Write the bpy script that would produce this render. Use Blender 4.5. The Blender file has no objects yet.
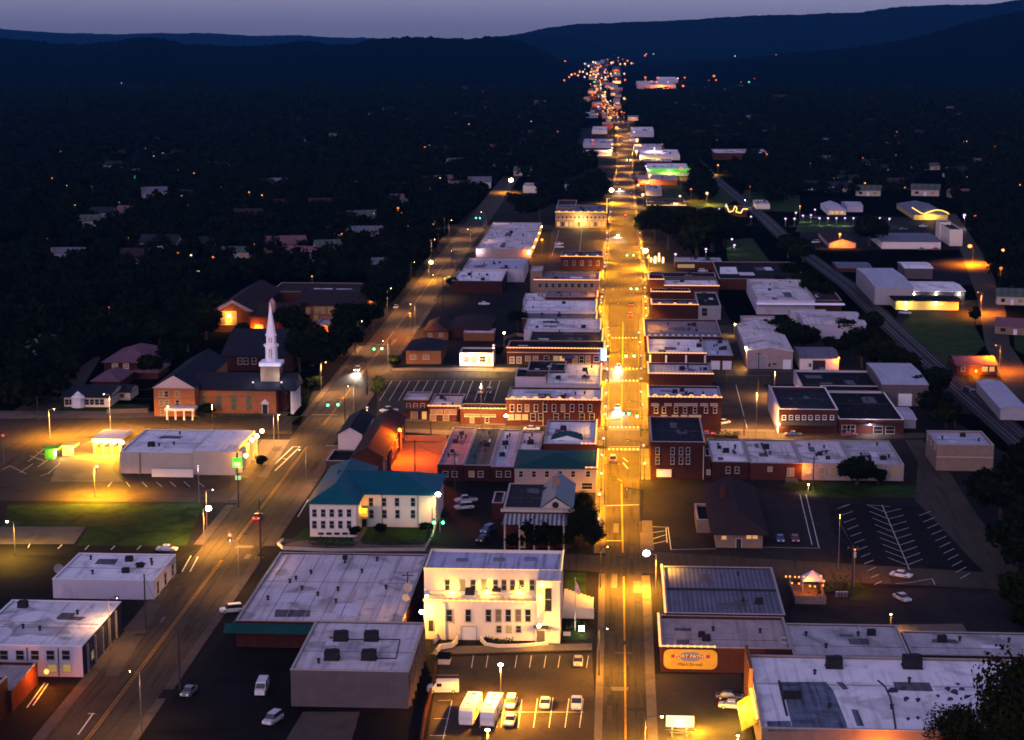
import bpy, math, random
import numpy as np
from mathutils import Vector, noise
random.seed(7); rng = np.random.default_rng(7)
S = bpy.context.scene; COL = S.collection; R = math.radians
# ---------------------------------------------------------------- camera, sky, twilight, exposure
F_PX, CX, CY, CAMH, PITCH, YAW = 1900.0, 512.0, 370.0, 115.0, R(10.2), R(3.25)
cd = bpy.data.cameras.new('camera'); cam = bpy.data.objects.new('camera', cd); COL.objects.link(cam)
cam.location = (0, 0, CAMH); cam.rotation_euler = (R(90) - PITCH, 0, YAW)
cd.sensor_width = 36.0; cd.lens = F_PX / 1024 * 36.0; cd.clip_start = 1.0; cd.clip_end = 60000
S.camera = cam
world = bpy.data.worlds.new('World'); S.world = world; world.use_nodes = True
wt = world.node_tree; wt.nodes.clear()
wo = wt.nodes.new('ShaderNodeOutputWorld'); bg = wt.nodes.new('ShaderNodeBackground')
sky = wt.nodes.new('ShaderNodeTexSky'); sky.sky_type = 'NISHITA'; sky.sun_disc = False
sky.sun_elevation = R(20.0); sky.sun_rotation = R(200); sky.altitude = 200; sky.dust_density = 2.5; sky.ozone_density = 3.0
tint = wt.nodes.new('ShaderNodeMix'); tint.data_type = 'RGBA'; tint.blend_type = 'MULTIPLY'; tint.inputs[0].default_value = 1.0
tint.inputs[7].default_value = (1.04, 0.88, 1.46, 1)
wt.links.new(sky.outputs[0], tint.inputs[6]); wt.links.new(tint.outputs[2], bg.inputs[0]); wt.links.new(bg.outputs[0], wo.inputs[0])
bg.inputs[1].default_value = 0.15
sl = bpy.data.lights.new('twilight_sun', 'SUN'); sl.energy = 0.48; sl.angle = R(90); sl.color = (1.0, 0.75, 0.70)
so = bpy.data.objects.new('twilight_sun', sl); COL.objects.link(so); so.rotation_euler = (R(14), 0, R(20))
S.view_settings.view_transform = 'Standard'; S.view_settings.look = 'None'
S.view_settings.exposure = 0.0; S.view_settings.gamma = 1.0; S.view_settings.use_curve_mapping = False
S.render.engine = 'CYCLES'
cy = S.cycles
cy.use_denoising = True
cy.max_bounces = 4; cy.diffuse_bounces = 2; cy.glossy_bounces = 2; cy.transmission_bounces = 2; cy.volume_bounces = 0
cy.sample_clamp_indirect = 2.0; cy.caustics_reflective = False; cy.caustics_refractive = False
cy.filter_width = 1.7; cy.use_light_tree = True
HAZE_DENSITY, HAZE_COLOR = 1.4e-5, (0.06, 0.36, 0.90)
K = 4.5                                                    # strength of all the town's lamps
# ---------------------------------------------------------------- photo measurements -> metres
_F = Vector((-math.sin(YAW) * math.cos(PITCH), math.cos(YAW) * math.cos(PITCH), -math.sin(PITCH)))
_R = Vector((math.cos(YAW), math.sin(YAW), 0)); _U = _R.cross(_F); _C = Vector((0, 0, CAMH))
def ray(px, py): return _F + _R * ((px - CX) / F_PX) + _U * (-(py - CY) / F_PX)
def W(px, py, z=0.0):
    d = ray(px, py); t = (z - CAMH) / d.z; p = _C + d * t; return Vector((p.x, p.y, z))
def onY(px, py, Y):
    d = ray(px, py); t = Y / d.y; p = _C + d * t; return Vector((p.x, Y, p.z))
def onX(px, py, X):
    d = ray(px, py); t = X / d.x; p = _C + d * t; return p
def P(p):
    v = Vector(p) - _C; w = v.dot(_F)
    return (CX + F_PX * v.dot(_R) / w, CY - F_PX * v.dot(_U) / w) if w > 1 else (-9999, -9999)
def inpoly(x, y, poly):
    c = False; n = len(poly); j = n - 1
    for i in range(n):
        xi, yi = poly[i]; xj, yj = poly[j]
        if (yi > y) != (yj > y) and x < (xj - xi) * (y - yi) / (yj - yi) + xi: c = not c
        j = i
    return c
# ---------------------------------------------------------------- materials
MATS = {}
def nodes(m): m.use_nodes = True; return m.node_tree, m.node_tree.nodes['Principled BSDF']
def M(name, c, rough=.85, var=.3, scale=.25, streak=0.0, rib=0.0, ribw=.6, bump=0.0, metal=0.0, fine=3.0, dirt=0.0, spec=.02):
    """weathered surface: broad mottling, fine grain, optional streaks, ribs and dirt blotches"""
    if name in MATS: return MATS[name]
    m = bpy.data.materials.new(name); t, b = nodes(m); N = t.nodes.new; L = t.links.new
    tc = N('ShaderNodeTexCoord')
    n1 = N('ShaderNodeTexNoise'); n1.inputs['Scale'].default_value = scale; n1.inputs['Detail'].default_value = 5; n1.inputs['Roughness'].default_value = .65
    L(tc.outputs['Object'], n1.inputs['Vector'])
    n2 = N('ShaderNodeTexNoise'); n2.inputs['Scale'].default_value = fine; n2.inputs['Detail'].default_value = 2
    L(tc.outputs['Object'], n2.inputs['Vector'])
    mx = N('ShaderNodeMath'); mx.operation = 'MULTIPLY_ADD'; mx.inputs[1].default_value = .65
    L(n1.outputs[0], mx.inputs[0])
    f2 = N('ShaderNodeMath'); f2.operation = 'MULTIPLY'; f2.inputs[1].default_value = .35; L(n2.outputs[0], f2.inputs[0]); L(f2.outputs[0], mx.inputs[2])
    r = N('ShaderNodeValToRGB'); r.color_ramp.elements[0].position = .3; r.color_ramp.elements[1].position = .7
    r.color_ramp.elements[0].color = (*[x * (1 - var) for x in c], 1); r.color_ramp.elements[1].color = (*[min(1, x * (1 + var)) for x in c], 1)
    L(mx.outputs[0], r.inputs[0]); out = r.outputs[0]
    def mult(fac_out, dark):
        nonlocal out
        q = N('ShaderNodeMix'); q.data_type = 'RGBA'; q.blend_type = 'MULTIPLY'; q.inputs[7].default_value = (dark, dark, dark, 1)
        L(fac_out, q.inputs[0]); L(out, q.inputs[6]); out = q.outputs[2]
    if streak:
        mp = N('ShaderNodeMapping'); mp.inputs['Scale'].default_value = (1.2, .05, .3); L(tc.outputs['Object'], mp.inputs[0])
        n3 = N('ShaderNodeTexNoise'); n3.inputs['Scale'].default_value = 1.0; n3.inputs['Detail'].default_value = 4; L(mp.outputs[0], n3.inputs['Vector'])
        rr = N('ShaderNodeValToRGB'); rr.color_ramp.elements[0].position = .5; rr.color_ramp.elements[1].position = .68; L(n3.outputs[0], rr.inputs[0]); mult(rr.outputs[0], 1 - streak)
    if dirt:
        n4 = N('ShaderNodeTexNoise'); n4.inputs['Scale'].default_value = .12; n4.inputs['Detail'].default_value = 7; n4.inputs['Distortion'].default_value = .8
        L(tc.outputs['Object'], n4.inputs['Vector'])
        rr = N('ShaderNodeValToRGB'); rr.color_ramp.elements[0].position = .54; rr.color_ramp.elements[1].position = .64; L(n4.outputs[0], rr.inputs[0]); mult(rr.outputs[0], 1 - dirt)
    h = mx.outputs[0]
    if rib:
        wv = N('ShaderNodeTexWave'); wv.wave_type = 'BANDS'; wv.bands_direction = 'X'; wv.inputs['Scale'].default_value = .314 / ribw
        L(tc.outputs['Object'], wv.inputs['Vector']); mult(wv.outputs[1], 1 - rib)
    if bump:
        bp = N('ShaderNodeBump'); bp.inputs['Strength'].default_value = bump; bp.inputs['Distance'].default_value = .3; L(h, bp.inputs['Height']); L(bp.outputs[0], b.inputs['Normal'])
    L(out, b.inputs['Base Color']); b.inputs['Roughness'].default_value = rough; b.inputs['Metallic'].default_value = metal
    b.inputs['Specular IOR Level'].default_value = spec
    MATS[name] = m; return m
def E(name, c, s):
    if name in MATS: return MATS[name]
    m = bpy.data.materials.new(name); t, b = nodes(m); b.inputs['Base Color'].default_value = (*[x * .03 for x in c], 1)
    b.inputs['Emission Color'].default_value = (*c, 1); b.inputs['Emission Strength'].default_value = s
    MATS[name] = m; return m
ROOF = dict(
    white=M('white_membrane', (.52, .485, .48), .8, .18, .15, streak=.25, dirt=.3),
    worn=M('worn_white_membrane', (.46, .435, .43), .85, .3, .12, streak=.35, dirt=.5),
    grey=M('grey_gravel_roof', (.27, .25, .25), .95, .3, .2, streak=.2, dirt=.35),
    lav=M('pale_grey_roof', (.40, .345, .335), .9, .25, .15, streak=.3, dirt=.4),
    brown=M('brown_gravel_roof', (.25, .195, .18), .95, .3, .25, streak=.25),
    dark=M('dark_tar_roof', (.022, .020, .022), .9, .4, .2, streak=.2),
    black=M('black_tar_roof', (.008, .0075, .008), .9, .4, .2),
    blue=M('blue_grey_metal_roof', (.105, .10, .125), .6, .2, .2, streak=.3, rib=.45, ribw=.9),
    metal=M('pale_metal_roof', (.30, .29, .33), .6, .15, .2, streak=.2, rib=.3, ribw=.8),
    teal=M('teal_metal_roof', (.006, .058, .072), .5, .15, .3, rib=.2, ribw=.7),
    green=M('dark_green_roof', (.007, .034, .032), .6, .25, .3),
    greengrey=M('mossy_grey_roof', (.055, .066, .058), .9, .35, .3, rib=.3, ribw=2.5),
    shingle=M('brown_shingle_roof', (.022, .0145, .015), .95, .3, .5),
    slate=M('charcoal_shingle_roof', (.013, .014, .019), .9, .3, .5),
    mauve=M('mauve_shingle_roof', (.095, .048, .060), .95, .25, .5),
    purple=M('purple_brown_roof', (.16, .115, .125), .95, .25, .2, streak=.2),
)
WALL = dict(
    litbrick=M('lit_church_brick', (.25, .09, .032), .9, .2, .6, fine=6), white=M('white_stucco', (.52, .43, .32), .85, .08, .3, dirt=.12),  # church and school brick lightened, lamplight put into its colour
    cream=M('cream_paint', (.50, .42, .34), .85, .12, .3),
    sand=M('sand_render', (.30, .235, .175), .85, .12, .3), lilac=M('pale_paint', (.31, .275, .295), .85, .12, .3, dirt=.2),
    brick=M('red_brick', (.046, .0155, .0105), .9, .3, .6, fine=6),
    orangebrick=M('orange_brick', (.15, .055, .022), .9, .2, .6, fine=6),
    darkbrick=M('dark_brick', (.028, .0105, .009), .9, .3, .6, fine=6),
    tan=M('tan_brick', (.15, .10, .07), .9, .25, .5, fine=6),
    pink=M('pinkish_paint', (.21, .15, .135), .9, .15, .4),
    stone=M('pale_stone', (.19, .155, .13), .9, .3, .9),
    grey=M('grey_block', (.17, .155, .155), .9, .2, .4),
    taupe=M('taupe_block', (.07, .055, .054), .9, .2, .4),
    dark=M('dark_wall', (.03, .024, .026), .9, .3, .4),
    bluewall=M('navy_metal_wall', (.025, .035, .08), .6, .2, .4, rib=.3),
    yellowwall=M('ochre_wall', (.30, .24, .09), .8, .15, .4),
    metal=M('metal_siding', (.23, .21, .21), .6, .1, .4, rib=.2, ribw=.6),
)
TRIM = M('cream_trim', (.27, .22, .175), .8, .15, .5); WTRIM = M('white_trim', (.48, .45, .43), .7, .1, .5)
COPING = M('parapet_coping', (.22, .19, .18), .8, .2, .5)
GLASS = M('dark_window_glass', (.012, .013, .016), .12, .4, .8, spec=.6)
WARMWIN = E('lit_window_glass', (1, .46, .10), .85); DIMWIN = E('dim_lit_window_glass', (1, .52, .18), .10); YELWIN = E('yellow_lit_window_glass', (1, .68, .16), .34)
IRON = M('dark_iron', (.02, .02, .022), .5, .2, 1); POLEM = M('weathered_pole', (.10, .085, .075), .8, .2, 1); WOODP = M('creosote_wood', (.035, .025, .022), .9, .3, 1)
GALV = M('galvanised_steel', (.30, .29, .28), .5, .15, 1)
ASPH = M('asphalt', (.030, .0235, .018), .85, .28, .08, dirt=.3, fine=1.2); ASPHD = M('unlit_asphalt', (.007, .006, .0055), .9, .4, .07, dirt=.35, fine=1.2)  # ASPHD: copy for unlit lots, their darkness put into the colour
ASPHM = M('dark_asphalt', (.016, .013, .0115), .9, .35, .07, dirt=.35, fine=1.2)
ROADM = M('road_asphalt', (.036, .028, .019), .8, .25, .1, streak=.45, fine=1.0)
CONC = M('concrete', (.085, .066, .05), .85, .25, .2, dirt=.25); CONCD = M('dull_concrete', (.055, .043, .034), .9, .3, .2, dirt=.25)
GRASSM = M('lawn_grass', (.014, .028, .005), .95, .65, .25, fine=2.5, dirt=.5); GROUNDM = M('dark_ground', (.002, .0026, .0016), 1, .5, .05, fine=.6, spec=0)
DIRT = M('bare_earth', (.05, .040, .034), 1, .4, .15)
PAINTW = M('white_road_paint', (.36, .34, .31), .8, .35, .6); PAINTY = M('yellow_road_paint', (.26, .14, .015), .8, .35, .6)
HEDGE = M('hedge_leaves', (.018, .030, .011), .9, .5, 1.5)
# ---------------------------------------------------------------- mesh building
class MB:
    def __init__(s): s.v = []; s.f = []
    def add(s, vs, fs):
        n = len(s.v); s.v += [tuple(p) for p in vs]; s.f += [tuple(i + n for i in f) for f in fs]; return s
    def box(s, x0, x1, y0, y1, z0, z1):
        return s.add([(x0, y0, z0), (x1, y0, z0), (x1, y1, z0), (x0, y1, z0), (x0, y0, z1), (x1, y0, z1), (x1, y1, z1), (x0, y1, z1)],
                     [(3, 2, 1, 0), (4, 5, 6, 7), (0, 1, 5, 4), (1, 2, 6, 5), (2, 3, 7, 6), (3, 0, 4, 7)])
    def prism(s, poly, z0, z1):
        n = len(poly); a = sum(poly[i][0] * poly[(i + 1) % n][1] - poly[(i + 1) % n][0] * poly[i][1] for i in range(n))
        if a < 0: poly = poly[::-1]
        s.add([(p[0], p[1], z0) for p in poly] + [(p[0], p[1], z1) for p in poly],
              [tuple(range(n))[::-1], tuple(range(n, 2 * n))] + [(i, (i + 1) % n, (i + 1) % n + n, i + n) for i in range(n)]); return s
    def sheet(s, poly, z):
        n = len(poly); a = sum(poly[i][0] * poly[(i + 1) % n][1] - poly[(i + 1) % n][0] * poly[i][1] for i in range(n))
        if a < 0: poly = poly[::-1]
        return s.add([(p[0], p[1], z) for p in poly], [tuple(range(n))])
    def tube(s, a, b, r0, r1=None, n=8, caps=True):
        a = Vector(a); b = Vector(b); r1 = r0 if r1 is None else r1; d = (b - a).normalized()
        u = d.cross(Vector((0, 0, 1)) if abs(d.z) < .9 else Vector((1, 0, 0))).normalized(); w = d.cross(u)
        vs = []
        for c, r in ((a, r0), (b, r1)):
            vs += [c + (u * math.cos(2 * math.pi * i / n) + w * math.sin(2 * math.pi * i / n)) * r for i in range(n)]
        fs = [(i, (i + 1) % n, (i + 1) % n + n, i + n) for i in range(n)]
        if caps: fs += [tuple(range(n))[::-1], tuple(range(n, 2 * n))]
        return s.add(vs, fs)
    def ball(s, c, r, n=8, m=6, sz=1.0):
        vs = [(c[0], c[1], c[2] - r * sz)]; fs = []
        for j in range(1, m):
            th = math.pi * j / m
            vs += [(c[0] + r * math.sin(th) * math.cos(2 * math.pi * i / n), c[1] + r * math.sin(th) * math.sin(2 * math.pi * i / n), c[2] - r * sz * math.cos(th)) for i in range(n)]
        vs.append((c[0], c[1], c[2] + r * sz)); t = len(vs) - 1
        fs += [(0, 1 + (i + 1) % n, 1 + i) for i in range(n)]
        for j in range(m - 2):
            o = 1 + j * n; fs += [(o + i, o + (i + 1) % n, o + n + (i + 1) % n, o + n + i) for i in range(n)]
        o = 1 + (m - 2) * n; fs += [(o + i, o + (i + 1) % n, t) for i in range(n)]
        return s.add(vs, fs)
    def build(s, name, mat, parent=None, smooth=False, base=None, local=False):
        me = bpy.data.meshes.new(name); o = bpy.data.objects.new(name, me); COL.objects.link(o)
        off = Vector((0, 0, 0))
        if parent is not None:
            o.parent = parent; q = None if local else parent
            while q is not None: off += q.location; q = q.parent
        elif base is not None: off = Vector(base); o.location = off
        me.from_pydata([tuple(Vector(p) - off) for p in s.v], [], s.f); me.update()
        if smooth: me.polygons.foreach_set('use_smooth', [True] * len(me.polygons))
        me.materials.append(mat); return o
def tag(o, label=None, cat=None, group=None, kind=None):
    if label: o['label'] = label
    if cat: o['category'] = cat
    if group: o['group'] = group
    if kind: o['kind'] = kind
    return o
def thing(name, label, cat, loc, group=None, rz=0.0):
    o = bpy.data.objects.new(name, None); COL.objects.link(o); o.location = loc; o.rotation_euler.z = rz
    o.empty_display_size = .5; return tag(o, label, cat, group)
def copy_tree(o, parent=None):
    c = o.copy(); COL.objects.link(c); c.parent = parent
    for ch in o.children: copy_tree(ch, c)
    return c
def struct(name, mb, mat): o = mb.build(name, mat); o['kind'] = 'structure'; return o
def pxs(pts, z=0.0): return [tuple(W(x, y, z)[:2]) for x, y in pts]
def spot(parent, loc, power, color, radius=.25, cone=160):             # a shaded street lantern: lights the ground, not the sky
    l = bpy.data.lights.new('lamp_light', 'SPOT'); l.energy = power * K * 1.8; l.color = color; l.shadow_soft_size = radius; l.spot_size = R(cone); l.spot_blend = .7
    o = bpy.data.objects.new('lamp_light', l); COL.objects.link(o); o.parent = parent; o.location = Vector(loc) - parent.location; return o
def point(parent, loc, power, color, radius=.25):
    l = bpy.data.lights.new('lamp_light', 'POINT'); l.energy = power * K; l.color = color; l.shadow_soft_size = radius
    o = bpy.data.objects.new('lamp_light', l); COL.objects.link(o)
    if parent is not None:
        o.parent = parent; o.location = Vector(loc) - parent.location
    else: o.location = loc
    return o
SODIUM, AMBER, WARM, COOL = (1, .43, .01), (1, .24, .0), (1, .55, .14), (.95, .80, 1)
EM = dict(sodium=E('sodium_lamp_glow', (1, .66, .22), 60), orange=E('orange_lamp_glow', (1, .30, .05), 3.2), warm=E('warm_lamp_glow', (1, .80, .50), 80),
          cool=E('pinkish_globe_glow', (1, .66, .82), 1.35), violet=E('violet_white_globe_glow', (.86, .58, 1), 1.5), green=E('green_lamp_glow', (.05, 1, .30), 14),
          red=E('red_lamp_glow', (1, .05, .03), 14), blue=E('blue_neon_glow', (.08, .18, 1), 12), strip=E('string_light_glow', (1, .37, .11), 2.3), gold=E('gold_string_light_glow', (1, .50, .08), 2.2),
          head=E('headlight_glow', (1, .92, .85), 30), far_sodium=E('far_sodium_glow', (1, .45, .12), 1.5), far_orange=E('far_orange_glow', (1, .22, .03), 1.3), far_warm=E('far_warm_glow', (1, .66, .36), 1.7), far_cool=E('far_cool_glow', (.75, .82, 1), 1.0), far_violet=E('far_violet_glow', (.8, .55, 1), 1.3), far_green=E('far_green_glow', (.1, .9, .45), 1.1), far_red=E('far_red_glow', (1, .10, .06), 1.2), white=E('white_sign_glow', (1, .74, .26), 2.3))
# ---------------------------------------------------------------- ground, hills
struct('ground', MB().sheet([(-9000, -400), (9000, -400), (9000, 16000), (-9000, 16000)], 0), GROUNDM)
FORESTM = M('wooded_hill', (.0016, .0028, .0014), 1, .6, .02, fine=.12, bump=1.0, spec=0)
def hill(name, D, crest, front, back, seed, nx=420, nf=22, nb=6, bump=9.0, tree=5.0):
    cx = np.array([c[0] for c in crest], float); cyy = np.array([c[1] for c in crest], float)
    xs = np.linspace(cx[0], cx[-1], nx); ys = np.interp(xs, cx, cyy)
    k = np.array([.25, .5, .25]); ys = np.concatenate([ys[:1], np.convolve(ys, k, 'valid'), ys[-1:]])
    top = [onY(a, b, D) for a, b in zip(xs, ys)]
    vs = []; rows = [D - front * (1 - i / nf) for i in range(nf)] + [D + back * i / nb for i in range(nb + 1)]
    for r, Y in enumerate(rows):
        t = (Y - (D - front)) / front if Y <= D else 1 - (Y - D) / back
        s = t * t * (3 - 2 * t) if Y <= D else max(t, 0)
        for i, p in enumerate(top):
            X = p.x * Y / D
            z = (p.z + 4) * s - 4
            z += s * (bump * noise.fractal(Vector((X / 300 + seed, Y / 300, 0)), 1.0, 2.0, 4) * min(1, abs(Y - D) / 400 + .25))
            z += s * tree * (abs(noise.noise(Vector((X / 34, Y / 40, seed)))) + .8 * abs(noise.noise(Vector((X / 15, Y / 18, seed + 5)))))
            vs.append((X, Y, z))
    fs = [(r * nx + i, r * nx + i + 1, (r + 1) * nx + i + 1, (r + 1) * nx + i) for r in range(len(rows) - 1) for i in range(nx - 1)]
    m = MB(); m.v = vs; m.f = fs; o = m.build(name, FORESTM, smooth=True); o['kind'] = 'structure'; return o
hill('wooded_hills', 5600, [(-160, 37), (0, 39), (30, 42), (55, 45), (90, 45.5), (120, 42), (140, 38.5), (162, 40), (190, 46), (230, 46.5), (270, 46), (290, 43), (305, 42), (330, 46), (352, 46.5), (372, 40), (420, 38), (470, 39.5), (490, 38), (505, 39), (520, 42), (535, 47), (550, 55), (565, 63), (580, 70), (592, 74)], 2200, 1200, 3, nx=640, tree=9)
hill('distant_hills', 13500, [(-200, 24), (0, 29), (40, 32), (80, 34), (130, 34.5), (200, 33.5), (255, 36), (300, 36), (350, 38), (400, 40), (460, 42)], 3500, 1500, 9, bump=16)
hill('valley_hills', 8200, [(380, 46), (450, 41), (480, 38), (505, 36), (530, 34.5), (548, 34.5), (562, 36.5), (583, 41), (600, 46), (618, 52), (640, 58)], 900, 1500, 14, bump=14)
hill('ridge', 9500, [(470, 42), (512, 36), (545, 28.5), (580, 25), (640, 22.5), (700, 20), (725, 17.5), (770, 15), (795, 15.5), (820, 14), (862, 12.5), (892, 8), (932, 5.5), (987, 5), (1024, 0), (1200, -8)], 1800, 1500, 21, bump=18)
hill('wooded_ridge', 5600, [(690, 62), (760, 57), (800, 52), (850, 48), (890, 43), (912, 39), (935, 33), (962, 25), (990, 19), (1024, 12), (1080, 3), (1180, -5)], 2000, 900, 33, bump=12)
# ---------------------------------------------------------------- asphalt, roads, pavements
LV = dict(town=.006, lot=.012, road=.050, mark=.078); NTH = dict(lot=0, lawn=0, road=0)
def nth(k): NTH[k] += 1; return NTH[k] * .0008
def sheet(name, pts, mat, z): return struct(name, MB().sheet(pxs(pts), z), mat)
sheet('town_ground', [(-70, 770), (-70, 470), (60, 425), (150, 420), (300, 425), (330, 345), (395, 300), (440, 240), (470, 212), (505, 185), (545, 205), (606, 200), (612, 120), (634, 120), (650, 200), (700, 262), (720, 300), (735, 330), (800, 330), (870, 360), (915, 395), (1000, 450), (1080, 480), (1150, 770)], M('town_earth', (.010, .0085, .0075), .95, .4, .06, fine=1), LV['town'])
MAIN = [(800, 600.5, 649), (740, 602, 647.5), (620, 604.6, 643.6), (560, 605.2, 641), (520, 605.4, 639.5), (480, 606, 639.5), (420, 608.2, 640), (385, 609, 639.5), (340, 611, 637.5), (322, 609, 639), (312, 604.5, 643), (290, 606, 642), (270, 607, 641), (230, 610.5, 637), (210, 612, 634.5), (190, 615.5, 632.5), (160, 616.5, 632.5), (130, 617.5, 629.5), (115, 609, 618.5), (100, 600.5, 607), (85, 594, 600.5), (76, 597.5, 603), (66, 603, 608), (58, 607, 610), (50, 611, 613.5)]
sheet('road', [(a, y) for y, a, b in MAIN] + [(b, y) for y, a, b in MAIN[::-1]], ROADM, LV['road'] + .0128)
LX0, LX1 = -93.3, -79.6                                      # the parallel street
struct('road', MB().sheet([(LX0, 250), (LX1, 250), (LX1 + 1, 1500), (LX0 + 1, 1500)], LV['road'] + .0136), ROADM)
def cross(y0l, y1l, x0, x1, y0r, y1r): sheet('road', [(x0, y0l), (x1, y0r), (x1, y1r), (x0, y1l)], ROADM, LV['road'] + .001 + nth('road'))
cross(547, 538, 275, 606, 573, 556); cross(573, 551, 638, 1060, 592, 577)
cross(428, 420, 375, 611, 447, 431); cross(446, 431, 637, 925, 438, 433)
cross(379, 371.5, 372, 612, 380, 371.5); cross(380, 370.5, 636, 766, 384, 371)
cross(293, 287, 536, 607, 293, 286); cross(229, 224.5, 430, 612, 229, 225)
cross(441, 432, 300, 350, 441, 432); cross(438, 417, -40, 292, 434, 416)
sheet('road', [(-30, 470), (-30, 436), (40, 395), (95, 357), (101, 357), (80, 392), (40, 425), (20, 470)], ROADM, LV['road'] - .002)
sheet('road', [(1050, 470), (1010, 395), (985, 345), (978, 300), (962, 255), (945, 214), (956, 214), (984, 255), (1004, 300), (1010, 345), (1044, 395), (1120, 470)], ROADM, LV['road'] + .0004)
sheet('road', [(915, 500), (918, 462), (905, 440), (922, 440), (945, 465), (975, 512), (1040, 600), (1010, 600)], ROADM, LV['road'] - .0012)
# pavements: real raised slabs with a kerb face
def walk(pts, mat=CONC, h=.13, name='sidewalk'): return struct(name, MB().prism(pxs(pts), 0, h), mat)
def strip_left(rows, off):
    return [(x, y) for y, x in rows] + [(x - off * (y - 28) / 370, y) for y, x in rows[::-1]]
Lk = [(y, a) for y, a, b in MAIN]; Rk = [(y, b) for y, a, b in MAIN]
def seg(rows, y0, y1): ys = [r[0] for r in rows]; f = lambda y: float(np.interp(-y, [-q for q in ys], [r[1] for r in rows])); return [(y0, f(y0))] + [r for r in rows if y1 < r[0] < y0] + [(y1, f(y1))]
for (a, b, w) in ((800, 574, 4.2), (553, 449, 8), (427, 381, 8), (370, 295, 8), (285, 230, 8), (223, 175, 6)):
    walk(strip_left(seg(Lk, a, b), w))
for (a, b, w) in ((800, 576, -5.5), (549, 522, -9), (480, 449, -9), (429, 383, -8), (368, 295, -8), (285, 230, -8), (223, 180, -6)):
    walk(strip_left(seg(Rk, a, b), w))
def lwalk(y0, y1, side, w=2.0, gap=0.0):
    Y0, Y1 = W(200, y0).y, W(200, y1).y
    X = LX0 - gap if side < 0 else LX1 + gap
    struct('sidewalk', MB().prism([(X, Y0), (X + side * w, Y0), (X + side * w, Y1), (X, Y1)], 0, .13), CONCD)
lwalk(800, 640, -1, 2.2); lwalk(632, 575, -1, 2); lwalk(545, 505, -1, 2.2); lwalk(500, 446, -1, 2.4); lwalk(415, 345, -1, 2); lwalk(800, 700, 1, 1.6); lwalk(690, 556, 1, 1.8); lwalk(545, 445, 1, 2.6); lwalk(425, 385, 1, 2); lwalk(370, 300, 1, 2)
walk([(386, 431), (388, 428), (480, 432), (605, 441), (601, 446)]); walk([(380, 420), (508, 425), (606, 430), (606, 427.5), (508, 421.5), (382, 417.5)])
walk([(392, 371), (392, 368), (508, 368), (600, 369), (600, 372), (508, 372)]); walk([(660, 430.5), (900, 434), (900, 431.5), (660, 428.5)])
walk([(278, 547), (428, 549), (430, 544), (300, 541)]); walk([(430, 655), (592, 650), (592, 644), (440, 647)])
walk([(641, 551), (654, 551), (652, 521), (641, 521)], CONC, .14)
# lots
def lot(pts, mat=ASPH, name='parking_lot'): return sheet(name, pts, mat, LV['lot'] + nth('lot'))
lot([(424, 760), (440, 657), (592, 653), (599, 760)]); lot([(652, 760), (651, 674), (741, 674), (757, 760)])
lot([(642, 521), (645, 484), (800, 490), (826, 498), (845, 590), (1040, 605), (1100, 640), (644, 590), (654, 551)], ASPHM); lot([(830, 503), (940, 508), (1010, 586), (850, 590)], ASPHD)
lot([(792, 588), (1010, 588), (1090, 660), (792, 660)], ASPHM)
lot([(376, 428), (378, 379.5), (600, 380), (603, 428)]); lot([(440, 324), (462, 298), (515, 298), (516, 324)], ASPHD); lot([(545, 286), (552, 228), (606, 229), (604, 286)])
lot([(382, 474), (392, 440), (446, 440), (440, 474)], M('orange_lit_paving', (.105, .055, .034), .9, .25, .3))  # floodlight's orange put into the yard paving's colour
lot([(435, 545), (470, 478), (520, 480), (500, 548)], ASPHD); lot([(-40, 500), (-40, 440), (60, 436), (120, 440), (262, 440), (262, 503)]); lot([(120, 760), (236, 625), (420, 640), (420, 760)], ASPHD)
lot([(-40, 578), (-40, 545), (205, 547), (188, 578)], ASPHD); lot([(-40, 600), (60, 580), (60, 602), (0, 612)], ASPHD)
lot([(720, 433), (718, 384), (764, 384), (782, 433)]); lot([(716, 384), (714, 325), (738, 325), (750, 370), (800, 370), (806, 384)]); lot([(905, 432), (900, 408), (935, 405), (955, 432)], ASPHD)
lot([(930, 372), (930, 412), (1060, 420), (1020, 372)], ASPHD); lot([(800, 250), (800, 215), (945, 218), (962, 250)], ASPHD); lot([(895, 325), (900, 300), (985, 300), (985, 325)], ASPHD); lot([(660, 274), (660, 262), (720, 264), (722, 276)], ASPHD)
lot([(0, 690), (40, 690), (100, 690), (40, 760), (0, 760)], ASPHD); lot([(870, 285), (925, 262), (975, 255), (985, 285)], ASPHD)
lot([(630, 222), (628, 170), (700, 170), (700, 225)], ASPHD); lot([(560, 200), (566, 128), (616, 128), (612, 200)], ASPHD)
walk([(105, 676), (118, 640), (160, 585), (172, 585), (150, 625), (118, 676)], CONCD, .070, 'driveway')
walk([(286, 740), (303, 712), (360, 712), (352, 740)], CONCD, .055, 'concrete_pad')
walk([(50, 482), (60, 458), (88, 441), (124, 437), (118, 455), (112, 470), (124, 482)], CONC, .058, 'forecourt')
walk([(-10, 419), (-10, 411), (290, 412), (286, 416)], CONC, .10); walk([(236, 478), (262, 440), (290, 440), (267, 478)], CONC, .10, 'forecourt')
walk([(-30, 544), (-30, 527), (86, 527), (74, 544)], CONC, .060, 'footpath'); walk([(868, 633), (864, 625), (962, 624), (968, 633)], CONC, .062, 'concrete_pad')
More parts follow.
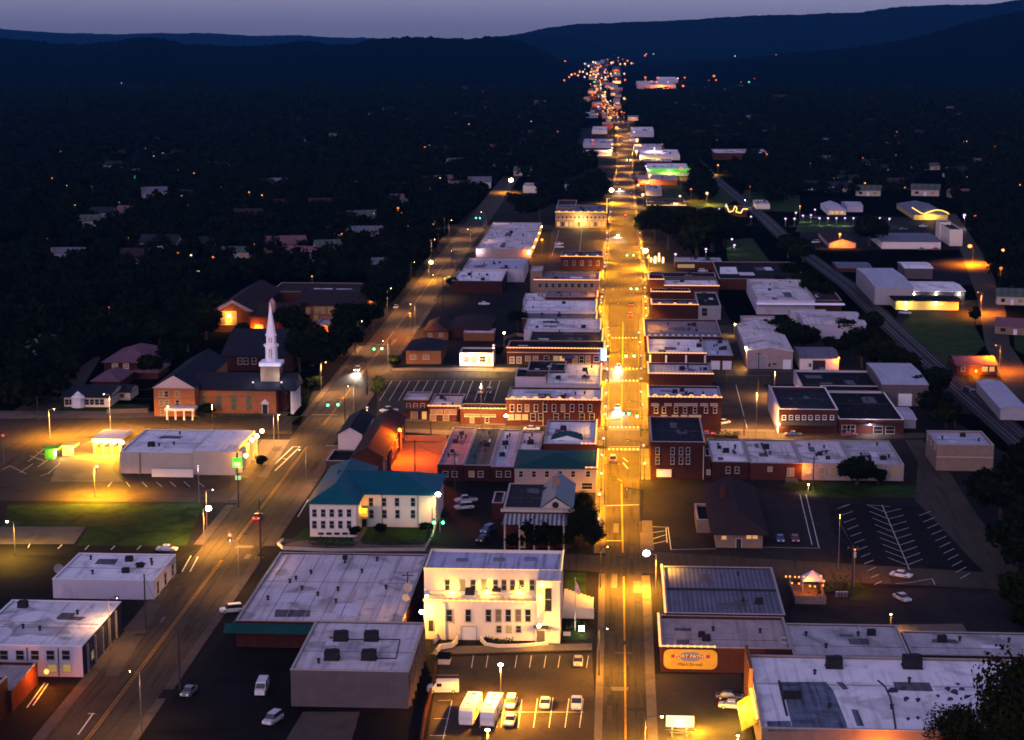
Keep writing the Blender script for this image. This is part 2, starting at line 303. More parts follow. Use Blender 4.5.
# lawns
def lawn(pts): return sheet('lawn', pts, GRASSM, .0325 + nth('lawn'))
lawn([(0, 530), (8, 505), (204, 503), (186, 546), (76, 546), (86, 530)]); lawn([(150, 436), (150, 417), (300, 416), (285, 428)])
lawn([(310, 548), (290, 541), (306, 528), (428, 528), (426, 546)]); lawn([(480, 640), (482, 633), (555, 632), (552, 641)]); lawn([(559, 640), (558, 630), (586, 628), (586, 640)])
lawn([(780, 486), (790, 481), (915, 486), (918, 498), (830, 498)]); lawn([(728, 264), (726, 240), (752, 238), (770, 262)]); lawn([(20, 416), (30, 404), (150, 404), (150, 415)])
lawn([(850, 590), (843, 574), (870, 590), (872, 600), (850, 600)]); lawn([(60, 740), (100, 690), (112, 690), (75, 745)]); lawn([(567, 600), (567, 573), (586, 573), (586, 600)])
lawn([(895, 345), (905, 318), (970, 318), (985, 345), (960, 372), (930, 362)]); lawn([(795, 232), (800, 220), (850, 222), (850, 232)]); lawn([(660, 205), (672, 168), (700, 165), (735, 200), (720, 210)])
lawn([(735, 210), (745, 190), (800, 195), (800, 212)]); lawn([(1000, 300), (1005, 240), (1060, 240), (1060, 300)]); lawn([(1015, 350), (1012, 320), (1060, 320), (1060, 370)])
for a, b in ((545, 560), (500, 520)): pass
# markings
def lines(segs, w, mat, name='road_marking'):
    m = MB()
    for i_, (a, b) in enumerate(segs):
        p, q = W(*a), W(*b); d = (q - p).normalized(); n = Vector((-d.y, d.x, 0)) * w / 2
        m.sheet([tuple((p + n)[:2]), tuple((p - n)[:2]), tuple((q - n)[:2]), tuple((q + n)[:2])], LV['mark'] + .00015 * (i_ % 25))
    return struct(name, m, mat)
lines([((626, 780), (624.8, 645)), ((624.6, 641), (623.8, 577)), ((622.8, 553), (621.5, 484)), ((622, 482), (618, 479)), ((621.5, 427), (622, 384)), ((622.5, 366), (623, 322))], .34, PAINTY)
m = MB(); Xc = (LX0 + LX1) / 2
for y0, y1 in ((790, 560), (540, 446), (424, 330), (326, 262)):
    Y0, Y1 = W(200, y0).y, W(200, y1).y
    for dx in (-.22, .22): m.sheet([(Xc + dx - .06, Y0), (Xc + dx + .06, Y0), (Xc + dx + .06, Y1), (Xc + dx - .06, Y1)], LV['mark'])
struct('road_marking', m, PAINTY)
lines([((610, 381.5), (638, 381.5)), ((611, 370), (637, 370)), ((609, 447), (640, 447)), ((609, 449), (640, 449)), ((609, 428), (640, 428)), ((609, 430), (640, 430)), ((622, 450.5), (640, 450.5)), ((611, 338.5), (637, 338.5)), ((623, 458), (628, 462)), ((623, 463), (628, 469)), ((606, 506), (639, 505)), ((606, 541), (622, 541)), ((350, 446), (326, 446)), ((337, 415), (312, 415)), ((300, 447), (275, 471)), ((293, 447), (268, 471)), ((300, 447), (293, 447)), ((283, 459), (288, 459))], .35, PAINTW)
lines([((303, 500), (279, 537)), ((308, 500), (298, 517)), ((30, 544), (28, 548)), ((62, 545), (58, 549)), ((89, 545.5), (85, 550)), ((115, 546), (111, 550)), ((141, 546), (137, 550)), ((93, 714), (78, 735)), ((95, 714), (88, 714)), ((191, 556), (182, 572)), ((198, 557), (190, 572)), ((27, 708), (45, 683)), ((33, 706), (48, 684))], .25, PAINTW)
# worn road: tar strips, patched trenches, manholes, crosswalk bars
PATCH = M('road_tar_patch', (.024, .021, .020), .9, .4, .3, fine=2); q = random.Random(5); m = MB(); mh = MB(); pl_ = MB()
for i in range(70):
    if i % 2: y = q.uniform(290, 730); a_, b_ = float(np.interp(-y, [-r[0] for r in MAIN], [r[1] for r in MAIN])), float(np.interp(-y, [-r[0] for r in MAIN], [r[2] for r in MAIN])); c = W(q.uniform(a_ + 4, b_ - 4), y)
    else: y = q.uniform(250, 730); c = W(300, y); c.x = q.uniform(LX0 + 1.2, LX1 - 1.2)
    w_, d_ = (q.uniform(.3, 1.6), q.uniform(2, 14)) if i % 3 else (q.uniform(2, 4.5), q.uniform(.5, 2.2)); (m if i % 5 else pl_).sheet([(c.x - w_ / 2, c.y), (c.x + w_ / 2 * q.uniform(.8, 1.2), c.y + q.uniform(-.1, .1)), (c.x + w_ / 2, c.y + d_), (c.x - w_ / 2 * q.uniform(.8, 1.2), c.y + d_)], LV['road'] + .0165 + i * .0001)
    if i % 4 == 0: mh.sheet([(c.x + 1.2 + .42 * math.cos(k * math.pi / 6), c.y + 3 + .42 * math.sin(k * math.pi / 6)) for k in range(12)], LV['road'] + .0255)
struct('road_patch', m, PATCH); struct('manhole_cover', mh, M('manhole_iron', (.02, .018, .018), .6)); struct('road_patch', pl_, M('pale_road_patch', (.085, .07, .058), .9, .3, .3))
cw = MB()
for y in (450.5, 428.5, 381.5, 369.5, 338.5):
    a_, b_ = float(np.interp(-y, [-r[0] for r in MAIN], [r[1] for r in MAIN])), float(np.interp(-y, [-r[0] for r in MAIN], [r[2] for r in MAIN]))
    for k in range(8): p = W(a_ + (b_ - a_) * (k + .5) / 8, y); cw.sheet([(p.x - .28, p.y), (p.x + .28, p.y), (p.x + .28, p.y + 2.6), (p.x - .28, p.y + 2.6)], LV['mark'] + .006)
struct('crosswalk_marking', cw, PAINTW)
park = [((x0, 656), (x0 - 2, 668)) for x0 in (473.5, 488, 517, 531.5, 546, 560, 588.5)] + [((x, y0), (x - 4, y1)) for x, y0, y1 in ((522, 700, 728), (537.5, 699, 728), (553, 698, 728), (569, 699, 728), (583.5, 699, 728), (501, 697, 728), (505, 700, 728), (484, 705, 728))] + [((498, 712.5), (584, 712.5)), ((452, 701), (443, 740)), ((438, 701), (452, 700.5)), ((434, 719), (449, 719)), ((430, 736), (446, 736)), ((429, 675.5), (459, 675.5)), ((434, 683), (458, 682.5))]
lines(park, .14, PAINTW, 'parking_marking')
bays = [((837 + k * 3.4, 509 + k * 6.9), (850 + k * 2.9, 504.5 + k * 7.0)) for k in range(12)] + [((882, 505), (909.5, 570))]
bays += [((867 + k * 2.6, 505 + k * 6.6), (884 + k * 2.75, 512 + k * 6.6)) for k in range(9)] + [((885 + k * 2.9, 513 + k * 6.5), (901 + k * 2.7, 509 + k * 6.3)) for k in range(9)] + [((919 + k * 4.1, 516 + k * 6.3), (931 + k * 3.9, 511.5 + k * 6.2)) for k in range(11)]
bays += [((842, 507), (850, 504.5)), ((867, 505), (890, 507)), ((895, 584), (909.5, 583)), ((909.5, 583), (932, 579)), ((932, 579), (935, 585))]
lines(bays, .16, PAINTW, 'parking_marking')
lines([((652, 527), (668, 527.5)), ((668, 527.5), (671, 550)), ((666, 528), (667, 543)), ((652, 533), (666, 531)), ((653, 539), (666, 535)), ((653, 544), (667, 541)), ((671, 550), (716, 549)), ((763, 547.5), (820, 548.5)), ((800, 495), (812, 545)), ((806, 495), (819, 548))], .2, PAINTW, 'parking_marking')
lines([((x, 381), (x - (620 - x) * .055, 401)) for x in range(392, 506, 9)] + [((384, 380.5), (508, 380.5))], .18, PAINTW, 'parking_marking')
lines([((559, 230), (552, 256)), ((582, 230), (579, 256)), ((736, 385), (747, 428)), ((733, 370), (800, 372)), ((722, 375), (770, 376))], .2, PAINTW, 'parking_marking')
lines([((38, 467), (62, 450)), ((62, 450), (48, 446)), ((48, 446), (28, 462)), ((33, 464), (20, 473)), ((30, 456), (44, 461)), ((36, 452), (50, 457)), ((42, 449), (56, 453)), ((2, 470), (10, 466)), ((10, 466), (26, 474)), ((48, 474), (60, 463)), ((40, 476), (48, 474)), ((126, 482), (130, 487)), ((108, 487), (112, 482)), ((142, 482), (147, 487)), ((156, 482), (162, 487)), ((170, 482), (176, 487)), ((184, 482), (190, 487)), ((198, 482), (204, 487))], .16, PAINTW, 'parking_marking')
# railway
RAIL = [(694, 158), (702, 166), (718, 181), (735, 195), (764, 218), (792, 245), (820, 265), (850, 287), (893, 328), (932, 364), (965, 392), (1020, 440), (1090, 505)]
rp = [W(*p) for p in RAIL]
def ribbon(off, w, z, h=0):
    a, b = [], []
    for i, p in enumerate(rp):
        d = (rp[min(i + 1, len(rp) - 1)] - rp[max(i - 1, 0)]).normalized(); n = Vector((-d.y, d.x, 0))
        a.append(p + n * (off - w / 2)); b.append(p + n * (off + w / 2))
    m = MB(); k = len(a)
    m.add([(q.x, q.y, z) for q in a] + [(q.x, q.y, z) for q in b], [(i, i + 1, k + i + 1, k + i) for i in range(k - 1)] if (b[0] - a[0]).cross(rp[1] - rp[0]).z < 0 else [(i, k + i, k + i + 1, i + 1) for i in range(k - 1)])
    return m
struct('railway_bed', ribbon(0, 9.5, .0475), M('railway_ballast', (.024, .021, .020), 1, .4, .3))
RAILM = M('worn_steel_rail', (.10, .09, .09), .4, .1, 1, metal=.6)
rt = thing('railway_track', 'long steel railway track running diagonally past the warehouses into the trees', 'railway', tuple(rp[6]))
for o_ in (-2.7, -1.3, 1.4, 2.8): ribbon(o_, .16, .22).build('rail', RAILM, rt)
sl_ = MB()
for i in range(len(rp) - 1):
    n_ = int((rp[i + 1] - rp[i]).length / 2.2); d = (rp[i + 1] - rp[i]).normalized(); nn = Vector((-d.y, d.x, 0))
    for k in range(n_):
        c = rp[i].lerp(rp[i + 1], k / n_)
        for o_ in (-2.0, 2.1):
            q = [c + nn * (o_ + sx * 1.25) + d * sy * .14 for sx, sy in ((-1, -1), (1, -1), (1, 1), (-1, 1))]
            sl_.sheet([tuple(v[:2]) for v in q], .10)
so_ = sl_.build('sleepers', M('railway_sleeper', (.03, .022, .02), 1, .3, 1), rt); so_['kind'] = 'stuff'
# ---------------------------------------------------------------- buildings
def wbox(m, axis, pos, sgn, u0, u1, d0, d1, z0, z1):
    """box on a wall plane; axis 'y' walls look along y, depth d counts outwards"""
    a, b = pos + sgn * d0, pos + sgn * d1; a, b = min(a, b), max(a, b)
    return m.box(u0, u1, a, b, z0, z1) if axis == 'y' else m.box(a, b, u0, u1, z0, z1)
def window(root, axis, pos, sgn, u, z, w, h, glass=None, trim=None, t=.14, sill=True, name='window', mull=True):
    trim = trim or TRIM; glass = glass or GLASS; m = MB()
    wbox(m, axis, pos, sgn, u - w / 2 - t, u - w / 2, -.02, .10, z - h / 2 - t, z + h / 2 + t)
    wbox(m, axis, pos, sgn, u + w / 2, u + w / 2 + t, -.02, .10, z - h / 2 - t, z + h / 2 + t)
    wbox(m, axis, pos, sgn, u - w / 2, u + w / 2, -.02, .10, z + h / 2, z + h / 2 + t)
    if mull: wbox(m, axis, pos, sgn, u - w / 2, u + w / 2, -.02, .085, z - .04, z + .04)
    wbox(m, axis, pos, sgn, u - w / 2 - (t if not sill else t + .05), u + w / 2 + (t if not sill else t + .05), -.02, .18 if sill else .10, z - h / 2 - t - .06, z - h / 2)
    f = m.build(name, trim, root)
    wbox(MB(), axis, pos, sgn, 0, 0, 0, 0, 0, 0)
    p = MB(); wbox(p, axis, pos, sgn, u - w / 2, u + w / 2, -.02, .03, z - h / 2, z + h / 2); p.build('pane', glass, f)
    return f
def door(root, axis, pos, sgn, u, w, h, mat=None, trim=None, z0=0.0, name='door'):
    m = MB(); wbox(m, axis, pos, sgn, u - w / 2, u + w / 2, -.02, .06, z0, z0 + h); d = m.build(name, mat or IRON, root)
    q = MB(); wbox(q, axis, pos, sgn, u - w / 2 - .18, u - w / 2, -.02, .12, z0, z0 + h + .18); wbox(q, axis, pos, sgn, u + w / 2, u + w / 2 + .18, -.02, .12, z0, z0 + h + .18); wbox(q, axis, pos, sgn, u - w / 2, u + w / 2, -.02, .12, z0 + h, z0 + h + .18)
    q.build('frame', trim or TRIM, d); return d
def hvac(roof, x, y, z, s=1.0, mat=None):
    m = MB(); m.box(x - 1.0 * s, x + 1.0 * s, y - .8 * s, y + .8 * s, z + .15, z + 1.15 * s + .15); m.box(x - 1.08 * s, x + 1.08 * s, y - .88 * s, y + .88 * s, z - .02, z + .15)
    m.tube((x + .35 * s, y, z + 1.15 * s + .15), (x + .35 * s, y, z + 1.32 * s + .15), .55 * s, n=12); m.box(x - .8 * s, x - .35 * s, y - .5 * s, y + .5 * s, z + 1.15 * s + .15, z + 1.25 * s + .15)
    return m.build('hvac_unit', mat or M('grey_hvac_steel', (.016, .015, .017), .6, .3, 1), roof)
def vent(roof, x, y, z):
    m = MB(); m.tube((x, y, z - .02), (x, y, z + .7), .22, n=8); m.tube((x, y, z + .7), (x, y, z + .95), .42, .18, n=8); return m.build('roof_vent', IRON, roof)
def strip(root, a, b, mat='strip', r=.21, scallop=0, name='light_string'):
    a, b = Vector(a), Vector(b); m = MB(); L = (b - a).length; n = max(2, int(L / 1.1)); m.tube(a, b, r * .55, n=6)
    for i in range(n + 1): m.ball(a.lerp(b, i / n), r * 1.15, 6, 4)
    if scallop:
        for k in range(scallop):
            c = a.lerp(b, (k + .5) / scallop); d = (b - a).normalized()
            pts = [c + d * x + Vector((0, 0, zz)) for x, zz in ((-.6, .08), (-.35, .45), (0, .62), (.35, .45), (.6, .08))]
            for p, q in zip(pts, pts[1:]): m.tube(p, q, r * .75, n=6)
    return m.build(name, EM[mat], root)
BL = {}
PATCHD = M('tar_roof_patch', (.075, .068, .075), .9, .45, .4, streak=.4); PATCHL = M('pale_roof_patch', (.40, .37, .39), .9, .25, .4)
def bld(key, label, xl, xr, yt, yr, h=None, yb=None, wall='brick', roof='grey', name='shop_building', cat='building', par=.55, lights='', lmat='strip', scal=0, form='flat', rise=2.2, wins=(), swins=(), doors=(), units=(), vents=(), trimc=None, coping=None, over=.35, group=None, band=None):
    xm = (xl + xr) / 2
    if yb is not None:
        Y0 = W(xm, yb).y; h = onY(xm, yt, Y0).z
    else: Y0 = W(xm, yt, h).y
    X0, X1 = onY(xl, yt, Y0).x, onY(xr, yt, Y0).x
    xb = xm + (621.6 - xm) * min(.9, (yt - yr) / max(yt - 28, 1)); Y1 = max(W(xb, yr, h).y, Y0 + 3)
    root = thing(name, label, cat, ((X0 + X1) / 2, Y0, 0), group)
    wm = WALL[wall]; rm = ROOF[roof]; b = dict(root=root, X0=X0, X1=X1, Y0=Y0, Y1=Y1, h=h)
    t = .32
    if form == 'flat':
        m = MB(); m.box(X0, X1, Y0, Y0 + t, 0, h); m.box(X0, X1, Y1 - t, Y1, 0, h); m.box(X0, X0 + t, Y0 + t, Y1 - t, 0, h); m.box(X1 - t, X1, Y0 + t, Y1 - t, 0, h)
        m.build('wall', wm, root)
        rf = MB().box(X0 + t, X1 - t, Y0 + t, Y1 - t, h - par - .3, h - par).build('roof', rm, root)
        c = MB(); e = .07
        c.box(X0 - e, X1 + e, Y0 - e, Y0 + t + e, h, h + .12); c.box(X0 - e, X1 + e, Y1 - t - e, Y1 + e, h, h + .12); c.box(X0 - e, X0 + t + e, Y0 + t + e, Y1 - t - e, h, h + .12); c.box(X1 - t - e, X1 + e, Y0 + t + e, Y1 - t - e, h, h + .12)
        c.build('coping', coping or COPING, root); zr = h - par
    else:
        m = MB().box(X0, X1, Y0, Y1, 0, h)
        o = over; xa, xb_, ya, yb_ = X0 - o, X1 + o, Y0 - o, Y1 + o; z0 = h; r_ = MB()
        if form == 'gableX':      # ridge along x, slopes to front and back
            ym = (Y0 + Y1) / 2; m.add([(X0, Y0, h), (X0, Y1, h), (X0, ym, h + rise)], [(0, 2, 1)]); m.add([(X1, Y0, h), (X1, Y1, h), (X1, ym, h + rise)], [(0, 1, 2)])
            r_.add([(xa, ya, z0), (xb_, ya, z0), (xb_, ym, z0 + rise + .15), (xa, ym, z0 + rise + .15), (xa, yb_, z0), (xb_, yb_, z0)] + [(xa, ya, z0 - .2), (xb_, ya, z0 - .2), (xb_, yb_, z0 - .2), (xa, yb_, z0 - .2)],
                   [(0, 1, 2, 3), (3, 2, 5, 4), (6, 7, 1, 0), (8, 9, 4, 5), (7, 6, 9, 8)])
        elif form == 'gableY':
            xm_ = (X0 + X1) / 2; m.add([(X0, Y0, h), (X1, Y0, h), (xm_, Y0, h + rise)], [(0, 1, 2)]); m.add([(X0, Y1, h), (X1, Y1, h), (xm_, Y1, h + rise)], [(0, 2, 1)])
            r_.add([(xa, ya, z0), (xm_, ya, z0 + rise + .15), (xm_, yb_, z0 + rise + .15), (xa, yb_, z0), (xb_, ya, z0), (xb_, yb_, z0)] + [(xa, ya, z0 - .2), (xm_, ya, z0 + rise - .1), (xb_, ya, z0 - .2)],
                   [(0, 1, 2, 3), (1, 4, 5, 2), (6, 7, 1, 0), (7, 8, 4, 1)])
        else:                     # hip
            w, d = xb_ - xa, yb_ - ya; q = min(w, d) / 2
            if w >= d: A, B = (xa + q, (ya + yb_) / 2), (xb_ - q, (ya + yb_) / 2)
            else: A, B = ((xa + xb_) / 2, ya + q), ((xa + xb_) / 2, yb_ - q)
            vs = [(xa, ya, z0), (xb_, ya, z0), (xb_, yb_, z0), (xa, yb_, z0), (*A, z0 + rise), (*B, z0 + rise)] + [(x, y, z0 - .2) for x, y in ((xa, ya), (xb_, ya), (xb_, yb_), (xa, yb_))]
            fs = [(0, 1, 5, 4), (1, 2, 5), (2, 3, 4, 5), (3, 0, 4)] if w >= d else [(0, 1, 4), (1, 2, 5, 4), (2, 3, 5), (3, 0, 4, 5)]
            r_.add(vs, fs + [(6, 7, 1, 0), (7, 8, 2, 1), (8, 9, 3, 2), (9, 6, 0, 3), (9, 8, 7, 6)])
        m.build('wall', wm, root); rf = r_.build('roof', rm, root); zr = h + rise * .5
    b['roof'] = rf; b['zr'] = zr
    zt = h + .25
    ed = {'F': ((X0, Y0 - .15, zt), (X1, Y0 - .15, zt)), 'L': ((X0 - .15, Y0, zt), (X0 - .15, Y1, zt)), 'R': ((X1 + .15, Y0, zt), (X1 + .15, Y1, zt)), 'B': ((X0, Y1 + .15, zt), (X1, Y1 + .15, zt))}
    for k in lights: strip(root, *ed[k], lmat, scallop=scal if k == 'F' else 0)
    for w_ in wins:
        py, pxs_, ww, hh = w_[:4]; gl = w_[4] if len(w_) > 4 else None; kw = w_[5] if len(w_) > 5 else {}
        for i, px in enumerate(pxs_):
            p = onY(px, py, Y0); g = gl[i % len(gl)] if isinstance(gl, (list, tuple)) else gl
            if p.z - hh / 2 > .1: window(root, 'y', Y0, -1, p.x, p.z, ww, hh, g, **kw)
    for sd, n, z, ww, hh, g in swins:
        pos, sg = (X1, 1) if sd == 'R' else (X0, -1)
        for i in range(n): window(root, 'x', pos, sg, Y0 + (Y1 - Y0) * (i + .5) / n, z, ww, hh, g)
    for px, ww, hh, mt in doors:
        door(root, 'y', Y0, -1, onY(px, yt, Y0).x, ww, hh, mt)
    for (px, py, s_) in units:
        p = W(px, py, zr); hvac(rf, p.x, p.y, zr, s_)
    for (px, py) in vents:
        p = W(px, py, zr); vent(rf, p.x, p.y, zr)
    if form == 'flat' and (X1 - X0) * (Y1 - Y0) > 160 and par >= .15:
        q = random.Random(key); w_, d_ = X1 - X0 - 2, Y1 - Y0 - 2
        for i in range(2 + int(w_ * d_ > 600)):
            a_, c_ = X0 + 1 + w_ * q.uniform(.05, .7), Y0 + 1 + d_ * q.uniform(.05, .7); e_, f_ = w_ * q.uniform(.10, .26), d_ * q.uniform(.08, .25); z_ = h - par + .006 + .003 * i
            MB().sheet([(a_, c_), (a_ + e_, c_ + d_ * q.uniform(-.02, .02)), (a_ + e_ * q.uniform(.85, 1.1), c_ + f_), (a_ + e_ * q.uniform(-.1, .1), c_ + f_)], z_).build('roof_patch', (PATCHD, PATCHL)[q.random() < .35], rf)
        if not units:
            for i in range(q.randint(1, 3)): hvac(rf, X0 + 1.5 + (w_ - 1) * q.uniform(.1, .9), Y0 + 1.5 + (d_ - 1) * q.uniform(.15, .9), h - par, q.uniform(.45, .9))
        if not vents:
            for i in range(q.randint(2, 4)): vent(rf, X0 + 1.5 + (w_ - 1) * q.uniform(.1, .9), Y0 + 1.5 + (d_ - 1) * q.uniform(.1, .9), h - par)
        yy = Y0 + d_ * q.uniform(.35, .65); MB().box(X0 + .5, X1 - .5, yy, yy + .12, h - par - .01, h - par + .05).build('roof_seam', PATCHD, rf)
    if band: MB().box(X0 - .05, X1 + .05, Y0 - .12, Y0 - .004, h - band[0], h - band[0] + band[1]).build('cornice', TRIM, root)
    BL[key] = b; return b
def wall_lamp(px, py, Y, label, em='warm', power=0, color=SODIUM, r=.28, group=None, name='wall_lamp'):
    p = onY(px, py, Y - .45); o = thing(name, label, 'wall lamp', tuple(p), group)
    m = MB().box(p.x - .22, p.x + .22, p.y + .05, p.y + .45, p.z + .05, p.z + .3); m.build('bracket', IRON, o)
    g = MB().ball((p.x, p.y, p.z), r, 8, 6).build('bulb', EM[em], o)
    if power: point(o, (p.x, p.y - .5, p.z - .1), power, color, .3)
    return o
# ---- right of the main street, front to back
b = bld('mural', 'brick shop with grey gravel roof, yellow town mural and orange string lights', 661, 792, 648, 616, yb=673, wall='brick', roof='brown', lights='L', vents=[(713, 631), (760, 633)])
strip(b['root'], (b['X0'], b['Y0'] - .15, b['h'] + .25), (b['X0'] + (b['X1'] - b['X0']) * .41, b['Y0'] - .15, b['h'] + .25))
def text(body, size, p, mat, parent, name='lettering', rot=(math.pi / 2, 0, 0), depth=.03, sx=1.0):
    c = bpy.data.curves.new(name, 'FONT'); c.body = body; c.size = size; c.align_x = 'CENTER'; c.align_y = 'CENTER'; c.extrude = depth
    o = bpy.data.objects.new(name, c); COL.objects.link(o); o.parent = parent
    q = parent; off = Vector((0, 0, 0))
    while q is not None: off += q.location; q = q.parent
    o.location = Vector(p) - off; o.rotation_euler = rot; o.scale.x = sx; c.materials.append(mat); bpy.context.view_layer.update(); me = bpy.data.meshes.new_from_object(o.evaluated_get(bpy.context.evaluated_depsgraph_get())); me.materials.clear(); me.materials.append(mat); q = bpy.data.objects.new(name, me); COL.objects.link(q); q.parent = parent; q.location = o.location; q.rotation_euler = rot; q.scale.x = sx; bpy.data.objects.remove(o); q.name = name; return q
MUY = M('mural_yellow_paint', (.50, .26, .03), .8, .25, .5); MUR = M('mural_red_paint', (.30, .04, .02), .8, .2, .5); MUG = M('mural_grey_paint', (.16, .17, .18), .8, .2, .5); MUT = M('mural_pale_lettering', (.70, .55, .30), .8, .1, 1); MUB = M('mural_brown_lettering', (.09, .035, .012), .8, .1, 1)
Ym = b['Y0']; a, c = onY(663.5, 668.5, Ym), onY(717.5, 650, Ym); x0, x1, z0, z1 = a.x, c.x, a.z, c.z; cx_, cz_ = (x0 + x1) / 2, (z0 + z1) / 2
def vplate(poly, y0, y1):   # polygon in x,z given thickness
    n = len(poly); m = MB(); m.add([(x, y0, z) for x, z in poly] + [(x, y1, z) for x, z in poly], [tuple(range(n)), tuple(range(n, 2 * n))[::-1]] + [(i, i + n, (i + 1) % n + n, (i + 1) % n) for i in range(n)]); return m
rr = 1.1; poly = []
for (qx, qz, a0) in ((x1 - rr, z1 - rr, 0), (x0 + rr, z1 - rr, 90), (x0 + rr, z0 + rr, 180), (x1 - rr, z0 + rr, 270)):
    poly += [(qx + rr * math.cos(R(a0 + k * 22.5)), qz + rr * math.sin(R(a0 + k * 22.5))) for k in range(5)]
mu = vplate(poly, Ym - .06, Ym + .01).build('mural', MUY, b['root'])
vplate([(cx_ - 2.4, cz_ + .55), (cx_ - 1.1, cz_ + 1.35), (cx_ + 1.1, cz_ + 1.35), (cx_ + 2.4, cz_ + .55), (cx_ + 1.1, cz_ - .35), (cx_ - 1.1, cz_ - .35)][::-1], Ym - .075, Ym - .055).build('diamond', MUG, mu)
vplate([(cx_ - 3.5, cz_ + .28), (cx_ + 3.5, cz_ + .28), (cx_ + 3.5, cz_ + .88), (cx_ - 3.5, cz_ + .88)], Ym - .09, Ym - .07).build('banner', MUR, mu)
text('FORT PAYNE', .78, (cx_, Ym - .11, cz_ + .57), MUT, mu, sx=1.25); text('Main Street', .85, (cx_, Ym - .09, cz_ - .95), MUB, mu, sx=1.15)
p = W(785, 641, b['zr']); tm = MB()
for k in range(16):
    a0, a1 = 2 * math.pi * k / 16, 2 * math.pi * (k + 1) / 16; tm.tube((p.x + .9 * math.cos(a0), p.y + 1.6 * math.sin(a0), p.z + .12), (p.x + .9 * math.cos(a1), p.y + 1.6 * math.sin(a1), p.z + .12), .16, n=6)
tm.build('roof_ring', GALV, b['roof'])
b = bld('ribbed', 'long building with dark ribbed blue grey metal roof and lit street parapet', 666, 785, 614, 567, h=5.2, wall='darkbrick', roof='blue', lights='L', par=.25, vents=[(738, 576), (743, 602)])
MB().box(b['X0'] + .4, b['X1'] - .4, (b['Y0'] + b['Y1']) / 2, (b['Y0'] + b['Y1']) / 2 + .5, b['zr'] - .05, b['zr'] + .35).build('roof_curb', IRON, b['roof'])
bld('longlow', 'long low building with dusky grey metal roof behind the white roofed store', 793.5, 911, 656, 624.5, h=4.6, wall='darkbrick', roof='grey', par=.2, vents=[(806, 636), (858, 636), (826, 648)])
bld('longlow2', 'low grey metal roofed extension running out past the parking lot', 912, 1062, 656, 632.5, h=4.3, wall='darkbrick', roof='grey', par=.2, units=[(942, 641, .8)])
b = bld('bigwhite', 'large store with patched and stained white flat roof beside the yellow lit lot', 762, 1060, 731, 657.5, h=6.4, wall='tan', roof='white', par=.3, units=[(834, 667, 1.4), (912, 667, 1.6), (788, 698, .8), (796, 698, .8)])
zr = b['zr']
def patch(pts, mat, dz=.02, name='roof_patch'): return MB().sheet(pxs(pts, zr), zr + dz).build(name, mat, b['roof'])
PT = M('weathered_tar_patch', (.085, .095, .12), .85, .55, .35, streak=.6, dirt=.5); PTD = M('dark_tar_stain', (.035, .035, .045), .9, .6, .7)
patch([(779, 682), (826, 682), (833, 690), (846, 722), (848, 731), (793, 731), (786, 700)], PT); patch([(836, 682), (842, 682), (849, 689), (843, 690)], PT); patch([(851, 709), (858, 710), (864, 726), (857, 726)], PT); patch([(767, 721), (790, 721), (793, 731), (768, 731)], PT)
for k, (px, py, s_) in enumerate([(893, 690, 5), (903, 688, 3.4), (906, 699, 3), (918, 700, 2.6), (948, 689, 3), (955, 692, 4), (962, 689, 3), (950, 699, 3), (966, 697, 2.6), (908, 719, 2), (918, 718, 2), (938, 696, 2), (958, 684, 2)]):
    patch([(px + s_ * math.cos(a) * (1 + .35 * math.sin(3 * a + k)), py + s_ * .75 * math.sin(a) * (1 + .3 * math.cos(2 * a + k))) for a in [i * math.pi / 5 for i in range(10)]], PTD, .025 + .001 * k)
cv = [W(x, y, zr) for x, y in ((878, 681), (885, 687), (890, 697), (893, 710), (896, 731))]; m = MB()
for p, q in zip(cv, cv[1:]): m.tube((p.x, p.y, zr + .1), (q.x, q.y, zr + .1), .15, n=6)
m.build('roof_cable', IRON, b['roof']); cv = [W(x, y, zr) for x, y in ((779, 682), (783, 700), (787, 716))]; m = MB()
for p, q in zip(cv, cv[1:]): m.tube((p.x, p.y, zr + .15), (q.x, q.y, zr + .15), .2, n=6)
m.build('roof_cable', IRON, b['roof'])
# its street-side parapet and lit awning
X = b['X0']; Ya, Yb = b['Y1'] - 1, b['Y0'] + (b['Y1'] - b['Y0']) * .62
MB().box(X - .6, X - .004, Yb, Ya, 0, b['h'] + 2.2).build('brick_parapet', WALL['orangebrick'], b['root'])
MB().box(X - .45, X - .003, b['Y0'] + 9, Yb - 1, 3.6, 4.0).build('awning_beam', IRON, b['root'])
aw = MB().add([(X, b['Y0'] + 8, 4.4), (X, Yb - .6, 4.4), (X - 2.6, Yb - .6, 2.9), (X - 2.6, b['Y0'] + 8, 2.9), (X, b['Y0'] + 8, 4.25), (X, Yb - .6, 4.25), (X - 2.6, Yb - .6, 2.75), (X - 2.6, b['Y0'] + 8, 2.75)], [(0, 1, 2, 3), (7, 6, 5, 4), (3, 2, 6, 7), (0, 3, 7, 4), (1, 5, 6, 2)]).build('awning', M('yellow_canvas', (.5, .33, .03), .8, .2, .6, rib=.3, ribw=2), b['root'])
strip(b['root'], (X - .3, b['Y0'] + 8, 5.1), (X - .3, Yb - .6, 5.1), 'gold', r=.28); point(b['root'], (X - 3.2, b['Y0'] + 17, 4.2), 2600, (1, .6, .08), .5)
point(b['root'], ((onY(880, 735, b['Y0']).x), b['Y0'] - 3.0, 3.4), 1500, AMBER, .3)
